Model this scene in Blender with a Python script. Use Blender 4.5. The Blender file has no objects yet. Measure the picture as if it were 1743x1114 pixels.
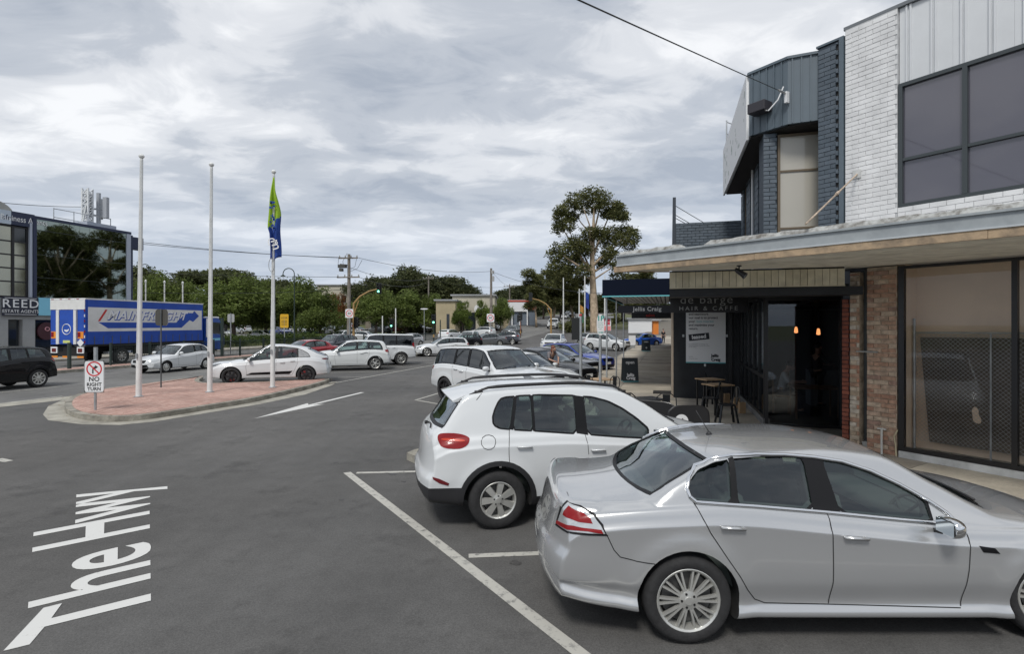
import bpy, bmesh, math, random
import numpy as np
from mathutils import Vector, Matrix
from mathutils.bvhtree import BVHTree
R = math.radians
random.seed(7)
SC = bpy.context.scene
COL = SC.collection
# ------------------------------------------------------------------ camera
F, CX, HY, H = 930.0, 871.5, 552.0, 2.45
cam = bpy.data.cameras.new("camera")
cam.sensor_width = 36.0
cam.lens = 36.0 * F / 1743.0
cam.shift_y = -(557.0 - HY) / 1743.0
cam.clip_start = 0.05
cam.clip_end = 6000
camo = bpy.data.objects.new("camera", cam)
COL.objects.link(camo)
camo.location = (0, 0, H)
camo.rotation_euler = (R(90), 0, 0)
SC.camera = camo
# ------------------------------------------------------------------ light
SUN_EL, SUN_AZ = R(52), R(200)      # azimuth measured clockwise from +Y
world = bpy.data.worlds.new("World")
SC.world = world
world.use_nodes = True
wn, wl = world.node_tree.nodes, world.node_tree.links
wn.clear()
def WN(t, **k):
 n = wn.new(t)
 for a, b in k.items(): setattr(n, a, b)
 return n
wout = WN('ShaderNodeOutputWorld')
sky = WN('ShaderNodeTexSky', sky_type='NISHITA', sun_disc=False, sun_elevation=SUN_EL, sun_rotation=SUN_AZ)
sky.air_density = 1.0; sky.dust_density = 1.5
bg_sky = WN('ShaderNodeBackground'); bg_sky.inputs['Strength'].default_value = 0.10
wl.new(sky.outputs[0], bg_sky.inputs[0])
# cloud deck: the view direction is laid on a flat layer overhead, so clouds shrink towards the horizon
tc = WN('ShaderNodeTexCoord')
sep = WN('ShaderNodeSeparateXYZ'); wl.new(tc.outputs['Generated'], sep.inputs[0])
def WM(op, a, b=None, c=None):
 n = WN('ShaderNodeMath', operation=op)
 for i, v in enumerate((a, b, c)):
  if v is None: continue
  if isinstance(v, (int, float)): n.inputs[i].default_value = v
  else: wl.new(v, n.inputs[i])
 return n.outputs[0]
zc = WM('MAXIMUM', sep.outputs[2], 0.0)
za = WM('ADD', zc, 0.16)
u_ = WM('DIVIDE', sep.outputs[0], za); v_ = WM('DIVIDE', sep.outputs[1], za)
cmb = WN('ShaderNodeCombineXYZ'); wl.new(u_, cmb.inputs[0]); wl.new(v_, cmb.inputs[1])
def wnoise(scale, detail, rough, rot, sc, loc=(0,0,0), dist=0.0):
 m = WN('ShaderNodeMapping'); m.inputs['Rotation'].default_value = (0,0,R(rot)); m.inputs['Scale'].default_value = sc
 m.inputs['Location'].default_value = loc
 wl.new(cmb.outputs[0], m.inputs[0])
 n = WN('ShaderNodeTexNoise'); n.inputs['Scale'].default_value = scale; n.inputs['Detail'].default_value = detail
 n.inputs['Roughness'].default_value = rough; n.inputs['Distortion'].default_value = dist
 wl.new(m.outputs[0], n.inputs['Vector'])
 return n.outputs[0]
big = wnoise(0.95, 4, 0.5, -38, (1.0, 1.5, 1), (3.1, 1.7, 0), 0.3)
fine = wnoise(3.4, 9, 0.60, -38, (1.0, 1.45, 1), (0.3, 5.2, 0), 0.5)
mixc = WM('ADD', WM('MULTIPLY', big, 0.66), WM('MULTIPLY', fine, 0.34))
ramp = WN('ShaderNodeValToRGB')
wl.new(mixc, ramp.inputs[0])
cr = ramp.color_ramp
cr.interpolation = 'EASE'
cr.elements[0].position = 0.38; cr.elements[0].color = (0.285, 0.315, 0.365, 1)
cr.elements[1].position = 0.63; cr.elements[1].color = (0.66, 0.668, 0.68, 1)
e = cr.elements.new(0.47); e.color = (0.375, 0.40, 0.44, 1)
e = cr.elements.new(0.55); e.color = (0.52, 0.535, 0.56, 1)
# the deck thickens to an even blue-grey low over the horizon
hz = WN('ShaderNodeMapRange'); hz.interpolation_type = 'SMOOTHSTEP'
wl.new(zc, hz.inputs[0]); hz.inputs[1].default_value = 0.02; hz.inputs[2].default_value = 0.27
hz.inputs[3].default_value = 0.20; hz.inputs[4].default_value = 1.0
mx = WN('ShaderNodeMix', data_type='RGBA')
wl.new(hz.outputs[0], mx.inputs[0]); mx.inputs[6].default_value = (0.34, 0.39, 0.48, 1); wl.new(ramp.outputs[0], mx.inputs[7])
bg_cl = WN('ShaderNodeBackground'); wl.new(mx.outputs[2], bg_cl.inputs[0]); bg_cl.inputs['Strength'].default_value = 0.95
mxs = WN('ShaderNodeMixShader'); mxs.inputs[0].default_value = 0.93
wl.new(bg_sky.outputs[0], mxs.inputs[1]); wl.new(bg_cl.outputs[0], mxs.inputs[2])
wl.new(mxs.outputs[0], wout.inputs[0])
sun = bpy.data.lights.new("sun", 'SUN'); sun.energy = 1.5; sun.angle = R(14); sun.color = (1.0, 0.97, 0.92)
suno = bpy.data.objects.new("sun", sun); COL.objects.link(suno)
suno.rotation_euler = (R(90) - SUN_EL, 0, R(180) - SUN_AZ)
suno.location = (0, 0, 60)
SC.view_settings.view_transform = 'Standard'
SC.view_settings.look = 'None'
SC.view_settings.exposure = 0.66
SC.view_settings.gamma = 1.0
SC.view_settings.use_curve_mapping = False
SC.render.engine = 'CYCLES'
SC.cycles.max_bounces = 7; SC.cycles.transparent_max_bounces = 24
SC.cycles.glossy_bounces = 4; SC.cycles.diffuse_bounces = 3
# ------------------------------------------------------------------ frames of the place
EX, EY = 0.277, 0.961               # direction of the service road and the highway
def EN(s, n, z=0.0):                # s along the road, n to its right
 return Vector((s*EX + n*EY, s*EY - n*EX, z))
def G(px, py, z=0.0):               # point on the level z seen at photo pixel
 Y = (H - z) * F / (py - HY)
 return Vector(((px - CX) * Y / F, Y, z))
def P(px, py, Y):
 return Vector(((px - CX) * Y / F, Y, H - (py - HY) * Y / F))
def at(px, Y, z=0.0):
 return Vector(((px - CX) * Y / F, Y, z))
DX, DY = -0.5367, 0.8438            # direction of the near facade, going away
EROT = math.atan2(EY, EX)           # heading of the road
# ------------------------------------------------------------------ object helpers
def newmesh(name, verts, faces, mats=(), fm=None, smooth=False, uvs=None):
 me = bpy.data.meshes.new(name)
 me.from_pydata([tuple(v) for v in verts], [], faces)
 for m in mats: me.materials.append(m)
 if fm is not None: me.polygons.foreach_set('material_index', fm)
 if smooth: me.polygons.foreach_set('use_smooth', [True]*len(me.polygons))
 me.update()
 return me
def obj(name, me, parent=None, loc=None, rotz=None, kind=None):
 o = bpy.data.objects.new(name, me)
 COL.objects.link(o)
 if parent is not None: o.parent = parent
 if loc is not None: o.location = loc
 if rotz is not None: o.rotation_euler = (0, 0, rotz)
 if kind: o['kind'] = kind
 return o
def empty(name, loc=(0,0,0), rotz=0.0):
 o = bpy.data.objects.new(name, None); COL.objects.link(o)
 o.empty_display_size = 0.3
 o.location = loc; o.rotation_euler = (0, 0, rotz)
 return o
def tag(o, label, cat, group=None):
 o['label'] = label; o['category'] = cat
 if group: o['group'] = group
 return o
def copy_tree(o, parent=None):
 c = o.copy(); COL.objects.link(c); c.parent = parent
 for ch in list(o.children): copy_tree(ch, c)
 return c
class MB:
 """collects boxes, tubes, prisms into one mesh"""
 def __init__(s): s.v, s.f, s.m = [], [], []
 def add(s, verts, faces, mi=0):
  b = len(s.v); s.v += [tuple(v) for v in verts]
  s.f += [tuple(i + b for i in f) for f in faces]; s.m += [mi]*len(faces)
  return s
 def box(s, c, d, mi=0, rz=0.0, M=None):
  x, y, z = d[0]/2, d[1]/2, d[2]/2
  vs = [Vector((sx*x, sy*y, sz*z)) for sx in (-1,1) for sy in (-1,1) for sz in (-1,1)]
  if M is not None: vs = [M @ v for v in vs]
  if rz: Rm = Matrix.Rotation(rz, 3, 'Z'); vs = [Rm @ v for v in vs]
  vs = [v + Vector(c) for v in vs]
  return s.add(vs, [(0,1,3,2),(4,6,7,5),(0,4,5,1),(2,3,7,6),(0,2,6,4),(1,5,7,3)], mi)
 def bar(s, a, b, w, h=None, mi=0, up=(0,0,1)):
  a, b = Vector(a), Vector(b); h = w if h is None else h
  d = (b - a); L = d.length; d.normalize()
  up = Vector(up)
  if abs(d.dot(up)) > 0.98: up = Vector((1,0,0))
  x = d.cross(up).normalized(); y = x.cross(d).normalized()
  vs = []
  for t in (a, b):
   for sx, sy in ((-1,-1),(1,-1),(1,1),(-1,1)):
    vs.append(t + x*sx*w/2 + y*sy*h/2)
  return s.add(vs, [(0,3,2,1),(4,5,6,7),(0,1,5,4),(1,2,6,5),(2,3,7,6),(3,0,4,7)], mi)
 def tube(s, pts, r, n=8, mi=0, cap=True):
  pts = [Vector(p) for p in pts]
  rs = r if isinstance(r, (list, tuple)) else [r]*len(pts)
  b = len(s.v); prev = None
  for i, p in enumerate(pts):
   d = (pts[min(i+1, len(pts)-1)] - pts[max(i-1, 0)]).normalized()
   if prev is None:
    up = Vector((0,0,1)) if abs(d.z) < 0.9 else Vector((1,0,0))
    x = d.cross(up).normalized()
   else:
    x = (prev - d*prev.dot(d)).normalized()
   prev = x; y = d.cross(x)
   for k in range(n):
    a = 2*math.pi*k/n
    s.v.append(tuple(p + x*math.cos(a)*rs[i] + y*math.sin(a)*rs[i]))
  for i in range(len(pts)-1):
   for k in range(n):
    k2 = (k+1) % n
    s.f.append((b+i*n+k, b+i*n+k2, b+(i+1)*n+k2, b+(i+1)*n+k)); s.m.append(mi)
  if cap:
   s.f.append(tuple(b+k for k in range(n))[::-1]); s.m.append(mi)
   e0 = b+(len(pts)-1)*n
   s.f.append(tuple(e0+k for k in range(n))); s.m.append(mi)
  return s
 def lathe(s, prof, c=(0,0,0), n=16, axis='Z', mi=0, cap=True):
  """prof: list of (r, h)"""
  b = len(s.v)
  for r, h in prof:
   for k in range(n):
    a = 2*math.pi*k/n; x, y = r*math.cos(a), r*math.sin(a)
    v = (x, y, h) if axis == 'Z' else ((x, h, y) if axis == 'Y' else (h, x, y))
    s.v.append((v[0]+c[0], v[1]+c[1], v[2]+c[2]))
  for i in range(len(prof)-1):
   for k in range(n):
    k2 = (k+1) % n
    s.f.append((b+i*n+k, b+i*n+k2, b+(i+1)*n+k2, b+(i+1)*n+k)); s.m.append(mi)
  if cap:
   s.f.append(tuple(b+k for k in range(n))[::-1]); s.m.append(mi)
   e0 = b+(len(prof)-1)*n
   s.f.append(tuple(e0+k for k in range(n))); s.m.append(mi)
  return s
 def prism(s, poly, z0, z1, mi=0, mi_side=None, M=None):
  """poly: xy list (ccw), extruded z0..z1; M maps"""
  n = len(poly)
  vs = [Vector((p[0], p[1], z0)) for p in poly] + [Vector((p[0], p[1], z1)) for p in poly]
  if M is not None: vs = [M @ v for v in vs]
  ms = mi if mi_side is None else mi_side
  b = len(s.v); s.v += [tuple(v) for v in vs]
  s.f += [tuple(b+i for i in range(n))[::-1], tuple(b+n+i for i in range(n))]; s.m += [mi, mi]
  for i in range(n):
   j = (i+1) % n
   s.f.append((b+i, b+j, b+n+j, b+n+i)); s.m.append(ms)
  return s
 def build(s, name, mats, parent=None, loc=None, rotz=None, smooth=False, kind=None, bevel=0.0, sharp=40):
  if not isinstance(mats, (list, tuple)): mats = [mats]
  me = newmesh(name, s.v, s.f, mats, s.m, smooth)
  if bevel > 0:
   bm = bmesh.new(); bm.from_mesh(me)
   es = [e for e in bm.edges if len(e.link_faces) == 2 and e.calc_face_angle(0) > R(35)]
   bmesh.ops.bevel(bm, geom=es, offset=bevel, segments=2 if bevel > 0.01 else 1, affect='EDGES', clamp_overlap=True)
   bm.to_mesh(me); bm.free()
  if smooth: me.set_sharp_from_angle(angle=R(sharp))
  return obj(name, me, parent, loc, rotz, kind)
def text_mesh(txt, size, mat, parent=None, name='lettering', M=None, bold=0.0, shear=0.0, sx=1.0, align='CENTER', spacing=1.0, depth=0.004, valign='CENTER', res=3):
 cu = bpy.data.curves.new(name, 'FONT'); cu.body = txt; cu.size = size
 cu.align_x = align; cu.align_y = valign; cu.offset = bold; cu.shear = shear; cu.extrude = depth/2
 cu.space_character = spacing; cu.resolution_u = res
 o = bpy.data.objects.new(name, cu); COL.objects.link(o)
 dg = bpy.context.evaluated_depsgraph_get()
 me = bpy.data.meshes.new_from_object(o.evaluated_get(dg))
 bpy.data.objects.remove(o); bpy.data.curves.remove(cu)
 me.name = name
 T = Matrix.Diagonal((sx, 1, 1, 1))
 me.transform(T if M is None else (M @ T))
 me.materials.clear(); me.materials.append(mat)
 return obj(name, me, parent)
def face_frame(origin, right, up=(0,0,1)):
 """matrix whose x is right, y is up, z out of the sign towards the reader"""
 r = Vector(right).normalized(); u = Vector(up).normalized(); n = r.cross(u)
 M = Matrix.Identity(4)
 for i in range(3):
  M[i][0], M[i][1], M[i][2], M[i][3] = r[i], u[i], n[i], Vector(origin)[i]
 return M
# ------------------------------------------------------------------ materials
MATS = {}
def mat(name, col=(0.5,0.5,0.5), rough=0.6, metal=0.0, coat=0.0, var=0.0, scale=4.0, col2=None, bump=0.0, bscale=30.0, spec=0.5, emit=None, estr=1.0, detail=5.0, fine=0.0):
 if name in MATS: return MATS[name]
 m = bpy.data.materials.new(name); m.use_nodes = True
 nt = m.node_tree; ns, ls = nt.nodes, nt.links
 b = ns['Principled BSDF']
 b.inputs['Base Color'].default_value = (*col, 1); b.inputs['Roughness'].default_value = rough
 b.inputs['Metallic'].default_value = metal; b.inputs['Coat Weight'].default_value = coat
 b.inputs['Coat Roughness'].default_value = 0.02
 b.inputs['Specular IOR Level'].default_value = spec
 if emit: b.inputs['Emission Color'].default_value = (*emit, 1); b.inputs['Emission Strength'].default_value = estr
 if var > 0 or col2 or bump > 0 or fine > 0:
  t = ns.new('ShaderNodeTexCoord')
 if var > 0 or col2 or fine > 0:
  n = ns.new('ShaderNodeTexNoise'); n.inputs['Scale'].default_value = scale; n.inputs['Detail'].default_value = detail
  n.inputs['Roughness'].default_value = 0.6
  ls.new(t.outputs['Object'], n.inputs['Vector'])
  r = ns.new('ShaderNodeValToRGB'); ls.new(n.outputs[0], r.inputs[0])
  c2 = col2 if col2 else tuple(max(0, c*(1-var)) for c in col)
  c1 = tuple(min(1, c*(1+var*0.5)) for c in col) if not col2 else col
  r.color_ramp.elements[0].position = 0.34; r.color_ramp.elements[0].color = (*c2, 1)
  r.color_ramp.elements[1].position = 0.62; r.color_ramp.elements[1].color = (*c1, 1)
  out = r.outputs[0]
  if fine > 0:
   n2 = ns.new('ShaderNodeTexNoise'); n2.inputs['Scale'].default_value = scale*25; n2.inputs['Detail'].default_value = 3
   ls.new(t.outputs['Object'], n2.inputs['Vector'])
   mr = ns.new('ShaderNodeMapRange'); ls.new(n2.outputs[0], mr.inputs[0])
   mr.inputs[1].default_value = 0.3; mr.inputs[2].default_value = 0.7; mr.inputs[3].default_value = 1-fine; mr.inputs[4].default_value = 1+fine
   mm = ns.new('ShaderNodeVectorMath'); mm.operation = 'SCALE'
   ls.new(out, mm.inputs[0]); ls.new(mr.outputs[0], mm.inputs['Scale']); out = mm.outputs[0]
  ls.new(out, b.inputs['Base Color'])
 if bump > 0:
  n3 = ns.new('ShaderNodeTexNoise'); n3.inputs['Scale'].default_value = bscale; n3.inputs['Detail'].default_value = 4
  ls.new(t.outputs['Object'], n3.inputs['Vector'])
  bp = ns.new('ShaderNodeBump'); bp.inputs['Strength'].default_value = bump; bp.inputs['Distance'].default_value = 0.02
  ls.new(n3.outputs[0], bp.inputs['Height']); ls.new(bp.outputs[0], b.inputs['Normal'])
 MATS[name] = m
 return m
def glass_mat(name, tint=(0.35,0.42,0.42), base=0.06, rough=0.0, refl=(0.9,0.95,1.0), gain=1.0):
 """see-through pane: clear tinted transmission plus a mirror layer that grows at grazing angles"""
 if name in MATS: return MATS[name]
 m = bpy.data.materials.new(name); m.use_nodes = True
 nt = m.node_tree; ns, ls = nt.nodes, nt.links; ns.clear()
 out = ns.new('ShaderNodeOutputMaterial'); mx = ns.new('ShaderNodeMixShader')
 tr = ns.new('ShaderNodeBsdfTransparent'); tr.inputs[0].default_value = (*tint, 1)
 gl = ns.new('ShaderNodeBsdfGlossy'); gl.inputs['Color'].default_value = (*refl, 1); gl.inputs['Roughness'].default_value = rough
 fr = ns.new('ShaderNodeLayerWeight'); fr.inputs['Blend'].default_value = 0.5
 pw = ns.new('ShaderNodeMath'); pw.operation = 'POWER'; pw.inputs[1].default_value = 3.2; ls.new(fr.outputs['Facing'], pw.inputs[0])
 ma = ns.new('ShaderNodeMath'); ma.operation = 'MULTIPLY_ADD'; ma.use_clamp = True
 ls.new(pw.outputs[0], ma.inputs[0]); ma.inputs[1].default_value = 0.75*gain; ma.inputs[2].default_value = base
 ls.new(ma.outputs[0], mx.inputs[0]); ls.new(tr.outputs[0], mx.inputs[1]); ls.new(gl.outputs[0], mx.inputs[2])
 ls.new(mx.outputs[0], out.inputs[0])
 MATS[name] = m
 return m
def paint(name, col, metal=0.0, rough=0.35, coat=1.0):
 return mat(name, col, rough=rough, metal=metal, coat=coat)
M_silver = paint('silver_paint', (0.52,0.53,0.537), 0.6, 0.24)
M_white = paint('white_paint', (0.61,0.63,0.64), 0.0, 0.4)
M_white2 = paint('pearl_white_paint', (0.60,0.62,0.62), 0.0, 0.4)
M_black = mat('black_paint', (0.004,0.0045,0.006), rough=.25, coat=.35, spec=.25)
M_dgrey = paint('dark_grey_paint', (0.06,0.065,0.08), 0.4, 0.3)
M_grey = paint('grey_paint', (0.16,0.17,0.18), 0.5, 0.3)
M_blue = paint('blue_paint', (0.012,0.045,0.33), 0.3, 0.3)
M_bluel = paint('bright_blue_paint', (0.02,0.12,0.55), 0.3, 0.3)
M_red = paint('red_paint', (0.30,0.012,0.022), 0.2, 0.3)
M_green = paint('lime_paint', (0.25,0.33,0.08), 0.2, 0.35)
M_carlow = mat('black_plastic', (0.018,0.018,0.02), 0.55)
M_rubber = mat('tyre_rubber', (0.022,0.022,0.023), 0.85, var=0.25, scale=20, bump=0.2, bscale=60)
M_trim = mat('window_rubber', (0.004,0.004,0.005), 0.45, spec=.3)
M_seam = mat('shut_line', (0.01,0.01,0.01), 0.9)
M_inter = mat('cabin_trim', (0.12,0.12,0.118), 0.85)
M_seat = mat('seat_cloth', (0.15,0.147,0.14), 0.9)
M_chrome = mat('chrome', (0.78,0.79,0.8), 0.12, 1.0)
M_alloy = mat('alloy_rim', (0.60,0.60,0.57), 0.32, 0.65)
M_alloyd = mat('dark_alloy_rim', (0.02,0.02,0.022), 0.35, 0.4)
M_disc = mat('brake_disc', (0.12,0.12,0.12), 0.5, 0.7)
M_caliper = mat('red_caliper', (0.22,0.01,0.01), 0.4)
M_under = mat('underbody', (0.012,0.012,0.012), 0.9)
M_redlens = mat('red_lens', (0.22,0.002,0.004), 0.25, coat=.35, spec=.3)
M_dredlens = mat('dark_red_lens', (0.13,0.008,0.012), 0.18, coat=1.0)
M_orlens2 = mat('bright_red_lens', (0.55,0.05,0.02), 0.25, coat=.35, spec=.3)
M_orlens = mat('amber_lens', (0.75,0.16,0.02), 0.25, coat=1.0)
M_clens = mat('clear_lens', (0.55,0.57,0.58), 0.12, 0.5, coat=1.0)
M_dlens = mat('smoked_lamp', (0.10,0.11,0.12), 0.12, 0.4, coat=1.0)
M_plate = mat('plate_white', (0.62,0.62,0.60), 0.5)
M_glass_car = glass_mat('car_glass', (0.50,0.60,0.57), 0.085)
M_glass_dark = glass_mat('privacy_glass', (0.10,0.115,0.12), 0.08)
M_mirrorg = mat('mirror_glass', (0.6,0.65,0.68), 0.03, 1.0)
# ------------------------------------------------------------------ car builder
def pchip(xs, ys):
 xs = np.array(xs, float); ys = np.array(ys, float)
 h = np.diff(xs); d = np.diff(ys)/h
 m = np.zeros_like(xs)
 for i in range(1, len(xs)-1):
  if d[i-1]*d[i] > 0:
   w1, w2 = 2*h[i]+h[i-1], h[i]+2*h[i-1]
   m[i] = (w1+w2)/(w1/d[i-1]+w2/d[i])
 m[0], m[-1] = d[0], d[-1]
 def f(x):
  x = np.clip(x, xs[0], xs[-1]); i = np.clip(np.searchsorted(xs, x)-1, 0, len(xs)-2)
  t = (x-xs[i])/h[i]
  return ((2*t**3-3*t**2+1)*ys[i] + (t**3-2*t**2+t)*h[i]*m[i] + (-2*t**3+3*t**2)*ys[i+1] + (t**3-t**2)*h[i]*m[i+1])
 return f
def bspline(ctrl, per=3):
 c = np.array(ctrl, float)
 c = np.vstack([2*c[0]-c[1], c, 2*c[-1]-c[-2]])
 out = []
 for i in range(1, len(c)-2):
  for k in range(per):
   t = k/per
   b = np.array([(1-t)**3, 3*t**3-6*t**2+4, -3*t**3+3*t**2+3*t+1, t**3])/6
   out.append(b @ c[i-1:i+3])
 out.append(c[-2])
 return np.array(out)
def chaikin(poly, n=2, r=0.25, keep=()):
 """closed polygon corner rounding; a point with a third value True stays sharp"""
 P_ = [(p[0], p[1], len(p) > 2) for p in poly]
 for _ in range(n):
  Q = []
  L = len(P_)
  for i in range(L):
   a, b, c = P_[i-1], P_[i], P_[(i+1) % L]
   if b[2]: Q.append(b); continue
   Q.append((b[0]+(a[0]-b[0])*r, b[1]+(a[1]-b[1])*r, False))
   Q.append((b[0]+(c[0]-b[0])*r, b[1]+(c[1]-b[1])*r, False))
  P_ = Q
 return [(p[0], p[1]) for p in P_]
class Body:
 def __init__(s, sp):
  s.sp = sp; L = s.L = sp['L']
  s.top = pchip(*zip(*sp['top'])); s.belt = pchip(*zip(*sp['belt'])); s.hw = pchip(*zip(*sp['hw'])); s.zb = pchip(*zip(*sp['zb']))
  s.crown = pchip(*zip(*sp['crown'])); s.tum = sp.get('tumble', 0.42)
  s.rear = pchip(*zip(*sp['rear'])); s.front = pchip(*zip(*sp['front']))   # x inset as function of z
  s.rplan, s.fplan = sp.get('rplan', 0.12), sp.get('fplan', 0.22)
  s.wx = sp['wheels']; s.wr = sp['wr']
 def edge(s, x):
  cr = s.crown(x); ze = s.top(x)-cr; b = s.belt(x); g = max(0.0, ze-b)
  k = min(1.0, g/0.12)
  ye = s.hw(x) - 0.075 - s.tum*g - (1-k)*0.05
  return float(ye), float(max(ze, b+0.012))
 def section(s, x):
  sp = s.sp
  hw, zb, b, t = float(s.hw(x)), float(s.zb(x)), float(s.belt(x)), float(s.top(x))
  ye, ze = s.edge(x); cr = float(s.crown(x))
  zm = sp.get('zmid', 0.60); bi = sp.get('sill_in', 0.035); si = sp.get('sh_in', 0.05)
  crease = sp.get('crease', 0.0)
  if sp.get('skirt'): low = [(hw-0.06, zb+0.003), (hw-0.012, zb+0.02), (hw-0.010, zb+0.07), (hw-0.040, zb+0.105), (hw-0.042, zb+0.16), (hw-0.010, zm-0.17), (hw-0.006, zm-0.12)]
  else: low = [(hw-0.04-bi, zb+0.005), (hw-bi, zb+0.05), (hw-bi+0.008, zb+0.12), (hw-0.012, zm-0.16), (hw-0.006, zm-0.12)]
  c = [(0, zb), (hw*0.45, zb), (hw-0.13, zb)] + low + [(hw-0.002, zm+0.0), (hw-0.006, b-0.19), (hw-0.004, b-0.125), (hw-0.006, b-0.115), (hw-0.026, b-0.085), (hw-0.034, b-0.05),
      (hw-si, b-0.012), (hw-si-0.022, b+0.006)]
  g = ze - b
  if g > 0.05:
   c += [(hw-0.075-s.tum*g*0.12, b+g*0.12), ((hw-0.075+ye)/2+0.012, (b+ze)/2), (ye+s.tum*g*0.1+0.004, ze-g*0.1), (ye+0.006, ze-0.012), (ye-0.02, ze+0.014)]
  else:
   c += [(ye*0.97+0.02, b+0.5*(ze-b)+0.004), (ye*0.96, ze), (ye*0.95, ze), (ye*0.94, ze+0.003), (ye*0.93, ze+0.006)]
  c += [(ye*0.80, t-cr*0.55), (ye*0.45, t-cr*0.15), (0, t)]
  return bspline(c, sp.get('per', 3))
 def outer(s):
  sp = s.sp; L = s.L
  n = sp.get('nst', 90)
  a = 0.04
  xs = np.concatenate([np.linspace(a, 0.35, 9)[:-1], np.linspace(0.35, L-0.40, n), np.linspace(L-0.40, L-a, 10)[1:]])
  secs = [s.section(x) for x in xs]
  K = len(secs[0])
  rings = []
  S = [(0.0,0.22),(0.10,0.50),(0.35,0.72),(0.75,0.90),(0.97,0.975)]
  def capring(sec, x, sgn):
   out = []
   zc_ = 0.5*(sec[0][1]+sec[-1][1])
   for push, sc in S[::-1]:
    ps = 1-push
    q = sec.copy(); q[:,0] *= sc; q[:,1] = zc_+(q[:,1]-zc_)*(sc*0.6+0.4*(0.92 if sc > .9 else sc))
    out.append((q, x + sgn*a*(1-push)))
   return out
  # list of (section, x)
  rr = capring(secs[0], xs[0], -1)[::-1]
  fr = capring(secs[-1], xs[-1], 1)
  allr = rr + [(q, x) for q, x in zip(secs, xs)] + fr
  V = []
  for q, x in allr:
   for (y, z) in q: V.append((x, y, z))
  V = np.array(V)
  # plan curvature and end profiles
  X, Y_, Z = V[:,0], V[:,1], V[:,2]
  fr_ = np.clip(1-X/0.85, 0, 1)**1.6; ff_ = np.clip(1-(L-X)/1.0, 0, 1)**1.6
  yn = np.abs(Y_)/float(s.hw(L/2))
  nx = X + fr_*(s.rplan*yn**sp.get('rpow', 3.2) + s.rear(Z)) - ff_*(s.fplan*yn**sp.get('fpow', 2.6) + s.front(Z))
  V[:,0] = nx
  # wheel arch flares
  for wx in s.wx:
   d = np.hypot(V[:,0]-wx, V[:,2]-s.wr*1.0)
   w = np.clip(1-np.abs(d-(s.wr+0.06))/0.16, 0, 1); w = w*w*(3-2*w)
   sel = (V[:,2] < 0.95) & (V[:,1] > 0.55)
   V[:,1] = np.where(sel, V[:,1]+sp.get('flare', 0.018)*w, V[:,1])
  nr = len(allr)
  verts = []; idx = {}
  def vid(i, k, side):
   if k == 0 or k == K-1: side = 1
   key = (i, k, side)
   if key not in idx:
    p = V[i*K+k]; idx[key] = len(verts); verts.append((p[0], p[1]*side, p[2]))
   return idx[key]
  faces = []
  for i in range(nr-1):
   for k in range(K-1):
    faces.append((vid(i,k,1), vid(i+1,k,1), vid(i+1,k+1,1), vid(i,k+1,1)))
    faces.append((vid(i,k+1,-1), vid(i+1,k+1,-1), vid(i+1,k,-1), vid(i,k,-1)))
  for i, flip in ((0, False), (nr-1, True)):
   for k in range(K-1):
    q = [vid(i,k,1), vid(i,k+1,1), vid(i,k+1,-1), vid(i,k,-1)]
    q2 = []
    for z in q:
     if z not in q2: q2.append(z)
    if flip: q2 = q2[::-1]
    faces.append(tuple(q2))
  return verts, [f[::-1] for f in faces]
 def cavity(s):
  x0, x1 = s.sp['cab']
  xs = np.linspace(x0, x1, 34); V = []; K = 9
  for x in xs:
   hw, b, t = float(s.hw(x)), float(s.belt(x)), float(s.top(x)); ye, ze = s.edge(x); cr = float(s.crown(x))
   tt = t-0.055; zf = 0.34
   be = min(b-0.03, tt-0.03)
   zz = max(ze-0.05, be+0.01)
   q = [(0, zf), (hw-0.14, zf), (hw-0.12, be), (min(hw-0.13, ye+0.03), (be+zz)/2 if zz > be+.05 else be+0.005), (ye-0.055, zz), (ye*0.75, max(zz+.004, tt-cr*0.5)), (ye*0.4, max(zz+.006, tt-cr*.12)), (0, max(zz+.008, tt))]
   if zz > be+0.05:
    q[3] = (hw-0.12-(hw-0.12-(ye-0.055))*0.5, (be+zz)/2)
   V.append(q)
  K = len(V[0]); verts = []; idx = {}
  def vid(i, k, side):
   if k == 0 or k == K-1: side = 1
   key = (i,k,side)
   if key not in idx:
    idx[key] = len(verts); verts.append((xs[i], V[i][k][0]*side, V[i][k][1]))
   return idx[key]
  faces = []
  for i in range(len(xs)-1):
   for k in range(K-1):
    faces.append((vid(i,k,1), vid(i+1,k,1), vid(i+1,k+1,1), vid(i,k+1,1)))
    faces.append((vid(i,k+1,-1), vid(i+1,k+1,-1), vid(i+1,k,-1), vid(i,k,-1)))
  n = len(xs)-1
  faces.append(tuple([vid(0,k,1) for k in range(K)] + [vid(0,k,-1) for k in range(K-2, 0, -1)]))
  faces.append(tuple([vid(n,k,1) for k in range(K)] + [vid(n,k,-1) for k in range(K-2, 0, -1)])[::-1])
  return verts, faces
def prism_y(poly, y0, y1):
 n = len(poly)
 vs = [(p[0], y0, p[1]) for p in poly] + [(p[0], y1, p[1]) for p in poly]
 fs = [tuple(range(n)), tuple(range(n, 2*n))[::-1]] + [((i+1) % n, i, n+i, n+(i+1) % n) for i in range(n)]
 return vs, fs
def prism_x(poly, x0, x1):
 n = len(poly)
 vs = [(x0, p[0], p[1]) for p in poly] + [(x1, p[0], p[1]) for p in poly]
 fs = [tuple(range(n))[::-1], tuple(range(n, 2*n))] + [(i, (i+1) % n, n+(i+1) % n, n+i) for i in range(n)]
 return vs, fs
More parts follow.
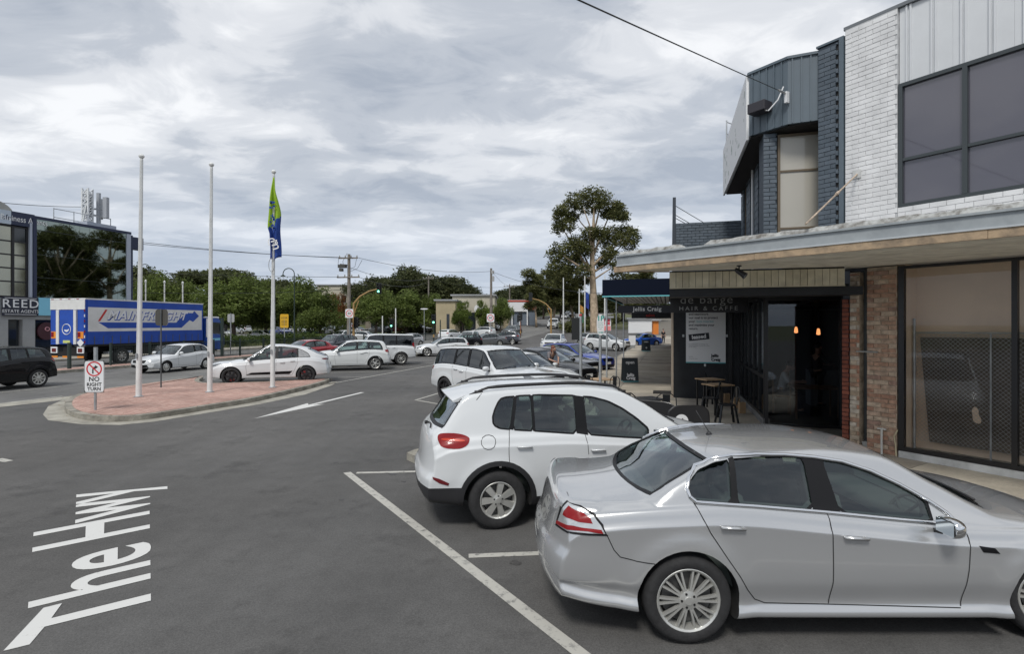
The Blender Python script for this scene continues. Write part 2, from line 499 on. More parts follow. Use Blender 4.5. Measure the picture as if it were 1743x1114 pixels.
def tmp_obj(vs, fs):
 me = bpy.data.meshes.new('t'); me.from_pydata(vs, [], fs)
 bm = bmesh.new(); bm.from_mesh(me); bmesh.ops.recalc_face_normals(bm, faces=bm.faces); bmesh.ops.triangulate(bm, faces=bm.faces); bm.to_mesh(me); bm.free()
 o = bpy.data.objects.new('t', me); COL.objects.link(o)
 return o
def boolean(o, cutters, solver='MANIFOLD'):
 for i, c in enumerate(cutters):
  m = o.modifiers.new('b%d' % i, 'BOOLEAN'); m.operation = 'DIFFERENCE'; m.object = c
  try: m.solver = solver
  except Exception: m.solver = 'EXACT'
 dg = bpy.context.evaluated_depsgraph_get()
 me = bpy.data.meshes.new_from_object(o.evaluated_get(dg))
 for c in cutters:
  cm = c.data; bpy.data.objects.remove(c); bpy.data.meshes.remove(cm)
 return me
def grow(poly, d):
 n = len(poly); A = sum(poly[i][0]*poly[(i+1)%n][1]-poly[(i+1)%n][0]*poly[i][1] for i in range(n))
 sg = 1 if A > 0 else -1; out = []
 for i in range(n):
  a, b, c = Vector(poly[i-1][:2]), Vector(poly[i][:2]), Vector(poly[(i+1)%n][:2])
  e1, e2 = (b-a), (c-b)
  if e1.length < 1e-9 or e2.length < 1e-9: out.append((b.x, b.y)); continue
  e1.normalize(); e2.normalize()
  n1, n2 = Vector((e1.y, -e1.x))*sg, Vector((e2.y, -e2.x))*sg
  m = n1+n2
  if m.length < 1e-6: m = n1
  m.normalize(); k = 1/max(0.4, m.dot(n1))
  q = b+m*d*k; out.append((q.x, q.y))
 return out
class Skin:
 """the smooth outer surface; features are laid on it"""
 def __init__(s, verts, faces):
  s.me = newmesh('skin', verts, faces, smooth=True)
  s.me.calc_loop_triangles()
  s.bvh = BVHTree.FromPolygons([v.co for v in s.me.vertices], [tuple(t.vertices) for t in s.me.loop_triangles])
  s.tris = [tuple(t.vertices) for t in s.me.loop_triangles]
  s.vn = [v.normal.copy() for v in s.me.vertices]; s.vc = [v.co.copy() for v in s.me.vertices]
 def normal(s, ti, p):
  a, b, c = s.tris[ti]; A, B, C = s.vc[a], s.vc[b], s.vc[c]
  v0, v1, v2 = B-A, C-A, p-A
  d00, d01, d11, d20, d21 = v0.dot(v0), v0.dot(v1), v1.dot(v1), v2.dot(v0), v2.dot(v1)
  de = d00*d11-d01*d01
  if abs(de) < 1e-14: return s.vn[a]
  v = (d11*d20-d01*d21)/de; w = (d00*d21-d01*d20)/de
  return (s.vn[a]*(1-v-w)+s.vn[b]*v+s.vn[c]*w).normalized()
def projf(kind, side=1):
 if kind == 'side': return (Vector((1,0,0)), Vector((0,0,1)), Vector((0,-side,0)))
 if kind == 'rear': return (Vector((0,1,0)), Vector((0,0,1)), Vector((1,0,0)))
 if kind == 'front': return (Vector((0,1,0)), Vector((0,0,1)), Vector((-1,0,0)))
 if kind == 'top': return (Vector((1,0,0)), Vector((0,1,0)), Vector((0,0,-1)))
 if kind.startswith('rc') or kind.startswith('fc'):   # corner projection at an angle, e.g. rc45: u runs along the horizontal perpendicular
  a = R(float(kind[2:])); sx = 1 if kind[0] == 'r' else -1
  d = Vector((math.cos(a)*sx, -math.sin(a)*side, 0))
  u = Vector((math.sin(a), math.cos(a)*side*sx, 0))   # moving forward/outward
  return (u, Vector((0,0,1)), d)
def patch(skin, poly, kind, side=1, off=0.003, thick=0.008, grid=0.05):
 """a thin shell that follows the skin, cut to a polygon seen along one direction -> verts, faces, normals"""
 U, Vv, D = projf(kind, side)
 bm = bmesh.new()
 vs = [bm.verts.new((p[0], p[1], 0)) for p in poly]
 try: f = bm.faces.new(vs)
 except Exception: bm.free(); return [], [], []
 xs = [p[0] for p in poly]; ys = [p[1] for p in poly]
 for lo, hi, ax in ((min(xs), max(xs), 0), (min(ys), max(ys), 1)):
  k = math.floor(lo/grid)+1
  while k*grid < hi:
   co = (k*grid, 0, 0) if ax == 0 else (0, k*grid, 0); no = (1,0,0) if ax == 0 else (0,1,0)
   bmesh.ops.bisect_plane(bm, geom=bm.verts[:]+bm.edges[:]+bm.faces[:], plane_co=co, plane_no=no, dist=1e-6)
   k += 1
 bmesh.ops.triangulate(bm, faces=[f for f in bm.faces if len(f.verts) > 4])
 bm.verts.ensure_lookup_table(); bm.verts.index_update()
 P3, N3 = [], []
 for v in bm.verts:
  o = U*v.co.x+Vv*v.co.y-D*6
  h = skin.bvh.ray_cast(o, D, 12)
  if h[0] is None: P3.append(None); N3.append(None); continue
  n = skin.normal(h[2], h[0])
  if n.dot(D) > -0.05: P3.append(None); N3.append(None); continue
  P3.append(h[0]+n*off); N3.append(n)
 verts, norms, idx = [], [], {}
 def vid(i):
  if i not in idx: idx[i] = len(verts); verts.append(P3[i]); norms.append(N3[i])
  return idx[i]
 faces = []; edges = {}
 for f in bm.faces:
  ids = [v.index for v in f.verts]
  if any(P3[i] is None for i in ids): continue
  nn = (P3[ids[1]]-P3[ids[0]]).cross(P3[ids[2]]-P3[ids[0]])
  if nn.dot(N3[ids[0]]) < 0: ids = ids[::-1]
  faces.append(tuple(vid(i) for i in ids))
  for a, b in zip(ids, ids[1:]+ids[:1]): edges[(a, b)] = 1
 bm.free()
 if thick > 0:
  bnd = [(a, b) for (a, b) in edges if (b, a) not in edges]
  low = {}
  for a, b in bnd:
   for i in (a, b):
    if i not in low:
     low[i] = len(verts); verts.append(P3[i]-N3[i]*thick); norms.append(None)
  for a, b in bnd: faces.append((vid(b), vid(a), low[a], low[b]))
 return verts, faces, norms
def strip_poly(pts, w, closed=False):
 """quads along a 2D polyline"""
 n = len(pts); out = []
 P2 = [Vector(p[:2]) for p in pts]
 def off(i):
  a = P2[i-1] if (i > 0 or closed) else P2[i]; c = P2[(i+1) % n] if (i < n-1 or closed) else P2[i]
  d = (c-a)
  if d.length < 1e-9: d = Vector((1,0))
  d.normalize(); return Vector((-d.y, d.x))*w/2
 for i in range(n if closed else n-1):
  j = (i+1) % n; oi, oj = off(i), off(j)
  out.append([P2[i]-oi, P2[j]-oj, P2[j]+oj, P2[i]+oi])
 return out
def resample(pts, step, closed=False):
 out = []; n = len(pts)
 for i in range(n if closed else n-1):
  a, b = Vector(pts[i][:2]), Vector(pts[(i+1) % n][:2]); k = max(1, int((b-a).length/step+0.5))
  for j in range(k): out.append(tuple(a+(b-a)*j/k))
 if not closed: out.append(tuple(pts[-1][:2]))
 return out
class Layer:
 def __init__(s): s.v, s.f, s.n, s.m = [], [], [], []
 def add(s, r, mi=0):
  v, f, n = r; b = len(s.v)
  s.v += v; s.f += [tuple(i+b for i in q) for q in f]; s.n += n; s.m += [mi]*len(f)
  return s
 def mesh(s, name, mats):
  me = newmesh(name, s.v, s.f, mats, s.m, True)
  if s.f:
   fn = [p.normal.copy() for p in me.polygons]
   ln = []
   for p in me.polygons:
    wall = any(s.n[i] is None for i in p.vertices)
    for i in p.vertices: ln.append(fn[p.index] if wall else s.n[i])
   me.normals_split_custom_set(ln)
  return me
def line_layer(skin, lines, w, off, kind='side', sides=(1,-1), closed=False, thick=0.0, step=0.06):
 L = Layer()
 for pts in lines:
  pp = resample(pts, step, closed)
  for sd in sides:
   for q in strip_poly(pp, w, closed):
    L.add(patch(skin, [tuple(a) for a in q], kind, sd, off, thick, 10))
 return L
WHEELS = {}
def wheel_mesh(r, w, style, rim_r, rimmat):
 key = (r, w, style, rim_r, rimmat.name)
 if key in WHEELS: return WHEELS[key]
 n = 40
 t = MB(); hw_ = w/2
 t.lathe([(rim_r-0.005, -hw_*0.9), (rim_r+0.012, -hw_*0.99), (rim_r+(r-rim_r)*0.5, -hw_*1.04), (r-0.022, -hw_*0.96), (r-0.004, -hw_*0.72), (r, -hw_*0.35), (r, hw_*0.35), (r-0.004, hw_*0.72), (r-0.022, hw_*0.96), (rim_r+(r-rim_r)*0.5, hw_*1.04), (rim_r+0.012, hw_*0.99), (rim_r-0.005, hw_*0.9)], n=n, axis='Y', cap=False)
 me_t = newmesh('tyre', t.v, t.f, [M_rubber], t.m, True); me_t.set_sharp_from_angle(angle=R(45))
 m = MB(); y0 = hw_*0.86
 # outer lip and barrel
 m.lathe([(rim_r+0.004, y0+0.004), (rim_r-0.006, y0+0.010), (rim_r-0.020, y0+0.002), (rim_r-0.032, y0-0.03), (rim_r-0.05, -hw_*0.7)], n=n, axis='Y', cap=False)
 m.lathe([(rim_r-0.04, y0-0.075), (0.03, y0-0.075)], n=n, axis='Y', mi=1)                 # backing dark
 m.lathe([(rim_r*0.78, y0-0.06), (rim_r*0.78, y0-0.068), (0.05, y0-0.066)], n=24, axis='Y', mi=2)  # disc
 sp = style[0]; ns = style[1]
 ro = rim_r-0.012; hub = 0.062
 def spoke(a, w0, w1, tw=0.0, y_in=0.0, y_out=0.0, r0=hub*0.7):
  vs = []
  for (rr, ww, yy, aa) in ((r0, w0, y0+0.004+y_in, a), ((r0+ro)*0.5, (w0+w1)*0.48, y0+0.002+(y_in+y_out)/2, a+tw/2), (ro, w1, y0-0.004+y_out, a+tw)):
   c, s_ = math.cos(aa), math.sin(aa)
   for sg in (-1, 1):
    for yy2 in (yy, yy-0.028):
     k = 1.0 if yy2 == yy else 1.25
     vs.append((rr*c - sg*ww*k/2*s_, yy2, rr*s_ + sg*ww*k/2*c))
  fs = []
  for q in (0, 4):
   fs += [(q, q+4, q+6, q+2), (q+1, q+3, q+7, q+5), (q, q+1, q+5, q+4), (q+2, q+6, q+7, q+3)]
  m.add(vs, fs)
 if sp == 'multi':       # pairs of slim spokes
  for k in range(ns):
   a = 2*math.pi*(k+0.5)/ns
   for d in (-1, 1): spoke(a+d*0.085, 0.016, 0.015, d*0.02)
 elif sp == 'broad':     # broad flat spokes
  for k in range(ns): spoke(2*math.pi*k/ns+math.pi/2, 0.052, 0.078)
 elif sp == 'vee':       # forked spokes
  for k in range(ns):
   a = 2*math.pi*k/ns+math.pi/2
   spoke(a-0.03, 0.030, 0.024, -0.20); spoke(a+0.03, 0.030, 0.024, 0.20)
 elif sp == 'five':
  for k in range(ns): spoke(2*math.pi*k/ns+math.pi/2, 0.06, 0.045)
 elif sp == 'cover':     # plain wheel cover
  m.lathe([(ro, y0-0.004), (ro*0.8, y0+0.014), (ro*0.45, y0+0.012), (0.06, y0+0.02)], n=n, axis='Y')
  for k in range(ns):
   a = 2*math.pi*k/ns
   m.box((ro*0.72*math.cos(a), y0+0.012, ro*0.72*math.sin(a)), (0.055, 0.006, 0.03), 1, M=Matrix.Rotation(-a, 3, 'Y'))
 m.lathe([(hub+0.016, y0-0.02), (hub+0.010, y0+0.004), (0.034, y0+0.012), (0.030, y0+0.018), (0.0005, y0+0.019)], n=20, axis='Y', cap=False)
 if sp != 'cover':
  for k in range(5):
   a = 2*math.pi*k/5+math.pi/2
   m.lathe([(0.010, y0-0.01), (0.010, y0+0.012), (0.001, y0+0.013)], c=(0.052*math.cos(a), 0, 0.052*math.sin(a)), n=6, axis='Y', mi=1)
 me_r = newmesh('rim', m.v, m.f, [rimmat, M_under, M_disc], m.m, True); me_r.set_sharp_from_angle(angle=R(30))
 WHEELS[key] = (me_t, me_r)
 return WHEELS[key]
def strut(nm, me, parent): return obj(nm, me, parent)
def auto_windows(B, sp):
 """side window polygons (x,z) from the spec"""
 out = []
 x0, x1 = sp['win']           # rear and front ends of the glass at the belt line
 def topz(x): return B.edge(x)[1]-sp.get('wtop', 0.045)
 def botz(x): return float(B.belt(x))+sp.get('wbot', 0.028)
 for (a0, a1, b0, b1) in sp['panes']:   # bottom rear, bottom front, top rear, top front (x)
  poly = []
  for x in np.linspace(a0, a1, 7): poly.append((x, botz(x)))
  # front edge: straight to (b1, topz) or following the pillar when b1 < a1
  xs = np.linspace(b1, b0, 9)
  if b1 < a1-0.12 and sp.get('follow', True):
   xx = np.linspace(a1-0.02, b1, 10)
   for x in xx:
    if topz(x) > botz(x)+0.02: poly.append((x, topz(x)))
  for x in xs: poly.append((x, topz(x)))
  if b0 > a0+0.10 and sp.get('follow_rear', True):
   xx = np.linspace(b0, a0, 8)[1:]
   for x in xx:
    z = min(topz(x), botz(x)+(topz(b0)-botz(a0))*((x-a0)/(b0-a0))**0.55)
    if z > botz(x)+0.02: poly.append((x, z))
  # drop near duplicates
  q = [poly[0]]
  for p in poly[1:]:
   if math.hypot(p[0]-q[-1][0], p[1]-q[-1][1]) > 0.012: q.append(p)
  if math.hypot(q[0][0]-q[-1][0], q[0][1]-q[-1][1]) < 0.012: q.pop()
  out.append(q)
 return out
def end_window(B, xa, xb, inset=0.065, trim=0.03):
 """windscreen or rear glass polygon in (y,z) between stations"""
 Lp = []
 for x in np.linspace(xa, xb, 8):
  ye, ze = B.edge(x); Lp.append((max(0.1, ye-inset), ze+0.02))
 right = Lp; left = [(-y, z) for y, z in Lp[::-1]]
 poly = right+left
 return chaikin([(p[0], p[1], True) if 2 <= i < len(Lp)-2 or len(Lp)+2 <= i < 2*len(Lp)-2 else p for i, p in enumerate(poly)], 1, 0.3)
def top_window(B, xa, xb, inset, sgn):
 """raked screen outlined from above (x,y); sgn=+1 windscreen, -1 rear glass"""
 if sgn > 0: x_up, x_lo = xa, xb
 else: x_up, x_lo = xb, xa
 pts = []
 n = 9
 yl = B.edge(x_lo)[0]-inset; yu = B.edge(x_up)[0]-inset
 for t in np.linspace(-1, 1, n): pts.append((x_lo+sgn*B.sp.get('ws_bow', .13)*(1-t*t), yl*t))
 for k in range(1, 6):
  x = x_lo+(x_up-x_lo)*k/6; pts.append((x, B.edge(x)[0]-inset))
 for t in np.linspace(1, -1, n): pts.append((x_up+sgn*.05*(1-t*t), yu*t))
 for k in range(5, 0, -1):
  x = x_lo+(x_up-x_lo)*k/6; pts.append((x, -(B.edge(x)[0]-inset)))
 return pts
def prism_z(poly, z0, z1):
 n = len(poly)
 vs = [(p[0], p[1], z0) for p in poly] + [(p[0], p[1], z1) for p in poly]
 return vs, [tuple(range(n)), tuple(range(n, 2*n))] + [(i, (i+1) % n, n+(i+1) % n, n+i) for i in range(n)]
CARS = {}
def car_matrix(sp, pos, heading, ref):
 hd = Vector((heading[0], heading[1], 0)).normalized(); left = Vector((-hd.y, hd.x, 0))
 tr = sp['track']/2+0.10
 lx = sp['wheels'][1] if ref[0] == 'f' else sp['wheels'][0]
 ly = tr if ref[-1] == 'L' else (-tr if ref[-1] == 'R' else 0)
 if ref == 'mid': lx, ly = sp['L']/2, 0
 base = Vector((pos[0], pos[1], pos[2] if len(pos) > 2 else 0)) - hd*lx - left*ly
 M = Matrix(((hd.x, left.x, 0, base.x), (hd.y, left.y, 0, base.y), (0, 0, 1, base.z), (0, 0, 0, 1)))
 return M, base, hd
def resolve_px(sp, skin):
 """outlines measured on the photograph are carried to the car's real surface by casting sight lines"""
 M, _, _ = car_matrix(sp, *sp['pose']); Mi = M.inverted(); eye = Mi @ Vector((0, 0, H))
 def hit(p):
  d = (Mi @ Vector(((p[0]-CX)/F*5, 5, H-(p[1]-HY)/F*5)) - eye).normalized()
  h = skin.bvh.ray_cast(eye, d, 40)
  return h[0]
 def conv(pts, kind, side):
  U, V, D = projf(kind, side); out = []
  for p in pts:
   h = hit(p)
   if h is None: print('PX MISS', p); continue
   q = (h.dot(U), h.dot(V)); out.append(q + ((True,) if len(p) > 2 else ()))
  return out
 px = sp['px']; side = sp.get('pxside', -1)
 if 'outline' in px:
  ol = conv(px['outline'], 'side', side); wins = []
  for lo, hi in px['cuts']:
   poly = [p[:2] for p in ol]
   for ln_, keep in ((lo, 1), (hi, -1)):
    if ln_ is None: continue
    a, b = conv(ln_, 'side', side)
    n_ = (b[1]-a[1], -(b[0]-a[0])); n_ = n_ if n_[0] > 0 else (-n_[0], -n_[1])
    poly = clip_poly(poly, a, (n_[0]*keep, n_[1]*keep))
   wins.append(chaikin(poly, 1, 0.12))
  sp['wins'] = wins; sp['win_outline'] = [p[:2] for p in ol]
  if px.get('chrome'): sp['chrome_win'] = [ [tuple(p) for p in resample(grow([p[:2] for p in ol], px['chrome']), 0.08, True)] ]; sp['chrome_win'][0].append(sp['chrome_win'][0][0])
  # black between the panes
  sp['pillar'] = [grow([p[:2] for p in ol], -0.004)]
 if 'seams' in px: sp['seams'] = sp.get('seams', []) + [[p[:2] for p in conv(l, 'side', side)] for l in px['seams']]
 for (nm, kind, poly, mt, n_) in px.get('patches', ()):
  q = conv(poly, kind, side)
  if n_: q = chaikin(q, n_, 0.25)
  else: q = [p[:2] for p in q]
  sp.setdefault('patches', []).append((nm, kind, q, mt, True))
 if 'handles' in px: sp['handles'] = [p[:2] for p in conv(px['handles'], 'side', side)]
def clip_poly(poly, a, n):
 out = []; d = [(p[0]-a[0])*n[0]+(p[1]-a[1])*n[1] for p in poly]
 for i in range(len(poly)):
  j = (i+1) % len(poly)
  if d[i] >= 0: out.append(poly[i])
  if d[i]*d[j] < 0:
   t = d[i]/(d[i]-d[j]); out.append((poly[i][0]+(poly[j][0]-poly[i][0])*t, poly[i][1]+(poly[j][1]-poly[i][1])*t))
 return out
def pillar_polys(wins):
 out = []
 for a, b in zip(wins, wins[1:]):
  def side(poly, front):
   xe = max(p[0] for p in poly) if front else min(p[0] for p in poly)
   zs = [p[1] for p in poly if abs(p[0]-xe) < 0.16]; lo, hi = min(zs), max(zs); r = []
   for z in np.linspace(lo+0.002, hi-0.002, 5):
    xs = []
    for i in range(len(poly)):
     p, q = poly[i], poly[(i+1) % len(poly)]
     if (p[1]-z)*(q[1]-z) <= 0 and abs(p[1]-q[1]) > 1e-9: xs.append(p[0]+(q[0]-p[0])*(z-p[1])/(q[1]-p[1]))
    if xs: r.append((max(xs) if front else min(xs), z))
   return r
  l, r_ = side(a, True), side(b, False)
  if not l or not r_: continue
  if r_[0][0]-l[0][0] > 0.42: continue
  def fit(e, dx):
   # straight edge through the middle of the run, carried past both ends
   (xa, za), (xb, zb_) = e[1], e[3]; k = (xb-xa)/(zb_-za)
   return [(xa+(z-za)*k+dx, z) for z in (e[0][1]-.010, e[4][1]+.008)]
  if len(l) < 5 or len(r_) < 5: continue
  l, r_ = fit(l, -.006), fit(r_, .006)
  out.append(l + r_[::-1])
 return out
def car_proto(sp):
 """all the meshes of one kind of car, in car space: x from rear to front, y to its left"""
 B = Body(sp); vs, fs = B.outer(); skin = Skin(vs, fs)
 if 'px' in sp: resolve_px(sp, skin)
 o = tmp_obj(vs, fs)
 cut = [tmp_obj(*B.cavity())]
 wins = sp.get('wins') or auto_windows(B, sp)
 for w in wins:
  for sd in (1, -1): cut.append(tmp_obj(*prism_y(w, sd*0.34, sd*1.3)))
 wsx = sp['ws']; rwx = sp['rw']
 ws = top_window(B, wsx[0], wsx[1], sp.get('ws_in', 0.06), 1); ws_k = 'top'
 rw_k = 'top' if sp.get('rw_top') else 'rear'
 rw = top_window(B, rwx[0], rwx[1], sp.get('rw_in', 0.08), -1) if rw_k == 'top' else end_window(B, rwx[0], rwx[1], sp.get('rw_in', 0.08))
 cut.append(tmp_obj(*prism_z(ws, float(B.belt(wsx[1]))-0.02, 3)))
 if rw_k == 'top': cut.append(tmp_obj(*prism_z(rw, float(B.belt(rwx[0]))-0.04, 3)))
 else: cut.append(tmp_obj(*prism_x(rw, -0.6, rwx[1]+0.25)))
 ra = sp['wr']+sp.get('gap', 0.055)
 for wx in sp['wheels']:
  for sd in (1, -1):
   circ = [(wx+ra*math.cos(a), sp['wr']+ra*math.sin(a)) for a in np.linspace(0, 2*math.pi, 40, endpoint=False)]
   cut.append(tmp_obj(*prism_y(circ, sd*(0.56), sd*1.4)))
 me = boolean(o, cut)
 om = o.data; bpy.data.objects.remove(o); bpy.data.meshes.remove(om)
 # two-tone split
 bm = bmesh.new(); bm.from_mesh(me)
 for zc_ in sp.get('splits', ()):
  bmesh.ops.bisect_plane(bm, geom=bm.verts[:]+bm.edges[:]+bm.faces[:], plane_co=(0,0,zc_), plane_no=(0,0,1), dist=1e-5)
 bmesh.ops.triangulate(bm, faces=[f for f in bm.faces if len(f.verts) > 4])
 bm.to_mesh(me); bm.free()
 me.materials.clear()
 for m in (M_white, M_inter, M_carlow, M_under): me.materials.append(m)
 mi = []; ln = []
 clad = sp.get('clad')
 for p in me.polygons:
  c = p.center; h = skin.bvh.find_nearest(c)
  onskin = h[0] is not None and h[3] < 0.004 and h[1].dot(p.normal) > 0.5
  if onskin:
   m = 0
   if c.z < float(B.zb(c.x))+0.02 and abs(p.normal.z) > 0.6: m = 3
   elif clad and clad(c): m = 2
   for vi in p.vertices:
    co = me.vertices[vi].co; q = skin.bvh.find_nearest(co)
    n = skin.normal(q[2], q[0]) if q[0] is not None else p.normal
    ln.append(n if n.dot(p.normal) > 0.3 else p.normal)
  else:
   inarch = any(math.hypot(c.x-wx, c.z-sp['wr']) < ra+0.02 for wx in sp['wheels']) and c.z < sp['wr']+ra+0.01
   m = 3 if inarch else 1
   # window reveal: dark rubber
   for vi in p.vertices: ln.append(p.normal)
  mi.append(m)
 me.polygons.foreach_set('material_index', mi); me.polygons.foreach_set('use_smooth', [True]*len(mi))
 me.normals_split_custom_set(ln)
 parts = {'body': me, 'B': B, 'skin': skin, 'wins': wins, 'ws': ws, 'rw': rw}
 # glass
 def pane(polys, kind, sides):
  L = Layer()
  for poly in polys:
   for sd in sides: L.add(patch(skin, grow(poly, 0.012), kind, sd, -0.007, 0.0, 0.09))
  return L
 items = []       # (name, mesh, parentname)
 dark_from = sp.get('dark_rear', 99)
 for i, w in enumerate(wins):
  for sd in (1, -1):
   L = pane([w], 'side', (sd,)); items.append(('side_window', L.mesh('side_window', [M_glass_dark if i < dark_from and 'dark_rear' in sp else M_glass_car])))
 Lw = Layer(); Lw.add(patch(skin, grow(ws, 0.012), ws_k, 1, -0.007, 0, 0.09)); items.append(('windscreen', Lw.mesh('windscreen', [M_glass_car])))
 Lw = Layer(); Lw.add(patch(skin, grow(rw, 0.012), rw_k, 1, -0.007, 0, 0.09)); items.append(('rear_window', Lw.mesh('rear_window', [M_glass_dark if 'dark_rear' in sp else M_glass_car])))
 # rubber round the glass, black border of the screens
 for w in wins:
  for sd in (1, -1): items.append(('window_trim', line_layer(skin, [grow(w, 0.007)], 0.022, 0.0015, sides=(sd,), closed=True).mesh('window_trim', [M_trim])))
 for pl, kd in ((ws, ws_k), (rw, rw_k)):
  Lt = Layer(); pp = resample(grow(pl, -0.002), 0.12, True)
  for q in strip_poly(pp, 0.035, True): Lt.add(patch(skin, [tuple(a) for a in q], kd, 1, 0.001, 0, 10))
  items.append(('screen_border', Lt.mesh('screen_border', [M_trim])))
 pil = sp.get('pillar_strips') or pillar_polys(wins)
 if pil:
  for poly in pil:
   for sd in (1, -1):
    Lp = Layer(); Lp.add(patch(skin, poly, 'side', sd, 0.0035, 0.003, 0.05))
    items.append(('pillar_cover', Lp.mesh('pillar_cover', [sp.get('pillar_mat', M_trim)])))
 if sp.get('chrome_win'):
  ln_ = sp['chrome_win'] if isinstance(sp['chrome_win'], list) else None
  for sd in (1, -1):
   m = MB(); pts = []
   for p in resample(ln_[0], 0.05):
    h = skin.bvh.ray_cast(Vector((p[0], sd*4, p[1])), Vector((0, -sd, 0)), 8)
    if h[0] is not None and h[1].y*sd > 0.05: pts.append(h[0]+h[1]*0.006)
   m.tube(pts, 0.016, 6, cap=False)
   items.append(('chrome_trim', newmesh('chrome_trim', m.v, m.f, [M_chrome], m.m, True)))
 if sp.get('seams'):
  for ln0 in sp['seams']:
   for sd in (1, -1): items.append(('shut_line', line_layer(skin, [ln0], 0.007, 0.0022, sides=(sd,), step=.03).mesh('shut_line', [M_seam])))
 for (nm, kind, poly, mt, both) in sp.get('patches', ()):
  for sd in ((1, -1) if both else (1,)):
   pc = sp['patches'][:[q_[2] is poly for q_ in sp['patches']].index(True)]
   nb = sum(1 for q_ in pc if q_[0].replace('_frame', '') == nm.replace('_frame', '')) if nm in ('tail_lamp', 'tail_lamp_frame') else 0
   L = Layer(); L.add(patch(skin, poly, kind, sd, 0.006+0.003*nb, 0.014, 0.04))
   if L.f: items.append((nm.replace('_frame', ''), L.mesh(nm, [mt])))
 if sp.get('arch'):
  for wx in sp['wheels']:
   for sd in (1, -1):
    L = Layer(); r0, r1 = ra-0.003, ra+sp['arch']
    angs = np.linspace(R(-8), R(188), 22)
    for a, b in zip(angs, angs[1:]):
     q = [(wx+r0*math.cos(a), sp['wr']+r0*math.sin(a)), (wx+r1*math.cos(a), sp['wr']+r1*math.sin(a)), (wx+r1*math.cos(b), sp['wr']+r1*math.sin(b)), (wx+r0*math.cos(b), sp['wr']+r0*math.sin(b))]
     L.add(patch(skin, q, 'side', sd, 0.010, 0.02, 10))
    items.append(('arch_trim', L.mesh('arch_trim', [M_carlow])))
 # handles
 def surf_y(x, z, sd):
  h = skin.bvh.ray_cast(Vector((x, sd*4, z)), Vector((0, -sd, 0)), 8)
  return h[0].y if h[0] is not None else sd*0.85
 for (x, z) in sp.get('handles', ()):
  for sd in (1, -1):
   y = surf_y(x, z, sd); m = MB()
   m.box((0, sd*0.028, 0), (0.185, 0.016, 0.026)); m.box((-0.082, sd*0.012, 0), (0.022, 0.03, 0.022)); m.box((0.08, sd*0.012, 0), (0.024, 0.03, 0.022))
   h = newmesh('door_handle', m.v, m.f, [M_white])
   bm = bmesh.new(); bm.from_mesh(h); bmesh.ops.bevel(bm, geom=bm.edges[:], offset=0.005, segments=2, affect='EDGES'); bm.to_mesh(h); bm.free()
   h.polygons.foreach_set('use_smooth', [True]*len(h.polygons)); h.transform(Matrix.Translation((x, y, z)) @ Matrix.Rotation(R(sp.get('htilt', 2)), 4, 'Y'))
   items.append(('door_handle', h, 'paint'))
   L = Layer(); c = [(x+0.052*math.cos(a), z+0.036*math.sin(a)) for a in np.linspace(0, 2*math.pi, 18, endpoint=False)]
   L.add(patch(skin, c, 'side', sd, 0.0012, 0, 0.03)); items.append(('handle_recess', L.mesh('handle_recess', [M_white]), 'paint'))
 # mirrors
 if 'mirror' in sp:
  mx_, mz = sp['mirror']
  for sd in (1, -1):
   y = surf_y(mx_, mz-0.06, sd)
   bm = bmesh.new(); bmesh.ops.create_icosphere(bm, subdivisions=3, radius=1.0)
   for v in bm.verts:
    x_, y_, z_ = v.co
    x_ = x_ if x_ > -0.35 else -0.35-(0.0)
    v.co = Vector((x_*0.085, math.copysign(abs(y_)**0.75, y_)*0.105, math.copysign(abs(z_)**0.75, z_)*0.072))
   h = bpy.data.meshes.new('door_mirror'); bm.to_mesh(h); bm.free()
   h.polygons.foreach_set('use_smooth', [True]*len(h.polygons)); h.set_sharp_from_angle(angle=R(40))
   h.materials.append(M_white); h.transform(Matrix.Translation((mx_, y+sd*0.13, mz+0.02)))
   items.append(('door_mirror', h, 'paint'))
   m = MB(); m.box((mx_-0.037, y+sd*0.13, mz+0.02), (0.004, 0.17, 0.10)); g_ = newmesh('mirror_glass', m.v, m.f, [M_mirrorg]); items.append(('mirror_glass', g_))
   m = MB(); m.bar((mx_+0.02, y-sd*0.02, mz-0.055), (mx_, y+sd*0.10, mz-0.03), 0.07, 0.03); items.append(('mirror_arm', newmesh('mirror_arm', m.v, m.f, [M_trim])))
 # roof rails
 if 'rails' in sp:
  xa, xb = sp['rails']
  for sd in (1, -1):
   m = MB(); pts = []; N_ = 18
   for i in range(N_+1):
    x = xa+(xb-xa)*i/N_; ye, ze = B.edge(x); y = sd*(ye-0.05)
    h = skin.bvh.ray_cast(Vector((x, y, 4)), Vector((0,0,-1)), 8); z = h[0].z if h[0] else ze
    t = i/N_; lift = 0.05*min(1, min(t, 1-t)*9)
    pts.append((x, y, z+lift-0.004))
   m.tube(pts, [0.008+0.013*min(1, min(i, N_-i)/3) for i in range(N_+1)], 8)
   for t in (0.03, 0.97) if not sp.get('rail_mid') else (0.03, .35, .65, 0.97):
    i = int(t*N_+0.5); p = pts[i]; m.box((p[0], p[1], p[2]-0.015), (0.10, 0.022, 0.04))
   items.append(('roof_rail', newmesh('roof_rail', m.v, m.f, [M_carlow], m.m, True)))
 # interior
 sx = sp['seats']; zs = sp.get('seatz', 0.30)
 m = MB()
 Mx = Matrix.Rotation(R(-14), 3, 'Y')
 m.box((0.22, 0, 0.20), (0.50, 0.48, 0.14)); m.box((-0.06, 0, 0.52), (0.14, 0.46, 0.58), M=Mx); m.box((-0.15, 0, 0.85), (0.09, 0.26, 0.19), M=Mx)
 items.append(('seats', None, m))
 st = MB(); xw = sx[-1]+0.62; yw = -0.36 # right-hand drive
 Mw = Matrix.Rotation(R(-65), 3, 'Y')
